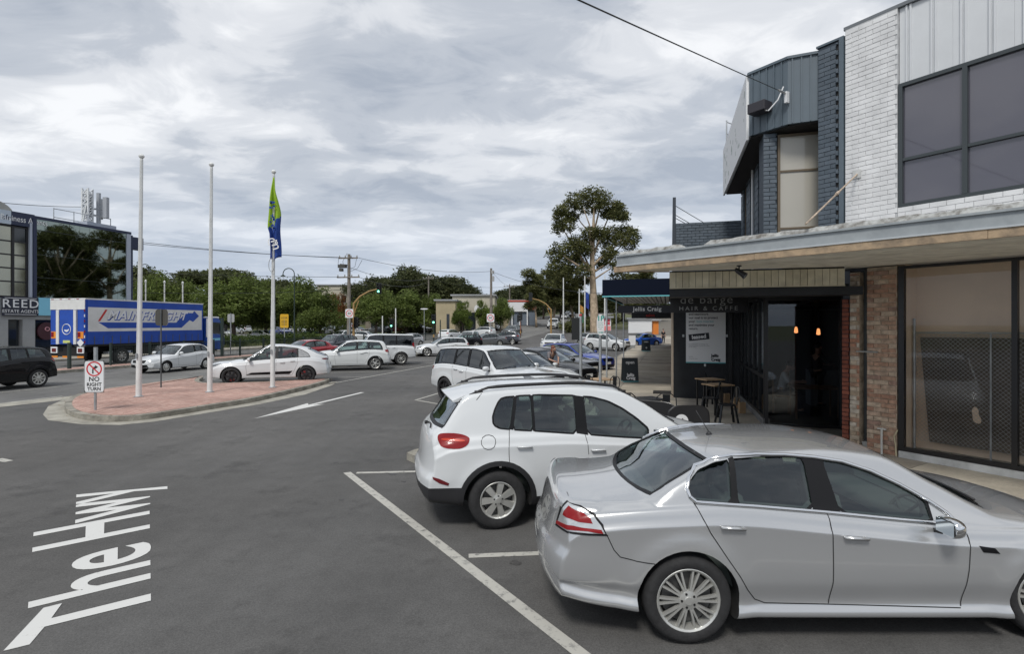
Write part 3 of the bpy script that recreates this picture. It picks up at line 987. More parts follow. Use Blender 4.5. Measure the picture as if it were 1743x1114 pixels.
 ring = [Vector((xw, yw, zs+0.56)) + Mw @ Vector((0.185*math.cos(a), 0.185*math.sin(a), 0)) for a in np.linspace(0, 2*math.pi, 21)]
 st.tube(ring, 0.016, 6, cap=False)
 st.bar(ring[3], ring[13], 0.03, 0.02); st.bar(ring[18], ring[8], 0.03, 0.02)
 st.tube([Vector((xw, yw, zs+0.56)), Vector((xw+0.3, yw, zs+0.45))], 0.04, 8)
 dash = MB(); xd = sp['dash']; hwd = float(B.hw(xd))-0.15
 zt = float(B.belt(xd))-0.045
 dash.box((xd+0.12, 0, zt-0.14), (0.62, 2*hwd, 0.26))
 items.append(('dashboard', newmesh('dashboard', dash.v, dash.f, [M_inter])))
 items.append(('steering_wheel', newmesh('steering_wheel', st.v, st.f, [M_inter], st.m, True)))
 parts['items'] = items; parts['sp'] = sp
 # underside block hides the daylight between the wheels
 for fn in sp.get('extras', ()): items.extend(fn(B, skin, sp))
 return parts
def build_car(kind, name, paintm, pos, heading, label, cat, group=None, rim=None, ref='rear', z=0.0, flip=False, small=False, pose=None):
 """pos: ground point; ref 'rearR' etc: the contact point of the wheel named (side as seen: 'L' left side, 'R' right)"""
 if kind not in CARS: CARS[kind] = car_proto(SPECS[kind])
 pr = CARS[kind]; sp = pr['sp']; L = sp['L']
 M_, base, hd = car_matrix(sp, (pos[0], pos[1], z), heading, ref)
 mid = base + hd*L/2
 root = empty(name, mid, math.atan2(hd.y, hd.x))
 tag(root, label, cat, group)
 T = Matrix.Translation((-L/2, 0, 0))
 def add(nm, me, parent=root, pm=None):
  if not me.get('shifted'):
   me.transform(T); me['shifted'] = 1
  ob = obj(nm, me, parent)
  if pm is not None and me.materials:
   ob.material_slots[0].link = 'OBJECT'; ob.material_slots[0].material = pm
  return ob
 add('body', pr['body'], pm=paintm)
 for it in pr['items']:
  if it[1] is not None and len(it[1].vertices) == 0: continue
  if small and it[0] in ('shut_line', 'handle_recess', 'mirror_glass', 'mirror_arm', 'wiper', 'steering_wheel', 'screen_border', 'door_handle'): continue
  if it[0] == 'seats':
   m = it[2]
   if 'seatme' not in pr:
    me = newmesh('seat', m.v, m.f, [M_seat], m.m)
    bm = bmesh.new(); bm.from_mesh(me); bmesh.ops.bevel(bm, geom=bm.edges[:], offset=0.035, segments=2, affect='EDGES'); bm.to_mesh(me); bm.free()
    me.polygons.foreach_set('use_smooth', [True]*len(me.polygons)); pr['seatme'] = me
   for x in sp['seats']:
    for sd in (1, -1): obj('seat', pr['seatme'], root, (x-L/2, sd*.36, sp.get('seatz', .3)))
  elif it[0] in sp.get('skip', ()) : continue
  else: add(it[0], it[1], pm=paintm if (len(it) > 2 and it[2] == 'paint' and not (it[0] == 'door_mirror' and sp.get('mirror_mat'))) else (sp['mirror_mat'] if it[0] == 'door_mirror' and sp.get('mirror_mat') else None))
 rm = rim or sp.get('rim', M_alloy)
 tme, rme = wheel_mesh(sp['wr'], sp.get('ww', 0.225), sp.get('wstyle', ('five', 5)), sp.get('rr', sp['wr']*0.68), rm)
 for k, x in enumerate(sp['wheels']):
  for sd in (1, -1):
   w = empty('wheel'); w.parent = root; w.location = (x-L/2, sd*(sp['track']/2+0.005), sp['wr'])
   steer = sp.get('steer', 0) if k == 1 else 0
   w.rotation_euler = (0, random.uniform(0, 6), (0 if sd > 0 else math.pi)+steer)
   if sd < 0: w.rotation_euler = (0, w.rotation_euler[1], math.pi+steer)
   obj('tyre', tme, w); obj('rim', rme, w)
   if sp.get('caliper'):
    m = MB(); m.box((-0.13, 0.045, 0.05), (0.09, 0.06, 0.17)); m.build('brake_caliper', M_caliper, w)
 return root
# ------------------------------------------------------------------ the lie of the land
def hgt(x, y):
 s = x*EX + y*EY
 if s < 62: return 0.0
 return 0.045*(min(s, 260)-62)
def hgt_s(s): return 0.0 if s < 62 else 0.045*(min(s, 260)-62)
def sheet(name, poly, off, m, kind='structure', thick=0.0, grid=0, parent=None, mside=None):
 """flat polygon (world xy) draped on the ground, optionally with sides down to the road"""
 bm = bmesh.new()
 f = bm.faces.new([bm.verts.new((p[0], p[1], 0)) for p in poly])
 if f.normal.z < 0: f.normal_flip()
 for s in (62, 260):
  bmesh.ops.bisect_plane(bm, geom=bm.verts[:]+bm.edges[:]+bm.faces[:], plane_co=(EX*s, EY*s, 0), plane_no=(EX, EY, 0), dist=1e-5)
 bmesh.ops.recalc_face_normals(bm, faces=bm.faces[:])
 for fc in bm.faces:
  if fc.normal.z < 0: fc.normal_flip()
 if thick > 0:
  r = bmesh.ops.extrude_face_region(bm, geom=bm.faces[:])
  top = {v for v in r['geom'] if isinstance(v, bmesh.types.BMVert)}
 for v in bm.verts: v.co.z = hgt(v.co.x, v.co.y)+off-(thick if (thick > 0 and v not in top) else 0)
 if thick > 0: bmesh.ops.recalc_face_normals(bm, faces=bm.faces[:])
 me = bpy.data.meshes.new(name); bm.to_mesh(me); bm.free()
 me.materials.append(m)
 return obj(name, me, parent, kind=kind)
def asphalt_mat(name, base, dark, warm):
 m = bpy.data.materials.new(name); m.use_nodes = True
 nt = m.node_tree; ns, ls = nt.nodes, nt.links; b = ns['Principled BSDF']
 t = ns.new('ShaderNodeTexCoord')
 def noise(scale, det, rough=0.6, sc=(1,1,1), rot=0):
  mp = ns.new('ShaderNodeMapping'); mp.inputs['Scale'].default_value = sc; mp.inputs['Rotation'].default_value = (0,0,rot)
  ls.new(t.outputs['Object'], mp.inputs[0])
  n = ns.new('ShaderNodeTexNoise'); n.inputs['Scale'].default_value = scale; n.inputs['Detail'].default_value = det; n.inputs['Roughness'].default_value = rough
  ls.new(mp.outputs[0], n.inputs['Vector']); return n.outputs[0]
 def mr(v, a, c, lo, hi):
  n = ns.new('ShaderNodeMapRange'); ls.new(v, n.inputs[0]); n.inputs[1].default_value = a; n.inputs[2].default_value = c
  n.inputs[3].default_value = lo; n.inputs[4].default_value = hi; return n.outputs[0]
 def mul(a, c):
  n = ns.new('ShaderNodeMath'); n.operation = 'MULTIPLY'; ls.new(a, n.inputs[0]); ls.new(c, n.inputs[1]); return n.outputs[0]
 big = mr(noise(0.22, 5), .35, .65, .78, 1.14)
 trk = mr(noise(0.35, 4, .6, (3.2, 0.35, 1), -math.atan2(-EX, EY)), .35, .65, .93, 1.06)
 mid = mr(noise(3.5, 5, .7), .3, .7, .93, 1.07)
 gr = mr(noise(70, 4, .8), .25, .75, .55, 1.45)
 vor = ns.new('ShaderNodeTexVoronoi'); vor.inputs['Scale'].default_value = 70; ls.new(t.outputs['Object'], vor.inputs['Vector'])
 sp_ = mr(vor.outputs['Distance'], .0, .12, 1.9, 1.0)
 pick = mr(noise(22, 2), .56, .66, 0.0, 1.0)
 v = mul(mul(mul(big, trk), mid), gr)
 mxx = ns.new('ShaderNodeMix'); ls.new(pick, mxx.inputs[0]); mxx.inputs[2].default_value = 1.0; ls.new(sp_, mxx.inputs[3])
 v = mul(v, mxx.outputs[0])
 # old oil drips and scuffs
 st = mr(noise(0.9, 7, .75), .54, .66, 1.0, .70); v = mul(v, st)
 cr = ns.new('ShaderNodeMix'); cr.data_type = 'RGBA'; ls.new(mr(noise(.08, 3), .4, .6, 0, 1), cr.inputs[0])
 cr.inputs[6].default_value = (*base, 1); cr.inputs[7].default_value = (*warm, 1)
 sc = ns.new('ShaderNodeVectorMath'); sc.operation = 'SCALE'; ls.new(cr.outputs[2], sc.inputs[0]); ls.new(v, sc.inputs['Scale'])
 ls.new(sc.outputs[0], b.inputs['Base Color']); b.inputs['Roughness'].default_value = 0.85; b.inputs['Specular IOR Level'].default_value = 0.35
 bp = ns.new('ShaderNodeBump'); bp.inputs['Strength'].default_value = 0.5; bp.inputs['Distance'].default_value = 0.006
 ls.new(noise(120, 2), bp.inputs['Height']); ls.new(bp.outputs[0], b.inputs['Normal'])
 return m
M_asph = asphalt_mat('asphalt', (0.099,0.0975,0.095), 0, (0.108,0.104,0.099))
M_asph2 = asphalt_mat('worn_asphalt', (0.15,0.149,0.146), 0, (0.18,0.178,0.17))
M_conc = mat('concrete', (0.36,0.335,0.285), 0.85, var=0.28, scale=1.2, bump=0.15, bscale=40, fine=0.14)
M_kerb = mat('kerb_concrete', (0.27,0.255,0.215), 0.85, var=0.45, scale=2.5, bump=0.25, bscale=30, fine=0.15)
M_apron = mat('gutter_concrete', (0.33,0.315,0.27), 0.85, var=0.30, scale=1.8, bump=0.15, bscale=30, fine=0.12)
def paving_mat():
 m = bpy.data.materials.new('brick_paving'); m.use_nodes = True
 nt = m.node_tree; ns, ls = nt.nodes, nt.links; b = ns['Principled BSDF']
 t = ns.new('ShaderNodeTexCoord'); mp = ns.new('ShaderNodeMapping'); mp.inputs['Rotation'].default_value = (0, 0, R(35)); ls.new(t.outputs['Object'], mp.inputs[0])
 br = ns.new('ShaderNodeTexBrick'); ls.new(mp.outputs[0], br.inputs['Vector'])
 br.inputs['Color1'].default_value = (.41,.245,.20,1); br.inputs['Color2'].default_value = (.50,.33,.275,1); br.inputs['Mortar'].default_value = (.14,.095,.08,1)
 br.inputs['Scale'].default_value = 1.0; br.inputs['Brick Width'].default_value = .23; br.inputs['Row Height'].default_value = .115; br.inputs['Mortar Size'].default_value = .006
 n = ns.new('ShaderNodeTexNoise'); n.inputs['Scale'].default_value = .8; n.inputs['Detail'].default_value = 6; ls.new(t.outputs['Object'], n.inputs['Vector'])
 mr = ns.new('ShaderNodeMapRange'); ls.new(n.outputs[0], mr.inputs[0]); mr.inputs[1].default_value = .35; mr.inputs[2].default_value = .65; mr.inputs[3].default_value = .75; mr.inputs[4].default_value = 1.1
 sc = ns.new('ShaderNodeVectorMath'); sc.operation = 'SCALE'; ls.new(br.outputs[0], sc.inputs[0]); ls.new(mr.outputs[0], sc.inputs['Scale'])
 ls.new(sc.outputs[0], b.inputs['Base Color']); b.inputs['Roughness'].default_value = .9
 bp = ns.new('ShaderNodeBump'); bp.inputs['Strength'].default_value = .3; bp.inputs['Distance'].default_value = .01; bp.invert = True
 ls.new(br.outputs['Fac'], bp.inputs['Height']); ls.new(bp.outputs[0], b.inputs['Normal'])
 return m
M_pave = paving_mat()
def mark_mat(name, col, wear):
 m = bpy.data.materials.new(name); m.use_nodes = True
 nt = m.node_tree; ns, ls = nt.nodes, nt.links; b = ns['Principled BSDF']
 t = ns.new('ShaderNodeTexCoord'); n = ns.new('ShaderNodeTexNoise'); n.inputs['Scale'].default_value = 9; n.inputs['Detail'].default_value = 9; n.inputs['Roughness'].default_value = .75
 ls.new(t.outputs['Object'], n.inputs['Vector'])
 r = ns.new('ShaderNodeValToRGB'); ls.new(n.outputs[0], r.inputs[0])
 r.color_ramp.elements[0].position = wear; r.color_ramp.elements[0].color = (.15,.15,.145,1)
 r.color_ramp.elements[1].position = wear+.12; r.color_ramp.elements[1].color = (*col, 1)
 ls.new(r.outputs[0], b.inputs['Base Color']); b.inputs['Roughness'].default_value = .75
 return m
M_mark = mark_mat('road_paint', (.44,.43,.39), .36)
M_mark2 = mark_mat('road_paint_fresh', (.60,.60,.58), .27)
M_grass = mat('grass_ground', (0.07,0.095,0.03), 0.95, var=0.4, scale=0.4, col2=(0.12,0.11,0.055), fine=0.3)
M_joint0 = mat('kerb_joint', (0.05,0.045,0.04), 0.95)
# ground, roads
g = EN
sheet('ground', [EN(-700,-900), EN(-700,900), EN(2200,900), EN(2200,-900)], -0.02, M_grass)
sheet('service_road', [EN(-60,-19.2), EN(-60,30), EN(11,30), EN(11,2), EN(95,2), EN(95,-19.2)], -0.004, M_asph)
sheet('highway', [EN(-120,-38.6), EN(-120,-19.2), EN(420,-19.2), EN(420,-38.6)], -0.006, M_asph2)
sheet('side_street', [EN(64,-110), EN(64,-38.6), EN(78,-38.6), EN(78,-110)], -0.005, M_asph2)
sheet('car_park', [EN(47,-110), EN(47,-47.5), EN(63,-47.5), EN(63,-110)], 0.004, M_asph2)
# service road continues right of the lane beyond the near bend
def quad_line(a, b, w):
 a, b = Vector(a[:2]), Vector(b[:2]); d = (b-a).normalized(); n = Vector((-d.y, d.x))*w/2
 return [a-n, b-n, b+n, a+n]
def road_line(a, b, w=0.10, name='road_marking', m=None, off=0.001):
 return sheet(name, quad_line(a, b, w), off, m or M_mark)
A0, B0 = G(592, 806), G(775, 948)
dAB = B0-A0; dv = Vector((math.cos(R(5)), math.sin(R(5)), 0))
dn = dAB.normalized()
road_line(A0-dn*0.05, A0+dAB*3.2, 0.12, 'parking_bay_line')
for k in range(0, 4):
 p = A0+dAB*k
 road_line(p+dv*0.14, p+dv*5.3, 0.10, 'parking_bay_line')
h2 = Vector((0.694, -0.72, 0))
road_line(EN(16.0, -7.85), EN(45, -7.85), 0.09, 'parking_bay_line')
for k in range(10):
 p = EN(16.05+3.0*k, -7.85); road_line(p+h2*0.1, p+h2*4.6, 0.09, 'parking_bay_line')
h3 = Vector((-0.956, -0.29, 0))
road_line(EN(19.3, -13.35), EN(52, -13.9), 0.10, 'parking_bay_line')
for k in range(10):
 p = EN(22.6+3.15*k, -13.45-0.012*k*3); road_line(p+h3*0.1, p+h3*4.3, 0.09, 'parking_bay_line')
# lane arrow
def arrow():
 tip, tail = G(433, 713), G(617, 668.5)
 d = (tip-tail); L = d.length; d.normalize(); n = Vector((-d.y, d.x, 0))
 hl = 0.44*L
 w = 0.075
 b1, b2 = G(490, 693.5), G(525, 694)
 poly = [tail-n*w, tail+d*(L-hl)-n*w, tail+d*(L-hl*1.12)-n*0.30, tip, tail+d*(L-hl*1.12)+n*0.30, tail+d*(L-hl)+n*w, tail+n*w]
 sheet('lane_arrow', poly, 0.001, M_mark2)
arrow()
# the street name painted on the road
def road_name():
 def bounds(t_):
  o_ = text_mesh(t_, 1.0, M_mark2, None, 'tmp', None, bold=0.012, align='LEFT', valign='BOTTOM_BASELINE', depth=0.002, res=6)
  r_ = (min(v.co.x for v in o_.data.vertices), max(v.co.x for v in o_.data.vertices), max(v.co.y for v in o_.data.vertices)); bpy.data.objects.remove(o_); return r_
 b0, b1 = bounds('T'), bounds('The H'); xT = (b0[0]+b0[1])/2; xH = b1[1]-.05; cap = b0[2]
 bT, cT, bH, cH = G(255, 1018), G(45, 1072), G(253, 873), G(57, 910)
 o = text_mesh('The Hwy', 1.0, M_mark2, None, 'street_name_marking', None, bold=0.012, align='LEFT', valign='BOTTOM_BASELINE', depth=0.002, res=6)
 for v in o.data.vertices:
  u, w = (v.co.x-xT)/(xH-xT), v.co.y/cap; w = w*.55 if w < 0 else w
  p = (bT+(bH-bT)*u)*(1-w)+(cT+(cH-cT)*u)*w
  if v.co.x < b0[1]+.01 and w > .7:
   q_ = (v.co.x-xT)/(b0[1]-xT); a_, c_ = (G(74, 1036), G(45, 1070)) if q_ > 0 else (G(6, 1109), G(45, 1070))
   p = (c_+(a_-c_)*abs(q_))*w+(1-w)*(bT+(bH-bT)*u) if w > .95 else (c_+(a_-c_)*abs(q_))*w+(1-w)*(bT+(bH-bT)*u)
  v.co = (p.x, p.y, v.co.z+.001)
 o['kind'] = 'structure'
road_name()
# highway lane lines
for k in range(-6, 40):
 a = 21.4-8.7+12*k*0.75
 road_line(EN(a, -22.95), EN(a+3.0, -22.95), 0.10, 'lane_line')
 road_line(EN(a, -26.0), EN(a+3.0, -26.0), 0.10, 'lane_line')
 road_line(EN(a, -34.9), EN(a+3.0, -34.9), 0.10, 'lane_line')
road_line(G(-4, 782), G(15, 786), 0.14, 'lane_line')
road_line(EN(-60, -19.8), EN(13.6, -19.8), 0.10, 'edge_line')
sheet('gutter', [G(-30, 697), G(144, 677.5), G(144, 672.5), G(-30, 690.5)], 0.002, M_apron)
# median strip with brick infill
sheet('median_strip', [EN(8,-30.7), EN(8,-29.1), EN(58,-29.1), EN(58,-30.7)], 0.13, M_kerb, thick=0.14)
sheet('median_paving', [EN(8.2,-30.5), EN(8.2,-29.3), EN(57.8,-29.3), EN(57.8,-30.5)], 0.136, M_pave)
# far kerb and footpath
sheet('far_footpath', [EN(-120,-42.1), EN(-120,-38.6), EN(63,-38.6), EN(63,-42.1)], 0.12, M_conc, thick=0.13)
# island
def smooth_closed(pts, n=2):
 return [Vector((p[0], p[1], 0)) for p in chaikin([(p[0], p[1]) for p in pts], n, .25)]
isl = [G(*p) for p in [(108,697),(116,709),(150,717.5),(205,719.5),(260,714),(345,700),(430,686),(490,672),(545,658),(566,650)]] + [at(540, 23.2), at(470, 22.2), at(400, 21.6), at(352, 21.4), at(335, 22.4), at(350, 24.6)] + [G(*p) for p in [(330,648),(280,654),(225,662),(170,669),(135,677),(115,686)]]
isl_s = smooth_closed(isl, 2)
def inset(poly, d): return [Vector((p[0], p[1], 0)) for p in grow([(q.x, q.y) for q in poly], -d)]
sheet('island_gutter', [G(*p) for p in [(73,706),(82,716),(140,723),(205,724),(262,718.5),(350,704),(440,689),(520,672),(566,656),(575,650)]]+[at(540, 23.0), at(330, 22.0)]+[G(*p) for p in [(300,650),(215,662),(150,668),(110,680),(82,692)]], 0.001, M_apron)
sheet('traffic_island', isl_s, 0.135, M_kerb, thick=0.14)
sheet('island_paving', inset(isl_s, 0.17), 0.141, M_pave)
for q in range(0, len(isl_s), 3):
 p_, c_ = isl_s[q], Vector((-10.5, 18, 0)); d_ = (c_-p_).normalized()
 sheet('kerb_joint', quad_line(p_-d_*.002, p_+d_*.165, .012), 0.1362, M_joint0)
# verge between the bays and the highway
sheet('verge', [EN(24.5,-19.9), EN(24.5,-18.2), EN(57,-18.4), EN(57,-19.9)], 0.12, M_kerb, thick=0.13)
# near footpath with its kerb
KD = Vector((DX, DY, 0))
K0 = Vector((3.75, 7.85, 0))
nib = [Vector((-1.72,9.62,0)), Vector((-1.90,9.86,0)), Vector((-1.80,10.1,0)), Vector((-1.35,10.75,0)), Vector((-0.75,11.9,0)), EN(13.6,-3.7), EN(15.2,-3.6)]
ke = K0+KD*2.2
foot = [K0-KD*9.0, ke] + [Vector((1.9,9.85,0)), Vector((-1.4,9.5,0))] + nib + [EN(200,-3.7), EN(200,12), EN(12,16), K0-KD*9+Vector((9,5,0))]
sheet('kerb', foot, 0.13, M_kerb, thick=0.14)
foot_in = [K0-KD*9.0+Vector((.17,.1,0)), ke+Vector((.15,.1,0)), Vector((1.9,10.0,0)), Vector((-1.35,9.68,0)), Vector((-1.66,9.9,0)), Vector((-1.25,10.62,0)), Vector((-0.62,11.8,0)), EN(13.7,-3.52), EN(15.3,-3.44), EN(200,-3.5), EN(200,11), EN(12,15.8), K0-KD*9+Vector((9,5.1,0))]
M_joint = mat('paving_joint', (0.16,0.145,0.12), 0.95, var=.3, scale=3)
sheet('footpath', foot_in, 0.134, M_joint)
# concrete flags, each its own slab
M_slabs = [mat('footpath_slab', (0.37,0.33,0.265), 0.85, var=0.22, scale=1.1, bump=0.12, bscale=45, fine=0.13), mat('footpath_slab_pale', (0.42,0.38,0.31), 0.85, var=0.20, scale=0.9, bump=0.12, bscale=45, fine=0.12), mat('footpath_slab_dark', (0.30,0.27,0.225), 0.85, var=0.28, scale=1.4, bump=0.12, bscale=45, fine=0.14)]
footpath = bpy.data.objects['footpath']
def slab(poly):
 o = sheet('paving_slab', poly, 0.146, random.choice(M_slabs), kind='structure', thick=0.010, parent=footpath); del o['kind']; return o
s_ = 15.6
while s_ < 75:
 ds = 1.55 if s_ < 40 else 3.1
 for a, b in ((-3.42, -1.72), (-1.70, 0.18)):
  slab([EN(s_+.008, a), EN(s_+ds-.008, a), EN(s_+ds-.008, b), EN(s_+.008, b)])
 s_ += ds
# recess in front of the cafe and the wide corner
for (a, b, c, d) in ((13.55, 15.6, -2.0, 0.18), (13.55, 15.6, .20, 2.06), (15.6, 17.8, .20, 2.06), (11.6, 13.53, -1.7, .5), (11.6, 13.53, .52, 3.0)):
 slab([EN(a, c), EN(b-.016, c), EN(b-.016, d), EN(a, d)])
# slabs along the near shop, laid square to its front
F0 = Vector((6.7, 9.46, 0)); FR = Vector((0.5367, -0.8438, 0)); FN = Vector((-0.8438, -0.5367, 0))
def FD(x, z, h=0.0): return F0 + FR*x + FN*z + Vector((0, 0, h))
for k in range(-1, 8):
 x0 = -1.05+1.5*k
 for a, b in ((0.03, 1.5), (1.52, 2.95)):
  slab([FD(x0, a), FD(x0+1.485, a), FD(x0+1.485, b), FD(x0, b)])
# oil drips where engines stand and scuffs at the bay mouths
M_oil = mat('oil_stain', (.045,.043,.041), .55, var=.4, scale=9, col2=(.07,.068,.066))
random.seed(8)
for k in range(46):
 if k < 30: p_ = A0+dAB*random.uniform(-.3, 2.6)+dv*random.uniform(-.6, 4.4)
 else: p_ = EN(random.uniform(16, 30), random.uniform(-9.5, -5))
 r0_ = random.uniform(.015, .07)
 sheet('oil_stain', [(p_.x+r0_*random.uniform(.6,1.4)*math.cos(a), p_.y+r0_*random.uniform(.6,1.3)*math.sin(a)) for a in np.linspace(0, 2*math.pi, 9, endpoint=False)], .0005, M_oil)
# cracks, seal patches and litter on the road
M_crack = mat('crack_sealant', (.030,.030,.030), .8)
random.seed(31)
for x0, y0, a0, n_ in ((-9.5,11.5,.25,8),(-5.0,19.5,1.3,10)):
 x, y, a = x0, y0, a0; pts = [(x, y)]
 for k in range(n_): a += random.uniform(-.45,.45); a = a0+(a-a0)*.8; x += .11*math.cos(a); y += .11*math.sin(a); pts.append((x, y))
 mb = MB()
 for q in strip_poly(pts, .007): mb.add([(p.x, p.y, .0012) for p in q], [(0,1,2,3)])
 mb.build('road_crack', M_crack, None, kind='structure')
v_, f_ = [], []
for k in range(420):
 if k % 3: i_ = random.randrange(len(isl_s)); q0_ = isl_s[(i_+1) % len(isl_s)]; q_ = isl_s[i_]+(q0_-isl_s[i_])*random.random()+Vector((random.gauss(0,.22), random.gauss(0,.22), 0)); z_ = .004 if random.random() < .5 else .145
 else: q_ = K0+KD*random.uniform(-5, 9)+Vector((random.uniform(-.5,1.5), random.uniform(-.5,1.5), 0)); z_ = .152
 a_ = random.uniform(0, 6.3); r_ = random.uniform(.015,.04); b_ = len(v_)
 v_ += [(q_.x+r_*math.cos(a_), q_.y+r_*math.sin(a_), z_+.01), (q_.x-r_*.4*math.sin(a_), q_.y+r_*.4*math.cos(a_), z_+.004), (q_.x-r_*math.cos(a_), q_.y-r_*math.sin(a_), z_+.012), (q_.x+r_*.4*math.sin(a_), q_.y-r_*.4*math.cos(a_), z_+.006)]; f_.append((b_, b_+1, b_+2, b_+3))
o = obj('leaf_litter', newmesh('leaf_litter', v_, f_, [mat('dry_leaf', (.16,.10,.05), .8, var=.5, scale=3, col2=(.28,.20,.10))]), None, kind='stuff'); o['label'] = 'scattered dry leaves along the kerbs'; o['category'] = 'leaves'
# far side: nature strip and hedge base
sheet('nature_strip', [EN(43,-47.4), EN(43,-42.1), EN(63,-42.1), EN(63,-47.4)], 0.10, M_grass, thick=.1)
# ------------------------------------------------------------------ near buildings
def rnd_mat(name, cols, rough=.9, bump=.3, var=.25, scale=8):
 """brick or board material whose tint changes from piece to piece"""
 m = bpy.data.materials.new(name); m.use_nodes = True
 nt = m.node_tree; ns, ls = nt.nodes, nt.links; b = ns['Principled BSDF']
 oi = ns.new('ShaderNodeObjectInfo'); r = ns.new('ShaderNodeValToRGB'); ls.new(oi.outputs['Random'], r.inputs[0])
 r.color_ramp.interpolation = 'CONSTANT'
 r.color_ramp.elements[0].color = (*cols[0], 1); r.color_ramp.elements[1].position = 1/len(cols); r.color_ramp.elements[1].color = (*cols[1], 1)
 for i in range(2, len(cols)):
  e = r.color_ramp.elements.new(i/len(cols)); e.color = (*cols[i], 1)
 g_ = ns.new('ShaderNodeNewGeometry'); n = ns.new('ShaderNodeTexNoise'); n.inputs['Scale'].default_value = scale; n.inputs['Detail'].default_value = 6; ls.new(g_.outputs['Position'], n.inputs['Vector'])
 mr = ns.new('ShaderNodeMapRange'); ls.new(n.outputs[0], mr.inputs[0]); mr.inputs[1].default_value = .3; mr.inputs[2].default_value = .7; mr.inputs[3].default_value = 1-var; mr.inputs[4].default_value = 1+var*.5
 sc = ns.new('ShaderNodeVectorMath'); sc.operation = 'SCALE'; ls.new(r.outputs[0], sc.inputs[0]); ls.new(mr.outputs[0], sc.inputs['Scale'])
 ls.new(sc.outputs[0], b.inputs['Base Color']); b.inputs['Roughness'].default_value = rough
 bp = ns.new('ShaderNodeBump'); bp.inputs['Strength'].default_value = bump; bp.inputs['Distance'].default_value = .01
 n3 = ns.new('ShaderNodeTexNoise'); n3.inputs['Scale'].default_value = 45; ls.new(g_.outputs['Position'], n3.inputs['Vector'])
 ls.new(n3.outputs[0], bp.inputs['Height']); ls.new(bp.outputs[0], b.inputs['Normal'])
 return m
M_redbrick = rnd_mat('red_brick', [(.44,.27,.19),(.40,.23,.16),(.48,.32,.23),(.52,.41,.31),(.43,.28,.20),(.35,.23,.18),(.49,.36,.27)], var=.4, bump=.6, scale=14)
M_wornbrick = rnd_mat('worn_brick', [(.46,.36,.26),(.52,.43,.33),(.42,.27,.19),(.56,.50,.42),(.46,.24,.16)], var=.4, bump=.7, scale=14)
M_darkred = rnd_mat('dark_red_brick', [(.22,.065,.04),(.25,.08,.05),(.19,.06,.04)], var=.3)
M_whitebrick = rnd_mat('white_painted_brick', [(.74,.745,.75),(.72,.725,.73),(.76,.765,.77)], rough=.6, var=.16, bump=.25, scale=3)
M_bluebrick = rnd_mat('blue_grey_painted_brick', [(.088,.112,.138),(.080,.104,.130),(.097,.122,.150)], rough=.6, var=.18, bump=.3)
M_mortar = mat('mortar', (.46,.38,.29), .95, var=.4, scale=6, bump=.5)
M_mortarw = mat('painted_joint', (.52,.53,.54), .8, var=.15, scale=6)
M_mortarb = mat('painted_joint_blue', (.050,.066,.085), .8)
M_bluemetal = mat('blue_grey_cladding', (.105,.137,.165), .45, var=.12, scale=.8)
M_whitemetal = mat('white_cladding', (.66,.68,.70), .45, var=.08, scale=.7)
M_blackf = mat('black_frame', (.012,.012,.014), .35)
M_blackw = mat('black_wall_paint', (.011,.013,.017), .6, var=.35, scale=2.5, bump=.3, bscale=14)
M_fascia = mat('grey_blue_fascia', (.34,.37,.385), .6, var=.25, scale=2.5, col2=(.26,.285,.30))
M_rust = mat('weathered_flashing', (.40,.41,.40), .8, var=.5, scale=9, col2=(.13,.12,.105), bump=.4, bscale=12)
M_timber = mat('weathered_timber', (.42,.31,.20), .85, var=.55, scale=5, col2=(.22,.17,.12), bump=.3)
M_cream = rnd_mat('cream_board', [(.62,.57,.43),(.66,.61,.47),(.57,.52,.39)], rough=.7, var=.22, bump=.1, scale=5)
M_soffit = rnd_mat('soffit_board', [(.80,.77,.68),(.84,.81,.72),(.76,.73,.64)], rough=.7, var=.2, bump=.1, scale=4)
M_purple = mat('reflective_film_pane', (.088,.085,.108), .06, spec=.8, coat=.8)
M_greyframe = mat('grey_window_frame', (.045,.055,.06), .45)
M_brownf = mat('brown_window_frame', (.13,.10,.065), .5)
M_blindp = mat('blind_behind_pane', (.42,.40,.35), .22, coat=1.0)
M_tan = mat('tan_board', (.80,.63,.47), .8, var=.10, scale=1.0)
M_cloth = mat('dark_shade_cloth', (.095,.075,.057), .9, var=.3, scale=2)
M_galv = mat('galvanised_steel', (.42,.44,.45), .45, .6, var=.2, scale=6)
M_shopglass = glass_mat('shop_glass', (.92,.92,.92), .02, gain=.22)
M_cafeglass = glass_mat('cafe_glass', (.75,.77,.78), .05, gain=.5)
M_whitep = mat('white_plinth_paint', (.60,.61,.60), .7, var=.25, scale=3)
M_dgreyp = mat('dark_grey_strip', (.075,.085,.09), .6, var=.2, scale=3)
M_teal = mat('teal_print', (.12,.42,.46), .6)
M_signw = mat('white_print', (.72,.73,.74), .6)
M_signk = mat('black_print', (.010,.012,.020), .45)
M_navy = mat('navy_awning', (.004,.007,.018), .8, spec=.12)
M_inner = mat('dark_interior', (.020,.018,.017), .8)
M_woodd = mat('brown_furniture', (.16,.085,.045), .5)
M_chairk = mat('black_metal_chair', (.022,.024,.027), .35, .5)
M_tabletop = mat('timber_tabletop', (.42,.28,.16), .5, var=.2, scale=6)
M_lampon = mat('lit_pendant', (.8,.3,.1), .5, emit=(1.0,.35,.12), estr=1.5)
BRICKS = {}
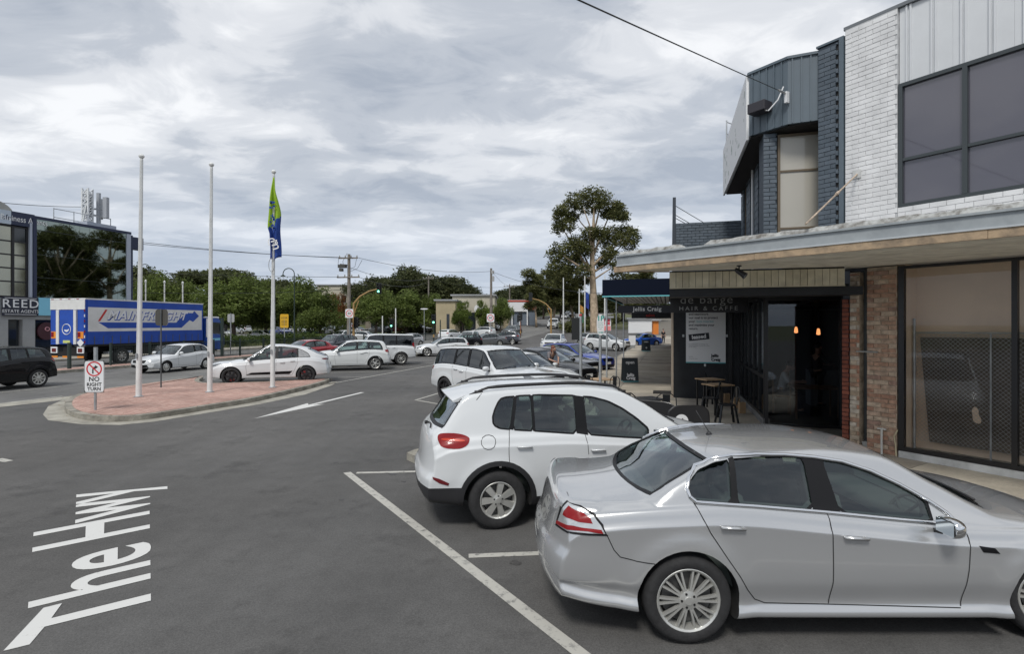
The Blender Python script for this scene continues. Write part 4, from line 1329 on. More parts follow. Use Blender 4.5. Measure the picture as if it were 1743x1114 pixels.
def brick_mesh(w, h, d, m):
 k = (round(w,3), round(h,3), round(d,3), m.name)
 if k not in BRICKS:
  b = MB().box((0,0,0), (w, h, d)); me = newmesh('brick', b.v, b.f, [m])
  bm = bmesh.new(); bm.from_mesh(me); bmesh.ops.bevel(bm, geom=[e for e in bm.edges if all(v.co.z > 0 for v in e.verts)], offset=.004, segments=1, affect='EDGES'); bm.to_mesh(me); bm.free()
  BRICKS[k] = me
 return BRICKS[k]
def brickwork(parent, M, x0, x1, z0, z1, m, bw=.235, bh=.081, joint=.011, depth=.05, jit=.003, holes=None, limit=300, name='brick'):
 """a running bond laid brick by brick in frame M (x right, y up, z out)"""
 n = 0; r = 0; z = z0
 while z+bh*.5 < z1:
  h = min(bh, z1-z)-joint
  x = x0 - (bw/2 if r % 2 else 0)
  while x < x1-.02:
   a, b = max(x, x0), min(x+bw, x1)
   if b-a > .05:
    w = b-a-joint
    if not (holes and holes(r, (a+b)/2)):
     me = brick_mesh(w, h, depth, m)
     o = obj(name, me, parent)
     o.matrix_local = M @ Matrix.Translation(((a+b)/2, z+bh/2, depth/2-0.012+random.uniform(-jit, jit))) @ Matrix.Rotation(random.uniform(-.006, .006), 4, 'Z')
     n += 1
   x += bw
  z += bh; r += 1
 return n
def fbox(mb, M, x0, x1, y0, y1, z0, z1, mi=0):
 vs = [M @ Vector((x, y, z)) for x in (x0, x1) for y in (y0, y1) for z in (z0, z1)]
 mb.add(vs, [(0,1,3,2),(4,6,7,5),(0,4,5,1),(2,3,7,6),(0,2,6,4),(1,5,7,3)], mi)
 return mb
def fpart(name, M, x0, x1, y0, y1, z0, z1, m, parent, bevel=0.0):
 mb = MB(); fbox(mb, M, x0, x1, y0, y1, z0, z1); return mb.build(name, m, parent, bevel=bevel)
MF = face_frame(F0, FR)                     # the near shop's front
# ---- white brick shop
shop = empty('shop_building'); tag(shop, 'white painted brick shop with dark upstairs windows, ribbed white cladding and bare brick pier below', 'shop')
fpart('upper_wall', MF, -.01, 7.5, 3.50, 4.458, -5.0, .027, M_mortarw, shop)
fpart('upper_wall', MF, -.01, 7.5, 4.46, 7.92, -5.0, -.10, M_inner, shop)
fpart('upper_wall', MF, -.87, -.012, 3.50, 7.93, -5.0, .027, M_mortarw, shop)
fpart('back_wall', MF, .10, 7.5, .14, 3.49, -2.6, -2.5, M_tan, shop)
fpart('side_wall', MF, -.06, .06, .14, 3.49, -2.6, -.10, M_tan, shop)
fpart('parapet_cap', MF, -.90, 7.5, 7.93, 7.99, -.30, .03, mat('cap_metal', (.16,.175,.19), .5), shop)
brickwork(shop, MF, -.87, -.01, 3.86, 7.93, M_whitebrick, bh=.086, joint=.007, jit=.0015)
mb = MB(); 
for r in range(7):                                    # strip of brick under the windows
 z = 3.86+.086*r
 x = -.01-(.117 if r % 2 else 0)
 while x < 7:
  a, b = max(x, -.005), x+.235
  fbox(mb, MF, a+.004, b-.004, z+.004, z+.082, .0, .038+random.uniform(-.001,.001)); x += .235
mb.build('brick_course', M_whitebrick, shop)['kind'] = 'stuff'
# ribbed cladding sheets
cl = MB()
fbox(cl, MF, 0, .76, 0, 1.33, 0, .012)
for rx in (.06, .13, .31, .38, .56, .63): fbox(cl, MF.copy(), rx, rx+.028, 0, 1.33, .012, .034)
clm = MB(); fbox(clm, Matrix.Identity(4), .0, .758, 0, 1.31, 0, .012)
for rx in (.10, .16, .46, .52): fbox(clm, Matrix.Identity(4), rx, rx+.028, 0.0, 1.31, .012, .038)
clme = newmesh('cladding_sheet', clm.v, clm.f, [M_whitemetal])
for k in range(10):
 o = obj('cladding_sheet', clme, shop); o.matrix_local = MF @ Matrix.Translation((.0+.76*k, 6.61, -.035+.0))
# upstairs windows
def window(parent, M, x0, x1, y0, y1, cols, rows, fw, fm, pm, depth=.06, out=.0, sill=None, name='window'):
 w = MB()
 fbox(w, M, x0, x1, y0, y0+fw, out-depth, out); fbox(w, M, x0, x1, y1-fw, y1, out-depth, out)
 fbox(w, M, x0, x0+fw, y0+fw, y1-fw, out-depth, out); fbox(w, M, x1-fw, x1, y0+fw, y1-fw, out-depth, out)
 for c in cols: fbox(w, M, c-fw*.55, c+fw*.55, y0+fw, y1-fw, out-depth, out+.004)
 cc = [x0+fw]+[v for c in cols for v in (c-fw*.55, c+fw*.55)]+[x1-fw]
 for r in rows:
  for i in range(0, len(cc), 2): fbox(w, M, cc[i], cc[i+1], r-fw*.4, r+fw*.4, out-depth, out-.008)
 wo = w.build(name, fm, parent)
 rr = [y0+fw]+[v for r in rows for v in (r-fw*.4, r+fw*.4)]+[y1-fw]
 for i in range(0, len(cc), 2):
  for j in range(0, len(rr), 2):
   fpart('pane', M, cc[i]-.004, cc[i+1]+.004, rr[j]-.004, rr[j+1]+.004, out-depth*.6-.008, out-depth*.6, pm, wo)
 return wo
window(shop, MF, .0, 5.42, 4.46, 6.60, [.93, 1.83, 2.73, 3.63, 4.53], [5.28], .062, M_greyframe, M_purple, depth=.09, out=.03)
# shop front: plinth, black frame, glass, the fence stored behind it
fpart('plinth', MF, .0, 7.5, .10, .262, -.405, .02, M_whitep, shop)
fr = MB(); fbox(fr, MF, .0, .085, .267, 3.45, -.06, .03); fbox(fr, MF, .085, 7.4, .267, .335, -.06, .03)
for xm in (1.53, 3.0, 4.5, 6.0): fbox(fr, MF, xm-.035, xm+.035, .335, 3.45, -.06, .03)
fbox(fr, MF, .085, 7.4, 3.40, 3.45, -.055, .025)
fro = fr.build('shopfront_frame', M_blackf, shop)
for a, b in ((.085, 1.495), (1.565, 2.965), (3.035, 4.465), (4.535, 5.965)):
 fpart('shop_window', MF, a-.003, b+.003, .33, 3.405, -.02, -.012, M_shopglass, shop)
fpart('display_floor', MF, .05, 7.4, .14, .27, -1.6, -.41, M_conc, shop)
fpart('display_board', MF, .06, 7.4, .272, 3.44, -.56, -.52, M_tan, shop)
for x, y, a in ((.5,.29,.2),(.7,.30,-.3),(.9,.29,.6),(.6,.3,1.0)):
 mbd = MB(); mbd.tube([MF @ Vector((x+.3*math.cos(a)*t, y+.02*math.sin(t*6), -.20+.12*math.sin(a)*t)) for t in (-1,-.5,0,.5,1)], .006, 5)
 tag(mbd.build('offcut', mat('dark_wire', (.05,.04,.035), .7)), ('nearest','second','third','farthest')[[.5,.7,.9,.6].index(x)]+' loose dark wire offcut lying inside the empty shop window', 'wire', 'wire offcuts on the display floor')
fence = empty('temporary_fence'); tag(fence, 'chain link fence panel hung with dark shade cloth standing inside the empty shop window', 'fence')
def cloth():
 m = MB(); a = [(.30,.42),(.16,2.22),(5.0,2.26),(5.0,.42)]
 vs = [MF @ Vector((x, y, -.40)) for x, y in a]+[MF @ Vector((x, y, -.405)) for x, y in a]
 m.add(vs, [(0,1,2,3),(7,6,5,4),(0,3,7,4),(1,5,6,2),(0,4,5,1)])
 return m.build('shade_cloth', M_cloth, fence)
cloth()
m = MB()
m.tube([MF @ Vector((.10, .27, -.33)), MF @ Vector((.10, 2.55, -.33))], .022, 8); m.tube([MF @ Vector((.10, 2.30, -.33)), MF @ Vector((5.0, 2.34, -.33))], .016, 8)
m.tube([MF @ Vector((1.15, .27, -.33)), MF @ Vector((1.15, 2.32, -.33))], .014, 8); m.tube([MF @ Vector((2.4, .27, -.33)), MF @ Vector((2.4, 2.32, -.33))], .014, 8)
m.build('fence_frame', M_galv, fence, smooth=True)
m = MB(); p_ = .068
for k in range(-28, 62):
 for sg in (1, -1):
  pts = []
  for (x, y) in ((k*p_, .42), (k*p_+1.88*sg*1.0, 2.30)):
   pts.append((x, y))
  (xa, ya), (xb, yb) = pts
  # clip to the panel
  def at_x(x): return ya+(yb-ya)*(x-xa)/(xb-xa)
  lo, hi = (.11, 4.0)
  P_ = sorted(pts)
  (xa, ya), (xb, yb) = P_
  if xb < lo or xa > hi: continue
  if xa < lo: ya = ya+(yb-ya)*(lo-xa)/(xb-xa); xa = lo
  if xb > hi: yb = yb-(yb-ya)*(xb-hi)/(xb-xa); xb = hi
  m.bar(MF @ Vector((xa, ya, -.36)), MF @ Vector((xb, yb, -.36)), .0035, mi=0)
mo = m.build('chain_link', M_galv, fence); mo['kind'] = 'stuff'
# tear in the cloth
tc_ = MB(); tpts = chaikin([(.90,.86),(.99,.82),(1.02,.90),(.97,.98),(.98,1.05),(.93,1.12),(.88,1.04),(.90,.95)], 2)
tc_.prism(tpts, -.398, -.395, M=MF); tc_.build('tear', M_tan, fence)
# bare brick pier and the narrow one beside it
n1 = brickwork(shop, MF, -.50, -.015, .16, 3.44, M_redbrick, jit=.006)
fpart('pier_core', MF, -.495, -.02, .12, 3.46, -.40, .024, M_mortar, shop)
fpart('recess_strip', MF, -.62, -.50, .30, 3.46, -.30, -.12, M_dgreyp, shop)
fpart('recess_base', MF, -.62, -.50, .12, .30, -.30, -.06, M_whitep, shop)
n2 = brickwork(shop, MF, -.79, -.62, .16, 3.36, M_wornbrick, jit=.006)
fpart('pier_core', MF, -.785, -.625, .12, 3.40, -.40, .024, M_mortar, shop)
n3 = brickwork(shop, MF, -.93, -.80, .16, 2.95, M_darkred, jit=.002)
fpart('pier_core', MF, -.925, -.805, .12, 3.44, -.40, -.010, mat('grey_render', (.10,.11,.13), .8), shop)
m = MB(); m.tube([FD(-.24, .07, .15), FD(-.24, .07, .62)], .018, 8); m.tube([FD(-.31, .07, .60), FD(-.17, .07, .60)], .014, 8); m.build('tap_pipe', mat('white_pipe', (.6,.6,.57), .5), shop)
m = MB(); m.tube([FD(-.66, .06, 1.95), FD(-.30, .07, 1.95)], .016, 6); m.build('pipe_stub', M_galv, shop)
m = MB(); m.tube([FD(.0,.05,.62), FD(-.05,.06,.5), FD(-.03,.05,.35), FD(-.02,.06,.16)], .012, 6); m.build('loose_conduit', mat('cream_conduit', (.55,.48,.32), .6), shop)
# ---- the long canopy in front
canopy = empty('canopy'); tag(canopy, 'long weathered street canopy with grey blue fascia and bare timber edge over the near footpath', 'canopy')
CA, CB = Vector((2.05, 10.66, 0)), Vector((5.80, 6.25, 0))
cd = (CB-CA).normalized(); CC = CA+cd*11.0; cn = Vector((cd.y, -cd.x, 0)); cn = cn if cn.dot(FN) > 0 else -cn     # outward
MCn = face_frame(CA, cd); 
LW = 11.0
fpart('fascia', MCn, 0, LW, 3.585, 3.765, -.03, .0, M_fascia, canopy)
fpart('gutter_lip', MCn, -.01, LW, 3.755, 3.785, -.05, .03, M_fascia, canopy)
fpart('gutter_lip', MCn, -.01, LW, 3.572, 3.592, -.05, .02, mat('pale_lip', (.45,.48,.50), .6), canopy)
m = MB(); random.seed(3)
x = 0.0; up_ = []
while x < LW:
 up_.append((x, 3.868+random.uniform(-.012,.012) if not (1.35 < x < 1.85) else 3.80)); x += .12
for (a, za), (b, zb_) in zip(up_, up_[1:]):
 vs = [MCn @ Vector(p) for p in ((a,3.785,-.035),(b,3.785,-.035),(b,zb_,-.10),(a,za,-.10),(a,3.785,-.16),(b,3.785,-.16),(b,zb_,-.16),(a,za,-.16))]
 m.add(vs, [(0,1,2,3),(3,2,6,7),(5,4,7,6),(1,0,4,5)])
m.build('flashing', M_rust, canopy)
for k in range(4):
 fpart('edge_timber', MCn, -.08+2.8*k, 2.715+2.8*k, 3.462, 3.572, -.045, .004+.003*(k % 2), M_timber, canopy)
# far end of the canopy
e0, e1 = EN(11.05, 0.0), EN(11.05, 3.02)
MCe = face_frame(CA+Vector((0,0,0)), (e0-CA))
le = (e0-CA).length
fpart('end_timber', MCe, .02, le, 3.462, 3.555, -.04, .0, M_timber, canopy)
fpart('end_fascia', MCe, .0, le, 3.56, 3.765, -.04, .0, M_fascia, canopy)
# roof and soffit boards
roof_poly = [CA-cn*.06, CC-cn*.06, FD(7.6, 0), FD(-.9, 0), e1, e0]
def cano_plate(name, poly, z0, z1, m_):
 mb = MB(); mb.prism([(p.x, p.y) for p in poly], z0, z1); o = mb.build(name, m_, canopy)
 bm = bmesh.new(); bm.from_mesh(o.data); bmesh.ops.recalc_face_normals(bm, faces=bm.faces[:]); bm.to_mesh(o.data); bm.free(); return o
cano_plate('canopy_roof', roof_poly, 3.60, 3.70, mat('canopy_roof_metal', (.25,.26,.26), .6))
RP = [(p.x, p.y) for p in roof_poly]
for k in range(64):
 off = .02+.10*k
 a = CA-cn*off; n_ = (-cn.x, -cn.y)
 poly = clip_poly(RP, (a.x, a.y), n_)
 b = CA-cn*(off+.088)
 if poly: poly = clip_poly(poly, (b.x, b.y), (cn.x, cn.y))
 if len(poly) < 3: continue
 mb = MB(); mb.prism(poly, 3.478+random.uniform(0,.003), 3.50); o = mb.build('soffit_board', M_soffit, canopy)
 bm = bmesh.new(); bm.from_mesh(o.data); bmesh.ops.recalc_face_normals(bm, faces=bm.faces[:]); bm.to_mesh(o.data); bm.free()
cano_plate('soffit_backing', [CA-cn*.1, CC-cn*.1, FD(7.5, 0), FD(-.9, 0), e1, e0], 3.504, 3.512, M_inner)
# stay rod
m = MB(); a, b = FD(-.66, .03, 5.20), Vector((4.25, 7.9, 3.90)); m.tube([a, b], .014, 8)
mid_ = a+(b-a)*.42; m.tube([mid_, mid_+(b-a).normalized()*.16], .026, 8)
tag(m.build('stay_rod', mat('rusty_rod', (.45,.36,.28), .7, var=.4, scale=10), smooth=True), 'rusty tie rod running from white brick pier down to the canopy', 'tie rod')
fpart('anchor_plate', MF, -.73, -.59, 5.12, 5.27, .02, .06, M_whitep, shop)
def spotlight(pos, d, label):
 t = empty('spotlight', pos); tag(t, label, 'spotlight')
 m = MB(); m.lathe([(.04, 0), (.04, -.02)], n=12); m.tube([(0,0,-.01), (0,0,-.09)], .012, 6); m.build('bracket', M_blackf, t)
 d = Vector(d).normalized(); m = MB(); p0 = Vector((0,0,-.11))-d*.08
 m.tube([p0, p0+d*.05, p0+d*.15, p0+d*.21], [.03, .042, .05, .062], 14); m.build('lamp_housing', M_blackf, t, smooth=True)
 m = MB(); m.tube([p0+d*.205, p0+d*.214], [.054, .054], 14); m.build('lens', M_clens, t)
 return t
spotlight(P(1258, 452, 9.3), (.55, -.35, -.5), 'black spotlight hanging under the canopy beside the cream boards')
spotlight(P(1165, 493, 12.5), (.7, -.5, -.35), 'small black spotlight above the cafe name board')
# ---- cafe (blue-grey upper floor)
cafe = empty('cafe_building'); tag(cafe, 'cafe with black ground floor and blue grey brick and metal clad upper floor', 'cafe')
MB1 = face_frame(e0, (e1-e0))
wB = (e1-e0).length
fpart('boxed_beam', MB1, 0, wB, 3.15, 3.475, -.34, -.03, M_inner, cafe)
for k in range(25):
 x0 = wB/25*k; fpart('fascia_board', MB1, x0+.004, x0+wB/25-.004, 3.155+.0, 3.45, -.03, random.uniform(-.004, 0), M_cream, cafe)
fpart('drip_bead', MB1, 0, wB, 3.135, 3.153, -.04, .012, M_cream, cafe)
fpart('lintel', MB1, .0, wB+.3, 2.98, 3.13, -.60, -.05, M_blackw, cafe)
# ceiling of the recess
mb = MB(); mb.prism([(p.x, p.y) for p in (EN(11.5,0), EN(11.5,4.2), EN(18.2,4.2), EN(18.2,0))][::-1], 3.14, 3.20); mb.build('recess_ceiling', M_blackw, cafe)
# side wall between pier and glass
ms = face_frame(EN(11.35, 3.72), (EX, EY, 0)); 
fpart('side_wall', ms, -.05, 2.3, .14, 3.14, -.12, .0, M_blackw, cafe)
# glass front facing the street end
MG = face_frame(EN(13.5, 2.08), (EY, -EX, 0)); wg = 1.62
g_ = MB(); fbox(g_, MG, 0, .07, .16, 3.14, -.07, .0); fbox(g_, MG, wg-.05, wg, .16, 3.14, -.07, 0); fbox(g_, MG, .07, wg-.05, .16, .20, -.07, 0); fbox(g_, MG, .07, wg-.05, 2.98, 3.14, -.07, 0)
g_.build('door_frame', M_blackf, cafe)
fpart('glass_door', MG, .07, wg-.05, .20, 2.98, -.045, -.035, M_cafeglass, cafe)
# window wall along the footpath
MS = face_frame(EN(17.85, 2.06), (-EX, -EY, 0)); ww_ = 4.33
fpart('sill_step', MS, 0, ww_, .14, .30, -.12, .02, mat('grey_step', (.16,.16,.16), .8), cafe)
g_ = MB()
fbox(g_, MS, 0, ww_, .302, .36, -.08, 0); fbox(g_, MS, 0, ww_, 1.20, 1.28, -.08, 0); fbox(g_, MS, 0, ww_, 3.04, 3.14, -.08, 0)
for x in (0, .9, 1.75, 2.6, 3.45, ww_-.07): fbox(g_, MS, x, x+.07, .36, 1.20, -.08, 0); fbox(g_, MS, x, x+.07, 1.28, 3.04, -.08, 0)
g_.build('window_frame', M_blackf, cafe)
for i, x in enumerate((.07, .97, 1.82, 2.67, 3.52)):
 xe = (.9, 1.75, 2.6, 3.45, ww_-.07)[i]
 fpart('window_pane', MS, x-.003, xe+.003, .355, 1.205, -.045, -.037, M_cafeglass, cafe); fpart('window_pane', MS, x-.003, xe+.003, 1.275, 3.045, -.045, -.037, M_cafeglass, cafe)
for k in range(22):
 x = .12+.19*k; fpart('blind_slat', MS, x, x+.085, 1.34, 3.0, -.115, -.108, M_signw, cafe)
# interior
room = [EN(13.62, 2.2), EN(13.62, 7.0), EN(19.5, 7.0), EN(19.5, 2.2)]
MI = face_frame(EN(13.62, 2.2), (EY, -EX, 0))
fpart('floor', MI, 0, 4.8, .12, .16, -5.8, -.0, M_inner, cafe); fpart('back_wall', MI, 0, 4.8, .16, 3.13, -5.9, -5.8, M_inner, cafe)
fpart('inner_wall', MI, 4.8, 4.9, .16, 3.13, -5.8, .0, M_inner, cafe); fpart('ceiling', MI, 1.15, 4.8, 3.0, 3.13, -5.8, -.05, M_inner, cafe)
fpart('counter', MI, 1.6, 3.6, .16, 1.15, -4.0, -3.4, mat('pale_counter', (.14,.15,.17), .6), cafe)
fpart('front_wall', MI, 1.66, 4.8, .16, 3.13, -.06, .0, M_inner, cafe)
def pendant(pos, label):
 t = empty('pendant_lamp', pos); tag(t, label, 'lamp', 'pendant lamps in the cafe')
 m = MB(); m.tube([(0,0,.5), (0,0,.06)], .006, 5); m.build('cord', M_blackf, t)
 m = MB(); m.lathe([(.02,.08),(.035,.04),(.045,-.06),(.03,-.08)], n=12); m.build('lamp_glass', M_lampon, t, smooth=True)
def pr_at(M, px, py):
 """where the sight line through a photo point meets the plane z=0 of a frame"""
 d = Vector(((px-CX)/F, 1, -(py-HY)/F)); o = Vector((0, 0, H)); Mi = M.inverted()
 o2 = Mi @ o; d2 = Mi.to_3x3() @ d; t = -o2.z/d2.z; q = o2+d2*t
 return q.x, q.y
def pray(px, py, s):
 r_ = (px-CX)/F; Y = s/(EX*r_+EY); return P(px, py, Y)
pendant(pray(1355, 562, 15.5), 'left lit orange pendant lamp inside the cafe'); pendant(pray(1393, 565, 15.0), 'right lit orange pendant lamp inside the cafe')
def table(pos, rz, w, d, h, top, leg, label, grp=None, name='table'):
 t = empty(name, pos, rz); tag(t, label, 'table', grp)
 MB().box((0,0,h-.015), (w, d, .03)).build('tabletop', top, t, bevel=.004)
 for sx in (-1,1):
  for sy in (-1,1): MB().bar((sx*(w/2-.05), sy*(d/2-.05), 0), (sx*(w/2-.05), sy*(d/2-.05), h-.03), .035).build('leg', leg, t)
 return t
def cafe_chair_mesh():
 seat = MB(); seat.prism(chaikin([(-.19,-.18),(.19,-.18),(.17,.18),(-.17,.18)], 2), .43, .455)
 legs = []
 for sx in (-1, 1):
  for sy in (-1, 1):
   m = MB(); m.bar((sx*.15, sy*.14, .44), (sx*.215, sy*.21, 0), .045, .03); legs.append(m)
 back = MB(); pts = [(-.17,-.16,.45),(-.20,-.21,.62),(-.19,-.235,.78),(-.10,-.245,.85),(.10,-.245,.85),(.19,-.235,.78),(.20,-.21,.62),(.17,-.16,.45)]
 back.tube(pts, .012, 6); sl = MB(); sl.box((0,-.215,.65), (.15,.006,.38), M=None)
 arm = MB()
 return seat, legs, back, sl
CH = {}
def cafe_chair(pos, rz, label, grp='black metal cafe chairs'):
 t = empty('cafe_chair', pos, rz); tag(t, label, 'chair', grp)
 if not CH:
  se, le_, ba, sl = cafe_chair_mesh()
  for nm, m in (('seat', se), ('backrest', ba), ('back_splat', sl)): CH[nm] = newmesh(nm, m.v, m.f, [M_chairk])
  CH['leg'] = [newmesh('leg', m.v, m.f, [M_chairk]) for m in le_]
 for nm in ('seat', 'backrest', 'back_splat'): obj(nm, CH[nm], t)
 for l in CH['leg']: obj('leg', l, t)
 return t
cafe_chair(G(1237, 722, .15), math.atan2(EY, EX)+R(8), 'nearest black metal chair at the small timber tables by the cafe window')
cafe_chair(G(1221, 712, .15)+Vector((-.05,.35,0)), math.atan2(EY, EX)-R(10), 'black metal chair partly hidden behind the nearest one at the cafe tables')
cafe_chair(G(1222, 690, .15)+Vector((0,.3,0)), math.atan2(EY, EX)+R(170), 'black metal chair tucked against the far cafe table by the poster wall')
table(at(1222, 14.0, .15), R(16), .60, .55, .76, M_tabletop, M_blackf, 'nearer small timber cafe table beside the window', 'small cafe tables')
table(at(1208, 15.4, .15), R(16), .60, .55, .76, M_tabletop, M_blackf, 'farther small timber cafe table near the poster wall', 'small cafe tables')
for k, (px, Y) in enumerate(((1237, 15.9), (1253, 15.0), (1263, 14.1))):
 MBx = MB().box((0,0,.14), (.16,.10,.28)); o = MBx.build('timber_block', M_tabletop, None, bevel=.006); o.location = at(px, Y, .15)+Vector((0,0,.32)); tag(o, ('timber sill block farthest from the camera', 'middle timber sill block', 'timber sill block nearest the glass door')[k]+' against the cafe wall', 'block')
 o.location.z = .15
table(pray(1385, 660, 14.9)*Vector((1,1,0))+Vector((0,0,.16)), R(-16), 1.0, .8, .76, M_woodd, M_woodd, 'brown dining table inside the cafe behind the glass door')
# ---- poster wall
MP = face_frame(EN(17.9, .12), (EY, -EX, 0))
fpart('end_wall', MP, 0, 1.94, .14, 3.14, -.25, 0, M_blackw, cafe)
fpart('wall_edge', MP, -.07, .0, .14, 3.14, -.22, .02, mat('pale_wall_edge', (.36,.30,.24), .8), cafe)
fpart('pilaster', MP, 1.62, 1.72, .14, 3.14, .0, .05, M_blackf, cafe)
poster = empty('poster'); tag(poster, 'white leased poster with black sticker on the black end wall of the cafe', 'poster')
xl, yb = pr_at(MP, 1167.6, 618); xr, yt = pr_at(MP, 1235, 523)
fpart('poster_board', MP, xl, xr, yb, yt, .012, .035, M_signw, poster); fpart('poster_foot', MP, xl, xr, yb, yb+.035, .0352, .038, M_teal, poster)
pw, ph = xr-xl, yt-yb
def ptext(s, x, y, size, m, **k):
 text_mesh(s, size, m, poster, 'lettering', MP @ Matrix.Translation((xl+x*pw, yt-y*ph, .037)), align='LEFT', depth=.003, **k)
ptext('our people', .07, .06, .10, M_signk, bold=.002); ptext('and teamwork', .07, .125, .098, M_signk, bold=.002)
ptext('our goal is to protect', .07, .19, .098, M_signk, bold=.002); ptext('your', .07, .255, .098, M_signk, bold=.002); ptext('best interest', .27, .255, .098, M_teal)
ptext('and maximise your', .07, .32, .098, M_signk, bold=.002); ptext('return.', .07, .385, .098, M_signk, bold=.002)
stm = MP @ Matrix.Translation((xl+.33*pw, yt-.53*ph, .036)) @ Matrix.Rotation(R(6), 4, 'Z')
mb = MB(); mb.prism([(-.30,-.10),(.30,-.10),(.30,.10),(-.30,.10)], 0, .006, M=stm); mb.build('sticker', M_signk, poster)
text_mesh('leased', .17, M_signw, poster, 'lettering', stm @ Matrix.Translation((0,0,.008)), bold=.006, depth=.003)
for i, s in enumerate(('For information on leasing your', 'property please contact the team', 'in our office.')): ptext(s, .07, .66+.028*i, .045, mat('grey_print', (.25,.26,.27), .6))
for i, s in enumerate(('leasing', 'property team')): ptext(s, .07, .885+.035*i, .045, mat('grey_print'))
ptext('Jellis', .64, .865, .12, M_signk, bold=.006); ptext('Craig', .64, .935, .12, M_signk, bold=.006)
for px, py in ((1163, 572), (1237, 572), (1200, 622)):
 x, y = pr_at(MP, px, py); fpart('clip', MP, x-.03, x+.03, y-.04, y+.04, 0, .03, M_galv, poster)
# ---- name board
MN = face_frame(EN(15.5, -.03), (EY, -EX, 0))
nb = empty('name_board'); tag(nb, 'dark cafe name board reading de barge hair and caffe under the recess ceiling', 'sign')
x0n, y0n = pr_at(MN, 1141, 532); x1n, y1n = pr_at(MN, 1272, 502)
fpart('board', MN, x0n, x1n+.02, y0n-.01, y1n+.02, -.06, .0, M_blackf, nb)
M_engr = mat('worn_lettering', (.42,.43,.43), .6)
xa, ya = pr_at(MN, 1202, 511); text_mesh('de barge', .30, M_engr, nb, 'lettering', MN @ Matrix.Translation((xa, ya, .003)), bold=-.003, spacing=1.12, sx=1.15)
xa, ya = pr_at(MN, 1205, 525.5); text_mesh('HAIR & CAFFE', .155, M_engr, nb, 'lettering', MN @ Matrix.Translation((xa, ya, .003)), spacing=1.45, sx=1.1)
# ---- cafe upper floor
# pilaster continuing the shop front
brickwork(cafe, MF, -1.37, -1.03, 3.86, 7.76, M_bluebrick, bh=.086, joint=.008, jit=.0015)
fpart('pilaster_core', MF, -1.365, -.98, 3.60, 7.78, -1.2, .026, M_mortarb, cafe)
brickwork(cafe, MF, -1.03, -.975, 3.86, 7.76, M_bluebrick, bh=.172, joint=.09, name='half_brick', depth=.09)
fpart('pilaster_slot', MF, -1.03, -.976, 3.86, 7.76, .0265, .0285, M_inner, cafe)
fpart('pilaster_edge', MF, -.975, -.892, 3.60, 7.80, -.02, .05, M_bluemetal, cafe)
fpart('pilaster_cap', MF, -1.40, -.89, 7.80, 7.84, -.3, .05, M_bluemetal, cafe)
# cladding band: three faces
Zc0, Zc1 = 6.43, 7.72
V0 = FD(-1.38, -.02); V1 = EN(11.95, 2.26); V2 = EN(12.5, 1.62); V3 = EN(17.85, 1.62)
def clad_face(a, b, flip=False, ribs=.16, m=M_bluemetal, th=.10):
 Mx = face_frame(Vector((a.x, a.y, 0)), (b-a)); L_ = (b-a).length
 # facing out towards the street: a is on the left seen from outside
 fpart('cladding_panel', Mx, 0, L_, Zc0, Zc1, -th, .0, m, cafe)
 k = 0; x = ribs*.5
 mb = MB()
 while x < L_-.02:
  fbox(mb, Mx, x-.012, x+.012, Zc0+.002, Zc1-.002, .0005, .022); x += ribs
 mb.build('cladding_rib', m, cafe)
 fpart('cladding_cap', Mx, -.01, L_+.01, Zc1, Zc1+.05, -th, .035, M_bluemetal, cafe)
 return Mx
clad_face(V1, V0); Mc2 = clad_face(V2, V1)
Mc3 = clad_face(V3, V2, m=M_whitemetal, ribs=10)
sg_ = empty('wall_sign'); tag(sg_, 'long white sign panel with faded pattern on the side of the blue grey upper floor', 'sign')
fpart('sign_panel', Mc3, .05, 5.3, Zc0-.06, Zc1+.02, .002, .05, M_signw, sg_)
random.seed(11)
mb = MB()
for k in range(26):
 x = random.uniform(.3, 5.0); y = random.uniform(Zc0+.15, Zc1-.25); r_ = random.uniform(.04, .10)
 mb.prism(chaikin([(x-r_, y-r_*.6), (x+r_*.2, y-r_), (x+r_, y+r_*.3), (x, y+r_)], 1), .051, .053, M=Mc3)
mb.build('floral_print', mat('faded_print', (.35,.40,.38), .7), sg_)
m = MB(); m.tube([Mc3 @ Vector((.6,Zc1,.0)), Mc3 @ Vector((.6,Zc1+.75,.0))], .02, 6); m.tube([Mc3 @ Vector((.6,Zc1+.7,.0)), Mc3 @ Vector((.2,Zc1+.66,-.4))], .012, 6); m.tube([Mc3 @ Vector((.6,Zc1+.35,.0)), Mc3 @ Vector((.2,Zc1+.3,-.4))], .012, 6)
m.build('sign_bracket', M_galv, sg_)
mb = MB(); mb.prism([(p.x, p.y) for p in (V0+FN*-.06, V1+EN(.06,.06), V2+EN(.07,.04), V3+EN(-.04,.05), EN(17.8, 6), EN(12.0, 6))], Zc0-.03, Zc0-.002); o = mb.build('overhang_soffit', M_inner, cafe)
mb = MB(); mb.prism([(p.x, p.y) for p in (V0+FN*-.06, V1+EN(.06,.06), V2+EN(.07,.04), V3+EN(-.04,.05), EN(17.8, 6), EN(12.0, 6))], Zc1-.3, Zc1-.02); o = mb.build('roof', M_inner, cafe)
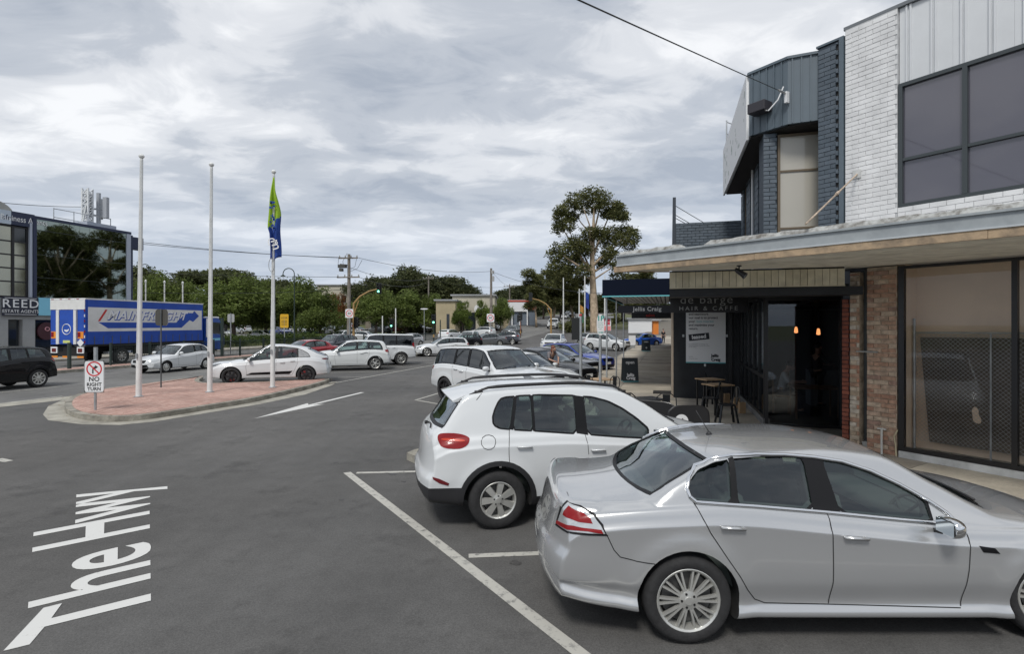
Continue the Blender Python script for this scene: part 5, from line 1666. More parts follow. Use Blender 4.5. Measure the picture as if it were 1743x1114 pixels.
# walls and windows under it
W0 = EN(12.35, 2.15); W1 = EN(12.35, 3.3)
MW = face_frame(W0, (EY, -EX, 0))
xb0, xb1 = pr_at(MW, 1299, 300)[0], pr_at(MW, 1322, 300)[0]
brickwork(cafe, MW, xb0, xb1, 3.72, 6.4, M_bluebrick, bh=.086, joint=.008, jit=.0015)
fpart('upper_wall', MW, xb0+.01, xb1-.005, 3.5, 6.42, -.6, -.002, M_mortarb, cafe)
window(cafe, MW, xb1+.02, 1.25, 3.95, 6.36, [], [4.42, 5.60], .05, M_brownf, M_blindp, depth=.05, out=.0)
MW2 = face_frame(EN(17.85, 2.12), (-EX, -EY, 0))
fpart('upper_wall', MW2, 0, 5.4, 3.5, 6.42, -.12, -.03, M_mortarb, cafe)
for a, b in ((0, .55), (1.25, 1.95), (2.65, 3.3), (4.0, 4.5), (5.15, 5.5)):
 brickwork(cafe, MW2, a, b, 3.9, 6.4, M_bluebrick, bw=.235, bh=.172, joint=.014)
for a, b in ((.57, 1.23), (1.97, 2.63), (3.32, 3.98), (4.52, 5.13)):
 window(cafe, MW2, a, b, 3.95, 6.38, [], [5.6], .045, M_brownf, M_purple, depth=.05, out=-.01)
m = MB(); m.tube([MW2 @ Vector((2.7,3.8,.08)), MW2 @ Vector((2.7,6.4,.08))], .03, 8); m.build('downpipe', M_signw, cafe, smooth=True)
# black box on the cladding and the service bracket
x, y = pr_at(Mc2, 1303, 186)
bx = empty('floodlight'); tag(bx, 'black box floodlight fixed to the blue grey cladding', 'floodlight')
fpart('housing', Mc2, x-.22, x+.16, y-.10, y+.10, .02, .30, mat('dark_housing', (.03,.028,.035), .5), bx, bevel=.01)
m = MB(); m.tube([Mc2 @ Vector((x+.12,y-.10,.2)), Mc2 @ Vector((x+.2,y-.14,.22)), Mc2 @ Vector((x+.34,y+.05,.12)), Mc2 @ Vector((x+.42,y+.30,.06))], .014, 6); m.build('cable', M_signw, bx)
# ---- parapet of the next shop
par = empty('parapet_wall'); tag(par, 'low dark blue grey brick parapet behind the canopy beyond the cafe', 'wall')
MPp = face_frame(EN(18.3, .2), (EY, -EX, 0))
fpart('wall_core', MPp, 0, 2.0, 3.2, 5.68, -.3, -.0, M_mortarb, par)
brickwork(par, MPp, 0, 2.0, 4.6, 5.68, M_bluebrick, bh=.09, bw=.24)
fin = empty('sign_fin'); tag(fin, 'tall narrow dark sign fin with stay rods standing above the parapet', 'sign')
MFi = face_frame(EN(24, .15), (-EX, -EY, 0))
mb = MB(); mb.prism([(0,3.9),(5.6,3.9),(5.6,6.55),(0,5.6)], -.05, .05, M=MFi); mb.build('fin_panel', mat('navy_metal', (.035,.045,.06), .5), fin)
m = MB()
for z0, n0 in ((6.3, 1.05), (5.9, .5), (6.0, .62)): m.tube([EN(18.6, .2, z0), EN(18.9, .2+n0, 5.65)], .012, 5)
m.build('stay', M_dgreyp, fin)
# ------------------------------------------------------------------ far shops along the footpath
M_shopw = mat('shop_wall', (.30,.27,.23), .85, var=.15, scale=1)
M_shopr = mat('shop_wall_red', (.22,.05,.045), .8, var=.15, scale=1)
M_shopg = mat('shop_wall_grey', (.16,.16,.17), .8, var=.15, scale=1)
M_dglass = mat('dark_shop_glass', (.02,.025,.03), .06, spec=.8)
M_ribw = rnd_mat('white_ribbed_soffit', [(.60,.60,.58),(.56,.56,.54)], rough=.6, var=.1, bump=0.05)
def zs(s): return hgt_s(s)
def row_shop(s0, s1, h, wm, awm, aw, label, name='shop_building', front=0.2, under=None):
 t = empty(name, EN(s0, front, zs(s0))); tag(t, label, 'shop', 'shops along the footpath')
 t.rotation_euler = (0, 0, 0)
 T = Matrix.Translation(-EN(s0, front, zs(s0)))
 Mx = T @ face_frame(EN(s1, front), (-EX, -EY, 0)); L_ = s1-s0
 zb = zs(s0)
 fpart('wall', Mx, 0, L_, 2.9+zb, h+zb, -8, 0, wm, t); fpart('pier', Mx, 0, .35, .1+zb, 2.9+zb, -.5, .0, wm, t); fpart('pier', Mx, L_-.35, L_, .1+zb, 2.9+zb, -.5, .0, wm, t)
 fpart('stall_riser', Mx, .35, L_-.35, .1+zb, .6+zb, -.3, -.06, wm, t)
 n = max(2, int(L_/2)); w = (L_-.7)/n
 for k in range(n):
  fpart('shop_window', Mx, .35+k*w+.03, .35+(k+1)*w-.03, .62+zb, 2.85+zb, -.18, -.14, M_dglass, t)
 f = MB()
 for k in range(n+1): fbox(f, Mx, .35+k*w-.03, .35+k*w+.03, .6+zb, 2.9+zb, -.2, -.04)
 f.build('window_frame', M_blackf, t)['kind'] = 'stuff'
 if aw:
  z0, z1, dep, col = aw
  fpart('awning_roof', Mx, .0, L_-.02, z0+.10+zb, z1+zb, .0, dep, col, t)
  for k in range(int(dep/.16)): fpart('awning_soffit_rib', Mx, .02, L_-.05, z0+zb+.03, z0+.098+zb, .06+.16*k, .06+.16*k+.12, M_ribw, t)
 return t, Mx
# Jellis Craig awning
def row(s0, s1, h, wm, aw, label): return row_shop(s0, s1, h, wm, M_navy, aw, label)
t1, _ = row(18.93, 26.9, 4.6, M_blackw, (3.40, 3.86, 2.30, M_navy), 'black fronted estate agency shop with deep navy awning beyond the cafe')
T1 = Matrix.Translation(-t1.location)
MJ = T1 @ face_frame(EN(18.86, -2.2), (EY, -EX, 0))
fpart('awning_valance', MJ, 0, 2.62, 3.42, 3.97, -.04, .0, M_navy, t1); fpart('valance_edge', MJ, 0, 2.62, 3.375, 3.418, -.045, .003, M_teal, t1)
MJ2 = T1 @ face_frame(EN(27.0, -2.22), (-EX, -EY, 0)); fpart('awning_valance', MJ2, 0, 8.1, 3.42, 3.97, -.04, 0, M_navy, t1); fpart('valance_edge', MJ2, 0, 8.1, 3.375, 3.418, -.045, .003, M_teal, t1)
hs = empty('hanging_sign', EN(19.6, -.9, 3.0)); tag(hs, 'black hanging sign with white agency name under the navy awning', 'sign')
MH = Matrix.Translation(-hs.location) @ face_frame(EN(19.6, -1.75), (EY, -EX, 0))
fpart('board', MH, 0, 1.95, 2.84, 3.10, -.08, 0, M_signk, hs)
text_mesh('Jellis Craig', .20, M_signw, hs, 'lettering', MH @ Matrix.Translation((1.0, 2.97, .004)), bold=.005, spacing=1.1)
fpart('hanger', MH, .3, .32, 3.10, 3.40, -.05, -.03, M_blackf, hs); fpart('hanger', MH, 1.6, 1.62, 3.10, 3.40, -.05, -.03, M_blackf, hs)
hs2 = empty('hanging_sign', EN(24, -.9, 2.9)); tag(hs2, 'second smaller hanging sign with red lettering behind the white lettered one', 'sign')
MH2 = Matrix.Translation(-hs2.location) @ face_frame(EN(24.5, -1.6), (EY, -EX, 0))
fpart('board', MH2, 0, 1.7, 2.70, 2.96, -.08, 0, M_signk, hs2); text_mesh('salon', .18, mat('red_print', (.5,.03,.03), .6), hs2, 'lettering', MH2 @ Matrix.Translation((.8, 2.83, .004)), bold=.004)
row(27.0, 34.5, 4.4, M_shopr, (3.0, 3.3, 2.6, M_shopg), 'dark red fronted shop with grey awning along the footpath')
row(34.6, 43.0, 4.8, M_shopw, (3.0, 3.3, 2.6, M_shopg), 'beige fronted shop with grey awning along the footpath')
row(43.1, 52.0, 4.4, M_shopg, (3.0, 3.3, 2.6, M_shopr), 'grey fronted shop with red awning along the footpath')
row(52.1, 61.5, 4.6, M_shopr, (3.0, 3.3, 2.6, M_shopw), 'dark red fronted shop with pale awning at the far end of the row')
def post_thing(p, h, r, m, label, cat='post', name='post', grp=None):
 mb = MB(); mb.tube([(0,0,0), (0,0,h)], r, 8); o = mb.build(name, m, None, loc=p, smooth=True); tag(o, label, cat, grp); return o
for k, s in enumerate((19.2, 22.8, 26.5)):
 post_thing(EN(s, -2.1, .13), 3.3, .03, M_galv, ('nearest', 'middle', 'farthest')[k]+' slim post holding up the navy awning', 'post', 'awning_post', 'posts under the navy awning')
# ------------------------------------------------------------------ office building on the left
M_mir = mat('mirror_curtain_wall', (.27,.31,.28), .02, 1.0)
M_mir2 = mat('bronze_window_glass', (.36,.35,.28), .06, .9)
M_navyb = mat('navy_band', (.018,.027,.065), .5)
M_greyb = mat('pale_grey_column', (.38,.42,.50), .5)
M_rend = mat('grey_render_wall', (.30,.31,.32), .8, var=.1, scale=1)
ofc = empty('office_building', EN(38, -42.2, 0)); tag(ofc, 'two storey office with mirrored glass wall, navy trim and shops below at far left', 'building')
TO = Matrix.Translation(-ofc.location)
MO = TO @ face_frame(EN(52, -42.2), (-EX, -EY, 0))       # x runs towards the camera from the far corner; faces the street (+n)
MO = TO @ face_frame(EN(20, -42.2), (EX, EY, 0))
# street face looks towards +n: right vector must be such that normal = +n
MO = TO @ face_frame(EN(24.0, -42.2), (EX, EY, 0))
def n_of(px):
 r_ = (px-CX)/F; Y = -42.2/(r_*EY-EX); return Y*(r_*EX+EY)-24.0
xs0, xs1, xs2 = n_of(-120), n_of(60), n_of(222)
fpart('core', MO, xs0, xs2-.3, .1, 9.7, -14, -.5, M_inner, ofc)
# curtain wall of mirror panes
cw = n_of(62), n_of(215); nc, nr = 9, 3
hts = [4.25, 5.7, 7.3, 9.0, 9.75]
for i in range(nc):
 for j in range(4):
  a = cw[0]+(cw[1]-cw[0])*i/nc; b = cw[0]+(cw[1]-cw[0])*(i+1)/nc
  o = fpart('mirror_pane', MO, a+.006, b-.006, hts[j]+.01, hts[j+1]-.01, -.06+random.uniform(-.002,.002), -.0+random.uniform(-.003,.003), M_mir, ofc)
for j in range(1, 4): fpart('mullion', MO, cw[0], cw[1], hts[j]-.012, hts[j]+.012, -.01, .012, M_greyframe, ofc)
fpart('wall_cap', MO, cw[0]-.2, cw[1]+.4, 9.75, 9.95, -.6, .05, M_navyb, ofc)
fpart('corner_column', MO, cw[1], cw[1]+.35, .1, 9.75, -.4, .06, M_greyb, ofc); fpart('corner_column', MO, cw[1]+.36, cw[1]+.55, .1, 9.7, -.4, .02, M_navyb, ofc)
fpart('corner_sign', MO, cw[1]+.56, cw[1]+1.5, 8.6, 9.6, -.6, .0, M_navyb, ofc)
ca, cb = n_of(44), n_of(58)
fpart('corner_column', MO, ca+.2, cb-.15, 4.2, 9.4, -.3, .08, M_greyb, ofc); fpart('corner_column', MO, cb-.12, cb+.1, 4.2, 9.75, -.3, .12, M_navyb, ofc)
# bay with gridded windows
gx = [n_of(v) for v in (-110, -84, -58, -30, -2, 24)]+[ca+.15]
gz = [4.3, 5.3, 6.2, 7.1, 8.0, 9.0]
for i in range(len(gx)-1):
 for j in range(5): fpart('office_pane', MO, gx[i]+.06, gx[i+1]-.06, gz[j]+.04, gz[j+1]-.04, -.2, -.15, M_mir2 if not (j == 4 and i == 5) else M_dglass, ofc)
fr = MB()
for x in gx: fbox(fr, MO, x-.07, x+.07, 4.25, 9.05, -.22, -.08)
for z in gz: fbox(fr, MO, gx[0], gx[-1], z-.045, z+.045, -.22, -.10)
fr.build('window_grid', M_blackf, ofc)['kind'] = 'stuff'
fpart('sign_band', MO, n_of(-110), n_of(18), 9.1, 10.0, -.3, .06, mat('pale_blue_sign', (.45,.52,.60), .6), ofc); fpart('sign_band', MO, n_of(18)+.01, cb, 9.1, 10.0, -.3, .06, M_navyb, ofc)
text_mesh('Business Agents', .55, M_signw, ofc, 'lettering', MO @ Matrix.Translation(((n_of(18)+cb)/2+.1, 9.52, .063)), sx=.80)
text_mesh('sfr', .5, M_navyb, ofc, 'lettering', MO @ Matrix.Translation((n_of(10), 9.52, .063)))
# ground floor
fpart('ground_wall', MO, xs0, cw[1], 2.75, 4.2, -.5, .0, M_rend, ofc)
for px in (-100, -50, 0, 47, 140, 190): 
 a = n_of(px); fpart('ground_pier', MO, a-.3, a+.45, .12, 2.75, -.5, .02, M_rend, ofc)
for a, b in ((-46, -4), (6, 43), (52, 136), (144, 186)):
 a, b = n_of(a)+.35, n_of(b)-.2; k = max(1, int((b-a)/1.6)); w = (b-a)/k
 for i in range(k): fpart('shop_window', MO, a+w*i+.04, a+w*(i+1)-.04, .3, 2.7, -.35, -.3, M_dglass, ofc)
rd = empty('shop_sign', EN(34, -42.1, 3.6)); tag(rd, 'navy sign reading REED estate agents above the left shops', 'sign')
MR = Matrix.Translation(-rd.location) @ face_frame(EN(24.0, -42.1), (EX, EY, 0))
ra, rb = n_of(1), n_of(61)
fpart('board', MR, ra, rb, 3.0, 4.28, .0, .12, mat('navy_sign', (.015,.018,.035), .5), rd); fpart('border', MR, ra+.1, rb-.1, 3.08, 3.11, .1205, .125, M_signw, rd); fpart('border', MR, ra+.1, rb-.1, 4.17, 4.20, .1205, .125, M_signw, rd)
mR = (ra+rb)/2
text_mesh('REED', .78, M_signw, rd, 'lettering', MR @ Matrix.Translation((mR, 3.80, .125)), bold=.006, sx=1.10, spacing=1.15); text_mesh('ESTATE AGENTS', .30, M_signw, rd, 'lettering', MR @ Matrix.Translation((mR, 3.30, .125)), sx=.98)
ki = empty('shop_sign', EN(38, -42.1, 3.6)); tag(ki, 'pale blue sign starting with the letters KI beside the navy one', 'sign')
MK = Matrix.Translation(-ki.location) @ face_frame(EN(24.0, -42.1), (EX, EY, 0))
fpart('board', MK, rb+.04, rb+5.2, 3.05, 4.28, 0, .12, mat('light_blue_sign', (.22,.55,.72), .5), ki)
text_mesh('KIDS', .62, M_signk, ki, 'lettering', MK @ Matrix.Translation((rb+1.0, 3.62, .125)), align='LEFT', spacing=1.2)
rl = empty('round_sticker', EN(37.5, -42.0, 1.6)); tag(rl, 'round dark window sign with pink ring beside the blue truck', 'sign')
ML_ = Matrix.Translation(-rl.location) @ face_frame(EN(24.0, -42.2), (EX, EY, 0))
mb = MB(); xr_ = n_of(80); mb.prism([(xr_+.62*math.cos(a), 1.95+.62*math.sin(a)) for a in np.linspace(0, 2*math.pi, 24, endpoint=False)], -.10, .03, M=ML_); mb.build('disc', mat('maroon_disc', (.05,.012,.02), .5), rl)
mb = MB(); mb.tube([ML_ @ Vector((xr_+.14*math.cos(a), 2.1+.12*math.sin(a), .04)) for a in np.linspace(0, 2*math.pi, 16)], .03, 5); mb.build('ring', mat('pink_print', (.6,.3,.35), .6), rl)
# roof domes, masts
for px, w in ((18, 2.3), (35, 3.0)):
 pass
dm = MB(); 
for i, (x0_, z_) in enumerate(((n_of(-40), 10.2), (n_of(20), 10.55), (n_of(75), 9.9))):
 pts = [(x0_+(1.5 if i < 2 else 1.8)*math.cos(a), z_-.5+(1.0 if i < 2 else .7)*math.sin(a)) for a in np.linspace(0, math.pi, 14)]
 b = MB(); b.prism(pts, -6.5, -2.2, M=MO); b.build('roof_vault', mat('weathered_vault', (.42,.42,.39), .8, var=.15, scale=1), ofc)
ant = empty('antenna_mast', EN(42, -46, 9.9)); tag(ant, 'white panel antenna mast with handrail frame on the office roof', 'antenna')
TA = Matrix.Translation(-ant.location); wm_ = mat('white_antenna', (.66,.68,.70), .5)
base = EN(n_of(181)+24+.6, -45.0, 0); b2 = EN(n_of(200)+24+.6, -45.0, 0)
m = MB(); hw_m = .24
cs = [TA @ (base+Vector((sx*hw_m, sy*hw_m, 9.9))) for sx, sy in ((-1,-1),(1,-1),(1,1),(-1,1))]
for c in cs: m.bar(c, c+Vector((0,0,3.45)), .10)
for k in range(8):
 for q in range(4): a_, b_ = cs[q], cs[(q+1) % 4]; m.bar(a_+Vector((0,0,.43*k)), b_+Vector((0,0,.43*(k+1))), .06); m.bar(b_+Vector((0,0,.43*k)), a_+Vector((0,0,.43*k)), .06)
mo = m.build('lattice_mast', wm_, ant); m = MB(); m.box(tuple(TA @ (base+Vector((0,0,11.7)))), (.22,.22,3.0)); m.build('mast_core', wm_, ant)
m = MB(); m.tube([TA @ (b2+Vector((0,0,9.8))), TA @ (b2+Vector((0,0,13.2)))], .16, 8)
for a in range(3): m.box(tuple(TA @ (b2+Vector((.6*math.cos(a*2.1),.6*math.sin(a*2.1),12.0)))), (.32,.32,1.7))
m.box(tuple(TA @ (b2+Vector((0,0,11.9)))), (1.3,.12,.12)); m.box(tuple(TA @ (b2+Vector((0,0,11.3)))), (.12,1.3,.12))
m.build('antenna_cluster', mat('grey_antenna', (.35,.37,.40), .5), ant)
m = MB(); r0 = EN(n_of(130)+24, -44.5, 0); e_ = Vector((EX, EY, 0))
for k in range(4):
 p = r0+e_*k*1.45; m.tube([TA @ (p+Vector((0,0,9.8))), TA @ (p+Vector((0,0,11.2)))], .03, 5)
for z in (10.5, 11.15): m.tube([TA @ (r0+Vector((0,0,z))), TA @ (r0+e_*4.35+Vector((0,0,z)))], .03, 5)
m.tube([TA @ (r0+e_*2+Vector((0,0,10.0))), TA @ (base+Vector((0,0,12.6)))], .08, 6)
mo = m.build('handrail', M_galv, ant)
fpart('plant_platform', MO, n_of(165), n_of(214), 9.95, 10.4, -5, -1.0, M_greyb, ofc)
# ------------------------------------------------------------------ buildings far off
def far_box(name, label, px0, px1, Y, z0, z1, depth, m, cat='building', yaw=0.0, wins=None, roof=None):
 a, b = at(px0, Y), at(px1, Y); mid = (a+b)/2; L_ = (b-a).length
 t = empty(name, (mid.x, mid.y, z0), yaw); tag(t, label, cat)
 I = Matrix.Translation((-L_/2, 0, -z0)) @ face_frame((0,0,0), (1,0,0))
 fpart('wall', I, 0, L_, z0, z1, -depth, 0, m, t)
 fpart('roof', I, -.3, L_+.3, z1, z1+.25, -depth-.3, .3, roof or M_rend, t)
 for (xa, xb, za, zb) in (wins or ()):
  w = fpart('window', I, xa*L_, xb*L_, z0+za, z0+zb, .0, .05, M_dglass, t)
  fpart('frame', I, xa*L_-.1, xb*L_+.1, z0+za-.15, z0+za-.01, .0, .12, M_rend, w)
 return t, I, L_
M_tanw = mat('tan_render', (.40,.34,.22), .9, var=.12, scale=.4)
M_creamw = mat('cream_render', (.47,.44,.36), .9, var=.12, scale=.4)
t, I, L_ = far_box('community_building', 'low tan walled building behind the traffic lights', 742, 775, 84, .8, 6.0, 12, M_tanw, wins=[(.55,.7,.9,3.2)])
t, I, L_ = far_box('shop_building', 'cream building with glass front and round sign behind the sixty sign', 770, 842, 92, 1.0, 7.2, 14, M_creamw, wins=[(.05,.28,.3,3.0),(.32,.55,.3,3.4),(.66,.86,.3,3.0)])
mb = MB(); mb.lathe([(.75,-.05),(.75,.05)], c=tuple(I @ Vector((L_*.62, 5.0, .15)))[:3], n=16, axis='Y'); mb.build('round_sign', M_signw, t)
far_box('apartment_building', 'pale flat roofed building rising behind the green trees', 540, 622, 128, 2, 11.5, 20, M_creamw, wins=[(.1,.2,5.5,7.2),(.3,.4,5.5,7.2),(.5,.6,5.5,7.2),(.7,.8,5.5,7.2)])
far_box('long_building', 'long brown walled building behind the trees and parked cars', 622, 742, 100, 1.2, 4.8, 14, mat('brown_wall', (.20,.175,.14), .9, var=.2, scale=.3), wins=[(.08,.16,.6,2.4),(.24,.32,.6,2.4),(.40,.48,.6,2.4),(.56,.64,.6,2.4),(.72,.80,.6,2.4)])
t, I, L_ = far_box('roadside_shop', 'white and red fronted shop beside the highway hill', 866, 912, 112, 2.2, 7.2, 10, mat('blue_grey_wall', (.15,.18,.22), .8))
fpart('white_fascia', I, -.2, L_*.70, 5.0, 6.9, .02, .4, M_signw, t); fpart('red_fascia', I, L_*.70+.05, L_+.1, 5.4, 7.8, .02, .4, mat('red_fascia', (.50,.08,.05), .6), t); fpart('red_edge', I, -.2, L_*.70, 7.0, 7.3, .02, .42, mat('red_fascia'), t)
for k in range(3): fpart('post', I, L_*(.1+.28*k), L_*(.1+.28*k)+.25, 2.2, 5.0, .5, .75, M_signw, t)
far_box('kiosk', 'small tan kiosk at the kerb near the silver suv', 852, 865, 96, 1.2, 4.0, 4, M_tanw)
far_box('orange_cabinet', 'small orange cabinet at the far end of the footpath', 1112, 1121, 78, .8, 2.9, .8, mat('orange_paint', (.65,.20,.03), .6), cat='cabinet')
t, I, L_ = far_box('billboard', 'red and white board behind the white parked suv', 1021, 1040, 72, 1.55, 3.25, .15, M_signw, cat='sign')
for r in range(2):
 for c in range(2): fpart('red_square', I, L_*(.12+.45*c), L_*(.45+.45*c), 2.35+.42*r, 2.7+.42*r, .0, .04, mat('red_square_print', (.55,.05,.08), .6), t)
fpart('pink_band', I, .05, L_-.05, 1.6, 2.2, .0, .03, mat('pink_band', (.75,.25,.25), .6), t)
far_box('white_gate_wall', 'short white wall under the trees at the far end of the footpath', 1070, 1112, 84, 1.0, 3.2, .4, M_signw, cat='wall')
# ------------------------------------------------------------------ trees
def leaf_mat(name, c1, c2, c3):
 m = bpy.data.materials.new(name); m.use_nodes = True
 nt = m.node_tree; ns, ls = nt.nodes, nt.links; b = ns['Principled BSDF']
 g_ = ns.new('ShaderNodeNewGeometry')
 r = ns.new('ShaderNodeValToRGB'); ls.new(g_.outputs['Random Per Island'], r.inputs[0])
 r.color_ramp.elements[0].color = (*c1, 1); r.color_ramp.elements[1].color = (*c3, 1); r.color_ramp.elements[1].position = 1.0
 e = r.color_ramp.elements.new(.5); e.color = (*c2, 1)
 n = ns.new('ShaderNodeTexNoise'); n.inputs['Scale'].default_value = .55; n.inputs['Detail'].default_value = 3; ls.new(g_.outputs['Position'], n.inputs['Vector'])
 mr = ns.new('ShaderNodeMapRange'); ls.new(n.outputs[0], mr.inputs[0]); mr.inputs[1].default_value = .35; mr.inputs[2].default_value = .65; mr.inputs[3].default_value = .72; mr.inputs[4].default_value = 1.3
 oi = ns.new('ShaderNodeObjectInfo'); mr2 = ns.new('ShaderNodeMapRange'); ls.new(oi.outputs['Random'], mr2.inputs[0]); mr2.inputs[3].default_value = .85; mr2.inputs[4].default_value = 1.15
 mu = ns.new('ShaderNodeMath'); mu.operation = 'MULTIPLY'; ls.new(mr.outputs[0], mu.inputs[0]); ls.new(mr2.outputs[0], mu.inputs[1])
 sc = ns.new('ShaderNodeVectorMath'); sc.operation = 'SCALE'; ls.new(r.outputs[0], sc.inputs[0]); ls.new(mu.outputs[0], sc.inputs['Scale'])
 ls.new(sc.outputs[0], b.inputs['Base Color']); b.inputs['Roughness'].default_value = .6; b.inputs['Specular IOR Level'].default_value = .25
 tl = ns.new('ShaderNodeBsdfTranslucent'); ls.new(sc.outputs[0], tl.inputs[0]); mxs_ = ns.new('ShaderNodeMixShader'); mxs_.inputs[0].default_value = .42
 ls.new(b.outputs[0], mxs_.inputs[1]); ls.new(tl.outputs[0], mxs_.inputs[2]); ls.new(mxs_.outputs[0], ns['Material Output'].inputs[0])
 return m
M_leafe = leaf_mat('gum_leaves', (.065,.078,.028), (.12,.13,.048), (.20,.20,.08))
M_leafd = leaf_mat('dark_leaves', (.045,.058,.026), (.075,.088,.038), (.12,.13,.055))
M_leafg = leaf_mat('green_leaves', (.080,.112,.028), (.125,.168,.042), (.19,.235,.065))
M_leafl = leaf_mat('bright_leaves', (.07,.11,.02), (.12,.17,.035), (.18,.22,.05))
M_leafr = leaf_mat('russet_leaves', (.16,.06,.025), (.20,.085,.03), (.12,.10,.03))
M_leafh = leaf_mat('hedge_leaves', (.035,.06,.015), (.055,.085,.02), (.085,.115,.035))
M_gumbark = mat('gum_bark', (.42,.33,.235), .85, var=.4, scale=1.6, bump=.3, bscale=8)
M_bark = mat('bark', (.085,.065,.05), .9, var=.3, scale=4, bump=.4, bscale=14)
rng = np.random.default_rng(5)
def leaves_mesh(name, blobs, per, size, m, flat=0.5, clump=7):
 """leaf-sized quads scattered in small clumps over the surface and volume of the blobs"""
 P_, S_ = [], []
 for (c, r, wgt) in blobs:
  n = int(per*wgt)
  d = rng.normal(size=(n, 3)); d /= np.linalg.norm(d, axis=1)[:, None]
  rad = rng.uniform(.55, 1.02, n)**.6
  lump = 1+.16*np.sin(d[:,0]*5+c[0])*np.cos(d[:,1]*6+c[1])+.12*np.sin(d[:,2]*9+c[2])
  base = np.array(c)+d*np.array(r)*(rad*lump)[:, None]
  off = rng.normal(scale=size*1.1, size=(n, clump, 3))
  P_.append((base[:, None, :]+off).reshape(-1, 3))
 P_ = np.concatenate(P_); N = len(P_)
 a = rng.normal(size=(N, 3)); a[:, 2] *= flat; a /= np.linalg.norm(a, axis=1)[:, None]
 b = rng.normal(size=(N, 3)); b -= (b*a).sum(1)[:, None]*a; b /= np.linalg.norm(b, axis=1)[:, None]
 s = size*rng.uniform(.6, 1.3, N)[:, None]
 v = np.stack([P_-a*s, P_+b*s*.45, P_+a*s, P_-b*s*.45], 1).reshape(-1, 3)
 me = bpy.data.meshes.new(name); me.vertices.add(4*N); me.vertices.foreach_set('co', v.ravel())
 me.loops.add(4*N); me.loops.foreach_set('vertex_index', np.arange(4*N)); me.polygons.add(N)
 me.polygons.foreach_set('loop_start', np.arange(0, 4*N, 4)); me.polygons.foreach_set('loop_total', np.full(N, 4))
 me.update(); me.validate(); me.materials.append(m)
 return me
def limb(mb, a, b, r0, r1, seg=5, wob=.06):
 a, b = Vector(a), Vector(b); L_ = (b-a).length; pts = [a]
 for i in range(1, seg): t = i/seg; pts.append(a+(b-a)*t+Vector((random.uniform(-1,1), random.uniform(-1,1), random.uniform(-.3,.3)))*L_*wob*math.sin(math.pi*t))
 pts.append(b); mb.tube(pts, [r0+(r1-r0)*i/seg for i in range(seg+1)], 7)
def tree_proto(kind):
 random.seed(hash(kind) % 1000 if False else {'round':3,'round2':9,'dark':5,'dark2':8,'umbrella':12,'slim':15,'small':17}[kind])
 tr = MB()
 if kind in ('round', 'round2', 'small'):
  hh = 7.5; limb(tr, (0,0,0), (0,0,2.6), .22, .16, 4, .02); bl = []
  for k in range(22):
   a = k*2.4; rr = random.uniform(.3, 2.9); z = random.uniform(2.2, 6.7) if rr < 1.9 else random.uniform(1.9, 5.0)
   c = (rr*math.cos(a), rr*math.sin(a), z); bl.append((c, (random.uniform(.9,1.5), random.uniform(.9,1.5), random.uniform(.7,1.1)), 1))
   limb(tr, (0,0,2.2+random.uniform(0,.8)), (c[0]*.85, c[1]*.85, c[2]-.2), .08, .02)
  return bl, tr, hh, 80, .16
 if kind in ('dark', 'dark2'):
  limb(tr, (0,0,0), (0,0,5.5), .40, .28, 5, .02); bl = []
  for k in range(24):
   a = k*2.4; rr = random.uniform(.8, 5.2); z = 9.6-rr*.45+random.uniform(-2.6, .5)
   c = (rr*math.cos(a), rr*math.sin(a), z); bl.append((c, (random.uniform(1.7,2.6), random.uniform(1.7,2.6), random.uniform(.9,1.5)), 1))
   limb(tr, (0,0,4+random.uniform(0,1.5)), (c[0]*.9, c[1]*.9, c[2]-.5), .16, .04)
  return bl, tr, 11, 95, .27
 if kind == 'umbrella':
  limb(tr, (0,0,0), (.3,0,6.5), .35, .25, 5, .03); bl = []
  for k in range(15):
   a = k*2.4; rr = random.uniform(.5, 5.5); z = 10.2-rr*.30+random.uniform(-.5,.3)
   c = (rr*math.cos(a), rr*math.sin(a), z); bl.append((c, (random.uniform(1.4,2.2), random.uniform(1.4,2.2), random.uniform(.45,.8)), 1))
   limb(tr, (.3,0,5.6), (c[0]*.9, c[1]*.9, c[2]-.3), .12, .03)
  return bl, tr, 11, 150, .24
 if kind == 'slim':
  limb(tr, (0,0,0), (.2,.1,11), .22, .06, 7, .02); bl = []
  for k in range(12):
   a = k*2.4; z = 5+8*k/11; rr = random.uniform(.3, 1.9)
   c = (rr*math.cos(a), rr*math.sin(a), z+.3); bl.append((c, (random.uniform(.8,1.4), random.uniform(.8,1.4), random.uniform(.6,1.1)), 1))
   limb(tr, (.1,.05,z-1.4), (c[0]*.9, c[1]*.9, c[2]), .06, .02)
  return bl, tr, 14, 150, .2
TP = {}
def tree(kind, lm, pos, h, w, label, rot=None, name='tree', grp=None, cat='tree', bark=None):
 key = (kind, lm.name)
 if key not in TP:
  bl, tr, hh, per, size = tree_proto(kind)
  TP[key] = (leaves_mesh('crown', bl, per, size, lm), newmesh('trunk', tr.v, tr.f, [bark or M_bark], tr.m, True), hh, max(b[0][0]+b[1][0] for b in bl)*2)
 cr_, tk, hh, ww = TP[key]
 t = empty(name, (pos[0], pos[1], hgt(pos[0], pos[1])), rot if rot is not None else random.uniform(0, 6.3)); tag(t, label, cat, grp)
 sz, sxy = h/hh, w/ww
 t.scale = (sxy, sxy, sz)
 obj('crown', cr_, t); obj('trunk', tk, t)
 return t
def ptree(kind, lm, px, Y, ytop, wpx, label, **k):
 p = at(px, Y); z0 = hgt(p.x, p.y); h = H-(ytop-HY)*Y/F-z0
 return tree(kind, lm, (p.x, p.y), h, wpx*Y/F, label, **k)
GB = 'green street trees by the car park'; GD = 'dark trees on the skyline'
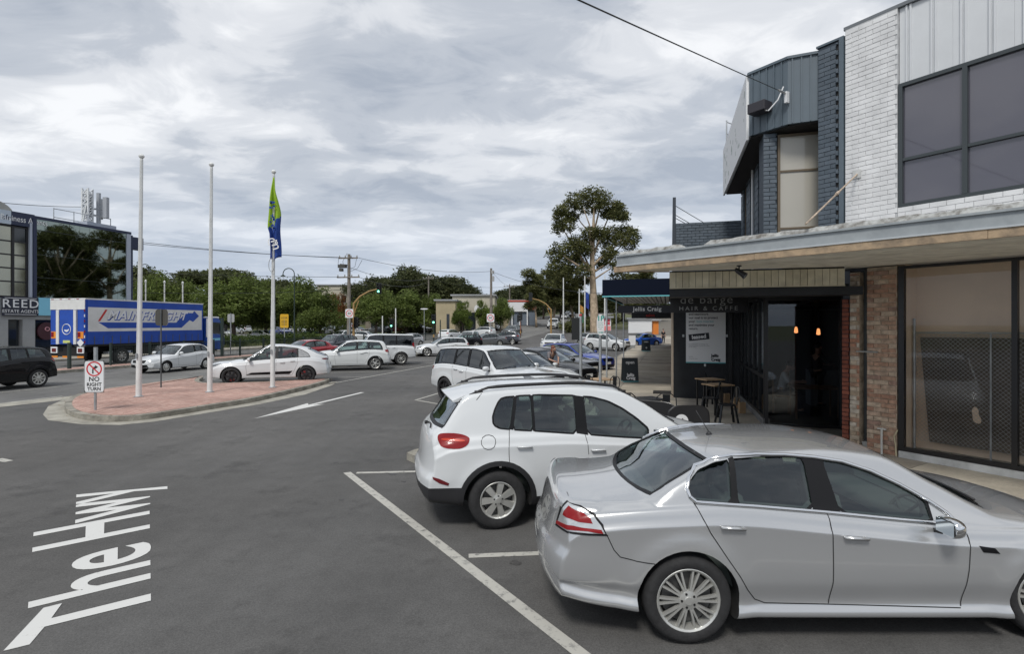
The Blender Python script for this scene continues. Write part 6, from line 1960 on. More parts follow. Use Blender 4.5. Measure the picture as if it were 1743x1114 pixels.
# row of leafy trees by the car park, left to right
for i, (kd, lm, px, Y, yt, w, lb) in enumerate([
 ('round', M_leafg, 262, 78, 462, 70, 'leafy tree showing above the truck just right of the first flagpole'),
 ('round2', M_leafg, 318, 80, 470, 84, 'leafy tree above the truck left of the second flagpole'),
 ('round', M_leafg, 398, 76, 466, 118, 'broad leafy tree between the second and third flagpoles'),
 ('round2', M_leafg, 452, 82, 476, 80, 'leafy tree directly behind the flag bearing pole'),
 ('round', M_leafg, 503, 80, 472, 92, 'leafy tree behind the hooked lamp post'),
 ('round2', M_leafg, 545, 76, 488, 70, 'leafy tree just left of the timber power pole'),
 ('small', M_leafr, 575, 88, 500, 40, 'russet tinged tree beside the timber power pole'),
 ('round', M_leafg, 640, 84, 492, 78, 'green tree right of the yellow signal arm'),
 ('round2', M_leafg, 692, 88, 490, 84, 'green tree in front of the long brown building'),
 ('round', M_leafg, 742, 90, 500, 70, 'green tree above the tan building'),
 ('small', M_leafl, 787, 80, 512, 32, 'small bright green tree before the cream building'),
 ('small', M_leafl, 822, 88, 510, 26, 'small bright tree left of the dark wooden pole'),
 ('round', M_leafg, 852, 88, 508, 42, 'green tree right of the dark wooden pole')]):
 ptree(kd, lm, px, Y, yt, w*1.12, lb, grp=GB)
for i, (kd, px, Y, yt, w, lb) in enumerate([
 ('dark', 250, 105, 448, 95, 'dark rounded tree at far left beyond the office corner'),
 ('dark2', 205, 110, 478, 80, 'dark tree mostly hidden behind the office corner'),
 ('umbrella', 375, 120, 458, 150, 'flat topped dark pine on the skyline behind the second flagpole'),
 ('umbrella', 425, 125, 476, 100, 'flat topped dark pine sloping right behind the leafy trees'),
 ('dark', 478, 118, 470, 90, 'dark skyline tree behind the third flagpole'),
 ('dark', 652, 130, 466, 84, 'dark skyline tree right of the power pole'),
 ('dark2', 697, 128, 453, 110, 'tallest dark spreading tree on the middle skyline'),
 ('dark', 752, 132, 466, 100, 'dark skyline tree right of the tallest spreading one'),
 ('dark2', 790, 140, 484, 70, 'dark skyline tree sloping down toward the wooden pole'),
 ('dark', 820, 170, 498, 60, 'far dark tree just left of the wooden pole'),
 ('dark2', 862, 175, 490, 70, 'far dark tree right of the wooden pole'),
 ('dark', 893, 168, 482, 60, 'far dark tree above the white and red shop'),
 ('dark2', 925, 150, 488, 60, 'dark tree above the highway hill'),
 ('dark', 955, 160, 490, 60, 'dark tree closing the top of the highway hill'),
 ('dark2', 1000, 150, 500, 90, 'dark tree behind the big gum trunk'),
 ('dark', 1060, 130, 492, 90, 'dark tree behind the navy awning posts'),
 ('dark2', 1100, 120, 470, 80, 'dark tree just above the navy awning'),
 ('dark', 612, 150, 488, 50, 'small dark skyline tree just right of the timber power pole')]):
 ptree(kd, M_leafd, px, Y, yt, w*1.12, lb, grp=GD)
for px, Y, yt, w, lb in ((913, 105, 462, 46, 'slim gum tree with small side tuft left of the tall gum'), (942, 112, 455, 60, 'slim gum tree crowding the left side of the tall gum'), (975, 118, 470, 60, 'slim gum tree low behind the tall gum'), (1085, 110, 462, 60, 'slim gum tree right of the tall gum')):
 ptree('slim', M_leafe, px, Y, yt, w, lb, bark=M_gumbark, grp='gum trees by the highway')
# the tall gum
def big_gum():
 Y = 88; p = at(1012, Y); z0 = hgt(p.x, p.y); sc = Y/F
 global GUM
 GUM = t = empty('gum_tree', (p.x, p.y, z0)); tag(t, 'tall gum tree with pale trunk and clustered crown rising above the canopy corner', 'tree')
 def L(px, py, dy=0.0): return Vector(((px-1012)*sc, dy, H-(py-HY)*sc-z0))
 def zz(x, y): return (900+x*.16163, 300+y*.16155)
 random.seed(21)
 tr = MB()
 def chain(pts, r0, r1):
  P3 = [L(*zz(x, y), d) for x, y, d in pts]; n = len(P3)
  tr.tube(P3, [r0+(r1-r0)*i/(n-1) for i in range(n)], 8)
 base = L(1012, 560)
 tr.tube([Vector((0,0,-.5)), L(1011, 520), L(1009, 480), L(1008, 450), L(*zz(672,700)), L(*zz(680,560)), L(*zz(685,400)), L(*zz(690,300))], [.75,.60,.50,.42,.34,.26,.16,.07], 10)
 for pts, r0, r1 in [([(660,1000,0),(560,870,.5),(520,760,1.0),(430,640,1.4),(380,560,1.5)], .26, .06), ([(670,900,0),(640,700,-.8),(630,540,-1.4),(560,360,-1.8)], .24, .05),
  ([(680,760,0),(700,560,.8),(760,330,1.4),(780,250,1.5)], .22, .05), ([(670,950,0),(760,860,-1.0),(860,800,-1.0),(920,720,-1.2),(960,680,-1.2)], .26, .06),
  ([(690,820,.3),(780,600,1.6),(850,440,2.0),(900,380,2.2)], .20, .05), ([(640,1000,0),(520,960,-1.5),(400,880,-1.2),(350,840,-1.0)], .24, .06),
  ([(650,980,0),(600,820,2),(480,660,2.6),(440,480,2.8)], .18, .04), ([(700,1000,0),(860,900,1.6),(960,760,2.2),(1080,640,2.4)], .22, .05), ([(660,620,0),(560,480,1.0),(500,380,1.4)], .14,.04),
  ([(650,1080,0),(560,1060,1),(500,1010,1.6)], .16, .04), ([(700,1080,0),(820,1000,-1.4),(880,950,-1.2)], .16, .04)]: chain(pts, r0, r1)
 bl = []
 def blob(x, y, rx, ry, d, w=1.0):
  c = L(*zz(x, y), d); bl.append(((c.x, c.y, c.z), (rx*.1616*sc, max(rx, ry)*.1616*sc*.9, ry*.1616*sc), w))
 for x, y, rx, ry, d in [(680,190,110,80,0),(590,230,110,80,.8),(500,260,110,80,-.6),(780,220,90,80,.5),(430,320,80,80,.3),(640,330,90,60,1.0),(740,300,60,60,-1.0),
  (350,440,90,70,.2),(400,520,90,70,-.8),(320,540,60,60,.6),(460,420,60,50,1.2),(340,380,70,50,-1),
  (890,330,80,70,0),(960,390,80,70,.8),(900,420,70,50,-1.0),(830,380,60,50,1.2),(1000,430,50,40,0),(940,320,50,50,.4),
  (880,600,90,70,0),(1000,600,110,80,.8),(1080,640,80,80,-.6),(940,680,90,70,-1.2),(1060,720,80,60,.4),(1040,570,80,60,1.0),(820,680,80,60,1.4),
  (640,610,90,60,-1.2),(560,680,90,70,.8),(480,720,100,70,-.6),(640,780,70,60,1.6),(740,620,70,60,-1.6),(560,760,80,60,-1.2),
  (340,780,110,80,0),(280,840,80,80,.8),(420,820,100,80,-1.0),(350,920,110,80,.5),(480,930,110,80,1.2),(300,1000,110,80,-.8),(420,1040,120,80,.6),(560,1010,90,70,-1.4),(520,860,80,60,1.6),
  (880,880,90,80,-1.0),(820,820,70,60,-1.6),(930,960,80,60,-1.2),(780,900,60,60,1.4),(260,1080,100,80,.0),(960,1060,90,60,.6),(600,1090,60,40,1.6)]:
  blob(x, y, rx*1.08, ry*1.0, d)
 obj('crown', leaves_mesh('crown', bl, 120, .21, M_leafe, clump=5), t); tr.build('trunk', M_gumbark, t, smooth=True, sharp=60)
big_gum()
# gums behind the shops, seen mirrored in the office glass
for k, (s0, n0, r0, lb) in enumerate(((69, 17, 1.0, 'tall gum tree behind the shops, the nearer one mirrored in the office glass'), (79, 18, 2.6, 'tall gum tree behind the shops, farther along, mirrored in the office glass'), (78, 29, 4.2, 'tall gum tree well behind the shop row'))):
 c = copy_tree(GUM); p = EN(s0, n0); c.location = (p.x, p.y, hgt(p.x, p.y)); c.rotation_euler = (0, 0, r0); c.scale = (.95, .95, .80+.05*k); c['label'] = lb; c['group'] = 'gum trees behind the shops'
# hedges, shrubs, long grass
def foliage_strip(name, label, pts, w, h, n, size, m, kind='stuff'):
 P_ = []
 for i in range(n):
  k = random.randrange(len(pts)-1); t_ = random.random(); a, b = pts[k], pts[k+1]
  P_.append(a+(b-a)*t_)
 bl = []
 for p in P_: bl.append(((p.x+random.uniform(-w, w)/2, p.y+random.uniform(-w, w)/2, hgt(p.x, p.y)+h*random.uniform(.25,.75)), (.9, .9, h*.42), 1))
 o = obj(name, leaves_mesh(name, bl, 24, size, m, clump=6), None, kind=kind); o['label'] = label; o['category'] = 'hedge'
 return o
foliage_strip('hedge', 'low green hedge and long grass between the highway and the car park', [EN(42.5,-44.5), EN(62.5,-44.5)], 3.2, 1.1, 150, .13, M_leafh)
foliage_strip('shrubbery', 'low shrubs behind the far corner in front of the tan building', [EN(80,-41), EN(96,-41)], 2.5, 1.2, 50, .16, M_leafd)
foliage_strip('bank_shrubs', 'yellow green shrubs on the bank below the white and red shop', [EN(100,-42), EN(135,-42)], 3.5, 1.5, 90, .2, M_leafh)
foliage_strip('far_wood', 'far line of dark bush closing the view beyond the road hill', [EN(200,-75), EN(215,-5)], 10, 6, 260, .5, M_leafd)
foliage_strip('far_wood', 'dark bush behind the car park trees', [EN(96,-130), EN(120,-60)], 10, 5, 230, .5, M_leafd)
foliage_strip('far_wood', 'bush beside the highway hill left of the gum trunks', [EN(125,-46), EN(185,-44)], 5, 5, 160, .4, M_leafd)
foliage_strip('verge_shrubs', 'bush under the gum trees beside the road', [EN(84,-15), EN(120,-12)], 3, 1.6, 70, .25, M_leafe)
def grass_patch():
 """tufts of dry grass along the nature strip"""
 n = 5200; v, f = [], []
 for i in range(n):
  p = EN(random.uniform(43.3, 62.8), random.uniform(-47.2, -42.3)); z = .10
  a = random.uniform(0, 6.28); h = random.uniform(.12, .45); dx, dy = math.cos(a)*.03, math.sin(a)*.03
  b = len(v); v += [(p.x-dx, p.y-dy, z), (p.x+dx, p.y+dy, z), (p.x+random.uniform(-.1,.1), p.y+random.uniform(-.1,.1), z+h)]; f.append((b, b+1, b+2))
 o = obj('grass', newmesh('grass', v, f, [mat('long_grass', (.16,.17,.06), .8, var=.4, scale=.6, col2=(.07,.11,.03))]), None, kind='stuff'); o['label'] = 'tufts of long grass under the trees beside the far footpath'; o['category'] = 'grass'
grass_patch()
# ------------------------------------------------------------------ kinds of car
SPECS = {}
def zc8(x, y): return (900+x*0.48365, 700+y*0.48365)
def zc7(x, y): return (680+x*0.34121, 560+y*0.34121)
def zc9(x, y): return (900+x*0.26393, 820+y*0.26393)
def zl(f, pts): return [f(*p) for p in pts]
CAR_SILVER = ((G(1171, 1097).x, G(1171, 1097).y), (1, 0.0), 'rR')
CAR_TIG = ((G(848, 902).x, G(848, 902).y), (math.cos(R(13)), math.sin(R(13))), 'rR')
def roof_antenna(B, skin, sp):
 m = MB(); x = 1.62
 m.lathe([(0.03, 0), (0.022, 0.02), (0.006, 0.035)], c=(x, 0, float(B.top(x))-0.004), n=10)
 m.tube([(x, 0, float(B.top(x))+0.02), (x-0.12, 0, float(B.top(x))+0.22)], 0.004, 6)
 return [('antenna', newmesh('antenna', m.v, m.f, [M_carlow], m.m, True))]
def rear_wiper(B, skin, sp):
 m = MB(); y0 = 0.05; pts = []
 for t in np.linspace(0, 1, 6):
  h = skin.bvh.ray_cast(Vector((-2, y0-0.42*t, 1.15+0.03*math.sin(t*3))), Vector((1,0,0)), 8)
  if h[0]: pts.append(h[0]+Vector((-0.02, 0, 0)))
 m.tube(pts, 0.010, 6); m.lathe([(0.025, -0.02), (0.02, 0.02)], c=tuple(pts[0]), n=10, axis='X')
 return [('rear_wiper', newmesh('rear_wiper', m.v, m.f, [M_carlow], m.m, True))]
def wipers(B, skin, sp):
 out = []; xb = sp['ws'][1]
 for y0, y1 in ((-.62, -.05), (.05, .60)):
  pts = []; m = MB()
  for t in np.linspace(0, 1, 7):
   y = y0+(y1-y0)*t; h = skin.bvh.ray_cast(Vector((xb+.06*(1-(y/.8)**2)+.02-.06*t, y, 4)), Vector((0,0,-1)), 8)
   if h[0]: pts.append(h[0]+Vector((0, 0, 0.018)))
  if len(pts) > 2: m.tube(pts, 0.009, 6); out.append(('wiper', newmesh('wiper', m.v, m.f, [M_carlow], m.m, True)))
 return out
def spoiler(B, skin, sp):
 m = MB(); ys = np.linspace(-.60, .60, 15); rows = []
 for y in ys:
  q = (y/.6)**2
  def sz(x):
   h = skin.bvh.ray_cast(Vector((x, y, 4)), Vector((0,0,-1)), 8); return h[0].z if h[0] else 1.6
  xt = .35+.07*q; rows.append([(.74, y, sz(.74)+.002), (.56, y, sz(.56)+.012), (xt, y, sz(.56)-.030-.02*q), (xt+.005, y, sz(.56)-.048-.02*q), (.52+.02*q, y, sz(.53)-.035)])
 for a, b in zip(rows, rows[1:]):
  for k in range(4): m.add([a[k], a[k+1], b[k+1], b[k]], [(0,1,2,3)])
 for r_ in (rows[0], rows[-1]): m.add(r_, [(0,1,2,3,4)])
 me = newmesh('spoiler', m.v, m.f, [M_white]); bm = bmesh.new(); bm.from_mesh(me); bmesh.ops.remove_doubles(bm, verts=bm.verts[:], dist=1e-5); bmesh.ops.recalc_face_normals(bm, faces=bm.faces[:]); bm.to_mesh(me); bm.free()
 me.polygons.foreach_set('use_smooth', [True]*len(me.polygons)); me.set_sharp_from_angle(angle=R(35))
 return [('spoiler', me, 'paint')]
SPECS['silver_sedan'] = dict(skirt=True, extras=(roof_antenna, wipers), L=4.955, wheels=(1.135, 3.973), wr=0.338, ww=0.245, track=1.60, rr=0.245, wstyle=('multi', 10), gap=0.050, steer=R(-16),
 top=[(0,.93),(0.05,1.01),(0.12,1.055),(0.45,1.068),(0.80,1.09),(1.10,1.255),(1.42,1.39),(1.8,1.44),(2.3,1.452),(2.78,1.415),(3.15,1.25),(3.60,1.03),(3.9,.985),(4.4,.90),(4.75,.80),(4.955,.70)],
 belt=[(0,.86),(.15,.94),(.5,.985),(1.0,1.02),(1.4,1.035),(2.3,.965),(3.3,.875),(4.0,.855),(4.6,.75),(4.955,.60)],
 hw=[(0,.86),(.5,.905),(1.1,.925),(2.5,.934),(3.9,.93),(4.5,.91),(4.955,.86)], zb=[(0,.33),(.3,.27),(.9,.22),(1.5,.185),(3.5,.185),(4.3,.2),(4.955,.25)],
 crown=[(0,.03),(.6,.045),(.8,.05),(1.15,.07),(1.45,.055),(2.3,.048),(2.8,.055),(3.2,.08),(3.6,.08),(4.4,.08),(4.955,.05)],
 rear=[(.25,.10),(.33,.03),(.5,.0),(.62,.02),(.72,.07),(.95,.10),(1.1,.10)], front=[(.2,.08),(.4,.0),(.55,.0),(.7,.08),(.9,.35)],
 tumble=.52, rw_top=True, rplan=.17, fplan=.30, cab=(1.05, 3.42), ws=(2.86, 3.52), rw=(0.90, 1.38), rw_in=.085, seats=(1.75, 2.55), seatz=.24, dash=3.1, zmid=.62,
 pose=CAR_SILVER, mirror=(3.04, 0.92), mirror_mat=M_chrome, htilt=3, flare=.022, sh_in=.045,
 px=dict(outline=zl(zc8, [(572,300),(562,275),(570,238),(596,205),(650,180),(720,167),(800,161),(900,161),(1000,169),(1100,184),(1200,217),(1300,264),(1400,320),(1466,364),(1508,404),(1420,388),(1300,377),(1050,352),(800,331),(590,316)]),
   cuts=[(None, zl(zc8, [(704,170),(716,325)])), (zl(zc8, [(718,168),(736,327)]), zl(zc8, [(966,165),(1003,347)])), (zl(zc8, [(1028,172),(1094,357)]), zl(zc8, [(1390,300),(1420,392)]))],
   chrome=0.012,
   seams=[zl(zc8, [(580,322),(640,430),(700,520),(745,585),(770,630),(795,663),(830,676)]), zl(zc8, [(1050,362),(1062,400),(1071,450),(1072,600),(1054,678)]), zl(zc8, [(1528,412),(1548,450),(1555,480),(1550,560),(1520,688)]), zl(zc8, [(830,676),(1054,681),(1520,694)]),
      zl(zc8, [(275,437),(300,490),(322,515),(380,530),(445,540)]), zl(zc8, [(142,288),(175,286),(212,284)]), zl(zc8, [(97,398),(112,340),(137,290)])],
   patches=[('tail_lamp_frame', 'rc25', zl(zc8, [(136,316),(184,334),(238,368),(262,400),(280,440),(95,402)]), M_trim, 0),
       ('tail_lamp', 'rc25', zl(zc8, [(140,323),(180,340),(232,374),(254,404),(270,433),(101,398)]), M_clens, 0),
       ('tail_lamp', 'rc25', zl(zc9, [(262,160),(300,186),(360,212),(398,238),(414,274),(330,264),(262,240),(226,214)]), M_redlens, 0),
       ('tail_lamp', 'rc25', zl(zc9, [(190,252),(290,286),(350,300),(470,316),(481,336),(380,326),(270,314),(184,272)]), M_redlens, 0),
       ('fender_vent', 'side', zl(zc8, [(1585,476),(1640,484),(1658,503),(1600,498)]), M_trim, 0)],
   handles=zl(zc8, [(718,411),(1150,446)])))
SPECS['white_suv'] = dict(extras=(rear_wiper, wipers, spoiler), L=4.43, wheels=(0.93, 3.534), wr=0.348, ww=0.225, track=1.57, rr=0.222, wstyle=('broad', 7), gap=0.07, arch=.055, zmid=.72,
 top=[(0,1.02),(0.06,1.13),(0.18,1.24),(0.36,1.45),(0.50,1.585),(0.62,1.63),(1.2,1.675),(1.9,1.685),(2.5,1.645),(2.9,1.50),(3.25,1.27),(3.5,1.12),(3.8,1.07),(4.15,.99),(4.43,.85)],
 belt=[(0,.96),(.3,1.06),(.9,1.10),(1.6,1.10),(2.5,1.045),(3.3,.985),(3.9,.94),(4.43,.78)],
 hw=[(0,.82),(.4,.875),(1.0,.90),(2.5,.905),(3.5,.90),(4.1,.87),(4.43,.80)], zb=[(0,.33),(.5,.28),(1.2,.24),(3.3,.24),(3.9,.25),(4.43,.32)],
 crown=[(0,.03),(.4,.06),(.7,.055),(1.8,.05),(2.5,.06),(3.0,.10),(3.5,.08),(4.43,.05)],
 rear=[(.3,.06),(.42,.0),(.60,.0),(.70,.05),(.85,.07),(1.05,.08),(1.2,.12)], front=[(.3,.07),(.45,0),(.7,.03),(.9,.15)],
 tumble=.30, rplan=.12, fplan=.26, cab=(0.35, 3.18), ws=(2.62, 3.34), rw=(0.16, 0.50), rw_in=.045, seats=(1.35, 2.15), seatz=.42, dash=2.75,
 splits=(.36, .52), clad=lambda c: (c.z < .52 and (c.x < 1.0 or c.x > 3.4)) or (c.z < .36), pose=CAR_TIG, mirror=(2.98, 1.04), rails=(0.62, 2.75), flare=.02,
 patches=[], px=dict(outline=zl(zc7, [(470,470),(468,440),(478,405),(494,370),(508,352),(530,345),(600,338),(700,333),(860,336),(960,344),(1040,365),(1110,400),(1180,448),(1240,500),(1236,544),(1100,537),(900,522),(700,509),(560,501),(500,494),(480,484)]),
   cuts=[(None, zl(zc7, [(572,345),(552,498)])), (zl(zc7, [(583,344),(566,500)]), zl(zc7, [(656,340),(667,507)])), (zl(zc7, [(664,338),(676,508)]), zl(zc7, [(872,338),(886,520)])), (zl(zc7, [(916,343),(938,525)]), None)],
   seams=[zl(zc7, [(548,502),(546,600),(549,668)]), zl(zc7, [(925,528),(938,570),(944,628)]), zl(zc7, [(480,567),(474,590),(458,602),(440,604),(422,597),(410,580),(408,562),(415,544),(430,533),(448,531),(466,537),(477,550),(480,567)]), zl(zc7, [(405,278),(412,300),(408,325),(384,356)])],
   patches=[('tail_lamp', 'rc35', zl(zc7, [(190,548),(193,530),(210,522),(260,520),(310,526),(340,538),(352,552),(345,575),(322,594),(290,602),(230,598),(200,580)]), M_redlens, 1),
       ('tail_lamp', 'rc35', zl(zc7, [(206,556),(214,545),(262,548),(330,556),(322,566),(262,562)]), M_orlens2, 1),
       ('reflector', 'rc55', zl(zc7, [(165,740),(200,750),(248,772),(243,784),(200,772),(168,752)]), M_dredlens, 0)],
   handles=zl(zc7, [(625,589),(992,605)])))
def gen(L, H_, W, wb, rov, wr, kind, **k):
 """a car kind from its leading measures; kind shapes the tail"""
 hw = W/2; wx = (rov, rov+wb); cow = wx[1]-k.get('cowl', .42); rf = cow-k.get('wslen', .78)
 zh = k.get('hood', .96); zbelt = k.get('zbelt', .95); nose = k.get('nose', .74); zb = k.get('zb', .20)
 bt = k.get('brise', .08)
 if kind == 'sedan':
  rb = k.get('rbase', .78); rt = rb+.62
  top = [(0,zbelt-.06),(.06,zbelt+.03),(.15,zbelt+.085),(rb,zbelt+.125),(rb+.33,H_-.17),(rt,H_-.06)]
  rear = [(.25,.09),(.4,.0),(.6,.01),(.75,.06),(1.0,.08)]; rw = (rb+.10, rt-.03)
  cab = (rb+.28, cow-.16)
 elif kind == 'hatch':
  rt = k.get('rt', .45)
  top = [(0,zbelt-.02),(.05,zbelt+.06),(.12,zbelt+.13),(rt*.55,H_-.22-k.get('rdrop',0)*.6),(rt,H_-.08-k.get('rdrop',0)*.35)]
  rear = [(.25,.08),(.4,.0),(.6,.01),(.8,.07),(1.2,.10)]; rw = (.17, rt-.04)
  cab = (.30, cow-.16)
 else:   # upright tail
  rt = k.get('rt', .26)
  top = [(0,zbelt+.0),(.04,zbelt+.09),(.09,zbelt+.2),(rt*.6,H_-.16),(rt,H_-.06)]
  rear = [(.3,.06),(.45,.0),(.65,.01),(.8,.05),(1.2,.07)]; rw = (.10, rt-.03)
  cab = (.22, cow-.16)
 pk = k.get('peak', rf-.55)
 top += [(max(rt+.3, pk-.4), H_-.008 if kind != 'sedan' else H_-.02),(max(rt+.45, pk), H_),(rf, H_-.04),(rf+(cow-rf)*.5,(H_+zh)/2+.02),(cow,zh+.02),(cow+.3,zh-.005),(L-.70,zh-.05),(L-.25,nose+.075),(L-.06,nose+.02),(L,nose-.01)]
 belt = [(0,zbelt-.09),(.3,zbelt+bt-.06),(1.0,zbelt+bt),(cow-.9,zbelt+.01),(cow,zbelt-.06),(cow+.5,zh-.11),(L-.35,nose+.0),(L,nose-.10)]
 hwf = [(0,hw*.92),(.45,hw*.975),(1.1,hw*.995),(wx[1]-.3,hw),(L-.45,hw*.97),(L,hw*.90)]
 zbf = [(0,zb+.13),(.5,zb+.08),(1.2,zb),(wx[1]-.4,zb),(L-.4,zb+.02),(L,zb+.08)]
 crown = [(0,.03),(rt*.5,.06),(rt+.1,.055),(rf-.4,.05),(rf,.065),((rf+cow)/2,.10),(cow,.075),(L-.4,.07),(L,.05)]
 d = dict(L=L, wheels=wx, wr=wr, track=W-.25, top=top, belt=belt, hw=hwf, zb=zbf, crown=crown, rear=rear,
  front=[(.18,.07),(.34,0),(nose-.22,.0),(nose-.05,.035),(nose+.1,.13)],
  cab=cab, ws=(rf+.10, cow-.08), rw=rw, seats=(max(cab[0]+.55, cow-1.95), cow-1.15), dash=cow-.45, nst=60, zmid=k.get('zmid', .62),
  rplan=k.get('rplan', .16), fplan=k.get('fplan', .26), fpow=3.4, rw_top=(kind == 'sedan'), seatz=k.get('seatz', .28), tumble=k.get('tumble', .36), mirror=(cow-.30, zbelt+.03), gap=k.get('gap', .05), extras=(wipers,))
 wr0 = k.get('wrear', (.30, .42) if kind != 'sedan' else (rb+.32, rb+.62)); bp = cow-1.28; cp = wx[0]+k.get('cp', .30)
 d['panes'] = [(wr0[0]+.05, cp-.06, wr0[1]+.05, cp-.04), (cp, bp-.05, cp+.02, bp-.07), (bp+.03, cow-.30, bp+.01, rf+.10)]
 d['win'] = (wr0[0], cow-.3)
 zz = lambda x: float(pchip(*zip(*belt))(x))
 d['seams'] = [[(bp-.01, zz(bp)), (bp, .7), (bp-.01, zb+.12)], [(cow-.22, zz(cow-.22)-.02), (cow-.16, .75), (cow-.20, zb+.12)], [(cp-.03, zz(cp)), (cp-.02, .8), (wx[0]+wr+.12, wr+.15), (wx[0]+wr+.2, zb+.12)], [(wx[0]+wr+.2, zb+.12), (bp, zb+.10), (cow-.20, zb+.12)]]
 d['handles'] = [(bp-.24, zz(bp)-.13), (cp+.16+.0, zz(cp)-.12)] if not k.get('nohandle') else []
 hz = nose-.02; yw = hw*.90
 d['patches'] = [('headlight', 'fc40', head_poly(L, hw, hz, k.get('hl', (.36, .15)), d), k.get('hlm', M_dlens), True),
     ('grille', 'front', [(-.36,nose-.16),(.36,nose-.16),(.42,nose-.05),(.40,nose-.02),(-.40,nose-.02),(-.42,nose-.05)], M_trim, False),
     ('air_intake', 'front', [(-.55,zb+.10),(.55,zb+.10),(.50,zb+.24),(-.50,zb+.24)], M_trim, False),
     ('number_plate', 'front', [(-.19,nose-.30),(.19,nose-.30),(.19,nose-.18),(-.19,nose-.18)], M_plate, False),
     ('number_plate', 'rear', [(-.19,k.get('rpz',.62)),(.19,k.get('rpz',.62)),(.19,k.get('rpz',.62)+.12),(-.19,k.get('rpz',.62)+.12)], M_plate, False),
     ('tail_lamp', 'rc40', tail_poly(hw, k.get('tl', (zbelt-.06, .30, .15))), k.get('tlm', M_redlens), True)]
 d.update(k.get('extra', {}))
 return d
def head_poly(L, hw, hz, s, d):
 # corner projection looking back at 40 degrees: u = x sin a - y cos a (side 1)
 a = R(40); u0 = (L-.25)*math.sin(a)-(hw*.80)*math.cos(a)
 w, h = s; 
 return chaikin([(u0-w*.62, hz+.05), (u0-w*.2, hz+.055), (u0+w*.55, hz-.02), (u0+w*.60, hz-h*.7), (u0+w*.1, hz-h*.75), (u0-w*.45, hz-h*.1)], 1, .2)
def tail_poly(hw, s):
 z, w, h = s; a = R(40); u0 = .12*math.sin(a)+(hw*.86)*math.cos(a)
 return chaikin([(u0-w*.5, z-h*.4), (u0-w*.5, z+h*.4), (u0+w*.2, z+h*.5), (u0+w*.55, z+h*.25), (u0+w*.35, z-h*.4)], 1, .25)
SPECS['large_suv'] = gen(4.85, 1.78, 2.0, 2.92, .98, .375, 'box', hood=1.14, zbelt=1.10, nose=1.0, zb=.30, cowl=.55, wslen=.75, rt=.55, wrear=(.22,.36), tumble=.28, zmid=.75, seatz=.45, gap=.05, cp=.42, hl=(.34,.13), tl=(1.02,.30,.15),
 extra=dict(wstyle=('multi', 7), rim=M_alloyd, rr=.285, ww=.26, rplan=.16, dark_rear=9))
SPECS['coupe_suv'] = gen(4.70, 1.62, 1.93, 2.807, .98, .355, 'hatch', hood=1.00, zbelt=.98, nose=.84, zb=.24, cowl=.38, wslen=.98, rt=1.0, rdrop=.20, wrear=(.78,1.30), tumble=.44, zmid=.66, seatz=.36, cp=.36, hl=(.40,.16), tl=(.99,.36,.09), tlm=M_dredlens, peak=2.5,
 extra=dict(wstyle=('five', 6), rim=M_alloyd, rr=.262, ww=.26, caliper=True))
SPECS['coupe_suv']['patches'].append(('side_blade', 'side', [(1.62,.40),(3.25,.40),(3.05,.49),(1.50,.53)], M_trim, True))
SPECS['compact_suv'] = gen(4.44, 1.60, 1.82, 2.67, .86, .345, 'hatch', hood=1.05, zbelt=1.00, nose=.86, zb=.24, cowl=.45, wslen=.82, rt=.42, wrear=(.42,.62), tumble=.34, zmid=.68, seatz=.38, cp=.34, hl=(.36,.15), tl=(1.0,.34,.18),
 extra=dict(wstyle=('vee', 5), rr=.245, arch=.03))
SPECS['boxy_suv'] = gen(4.83, 1.88, 1.95, 2.885, 1.0, .38, 'box', hood=1.16, zbelt=1.16, nose=1.0, zb=.32, cowl=.55, wslen=.52, rt=.16, wrear=(.16,.18), tumble=.16, zmid=.78, seatz=.48, cp=.28, brise=.0, hl=(.34,.2), tl=(1.15,.24,.42),
 extra=dict(wstyle=('multi', 7), rr=.25, ww=.255, dark_rear=9))
SPECS['old_hatch'] = gen(4.07, 1.42, 1.67, 2.44, .76, .288, 'hatch', hood=.90, zbelt=.90, nose=.68, zb=.20, cowl=.50, wslen=.75, rt=.72, wrear=(.52,.82), tumble=.38, zmid=.55, seatz=.22, cp=.24, fplan=.3, hl=(.40,.13), hlm=M_clens, tl=(.82,.3,.16),
 extra=dict(wstyle=('cover', 8), rr=.185, ww=.175))
SPECS['crossover'] = gen(4.33, 1.61, 1.80, 2.63, .86, .345, 'hatch', hood=1.04, zbelt=1.02, nose=.86, zb=.24, cowl=.42, wslen=.85, rt=.50, wrear=(.50,.66), tumble=.34, zmid=.68, seatz=.36, cp=.34, brise=.12, hl=(.36,.15), tl=(1.03,.34,.20),
 extra=dict(wstyle=('five', 9), rr=.235))
SPECS['hatch'] = gen(4.27, 1.45, 1.79, 2.64, .80, .325, 'hatch', hood=.96, zbelt=.93, nose=.74, zb=.18, cowl=.42, wslen=.88, rt=.42, wrear=(.40,.56), tumble=.36, zmid=.58, seatz=.24, cp=.30, hl=(.36,.15), tl=(.90,.32,.17),
 extra=dict(wstyle=('five', 5), rr=.235))
SPECS['sedan'] = gen(4.75, 1.45, 1.82, 2.80, 1.05, .33, 'sedan', hood=.95, zbelt=.92, nose=.73, zb=.18, cowl=.42, wslen=.92, tumble=.42, zmid=.58, seatz=.22, cp=.32, hl=(.38,.15), tl=(.90,.34,.16),
 extra=dict(wstyle=('five', 9), rr=.235))
SPECS['fastback'] = gen(4.64, 1.39, 1.83, 2.81, .98, .34, 'sedan', hood=.95, zbelt=.92, nose=.75, zb=.17, cowl=.42, wslen=.98, rbase=.42, tumble=.46, zmid=.58, seatz=.20, cp=.36, hl=(.40,.14), tl=(.90,.36,.15), wrear=(.85,1.25),
 extra=dict(wstyle=('vee', 5), rr=.25, rw=(.50, 1.05), cab=(.85, 2.96), seats=(1.35, 2.1)))
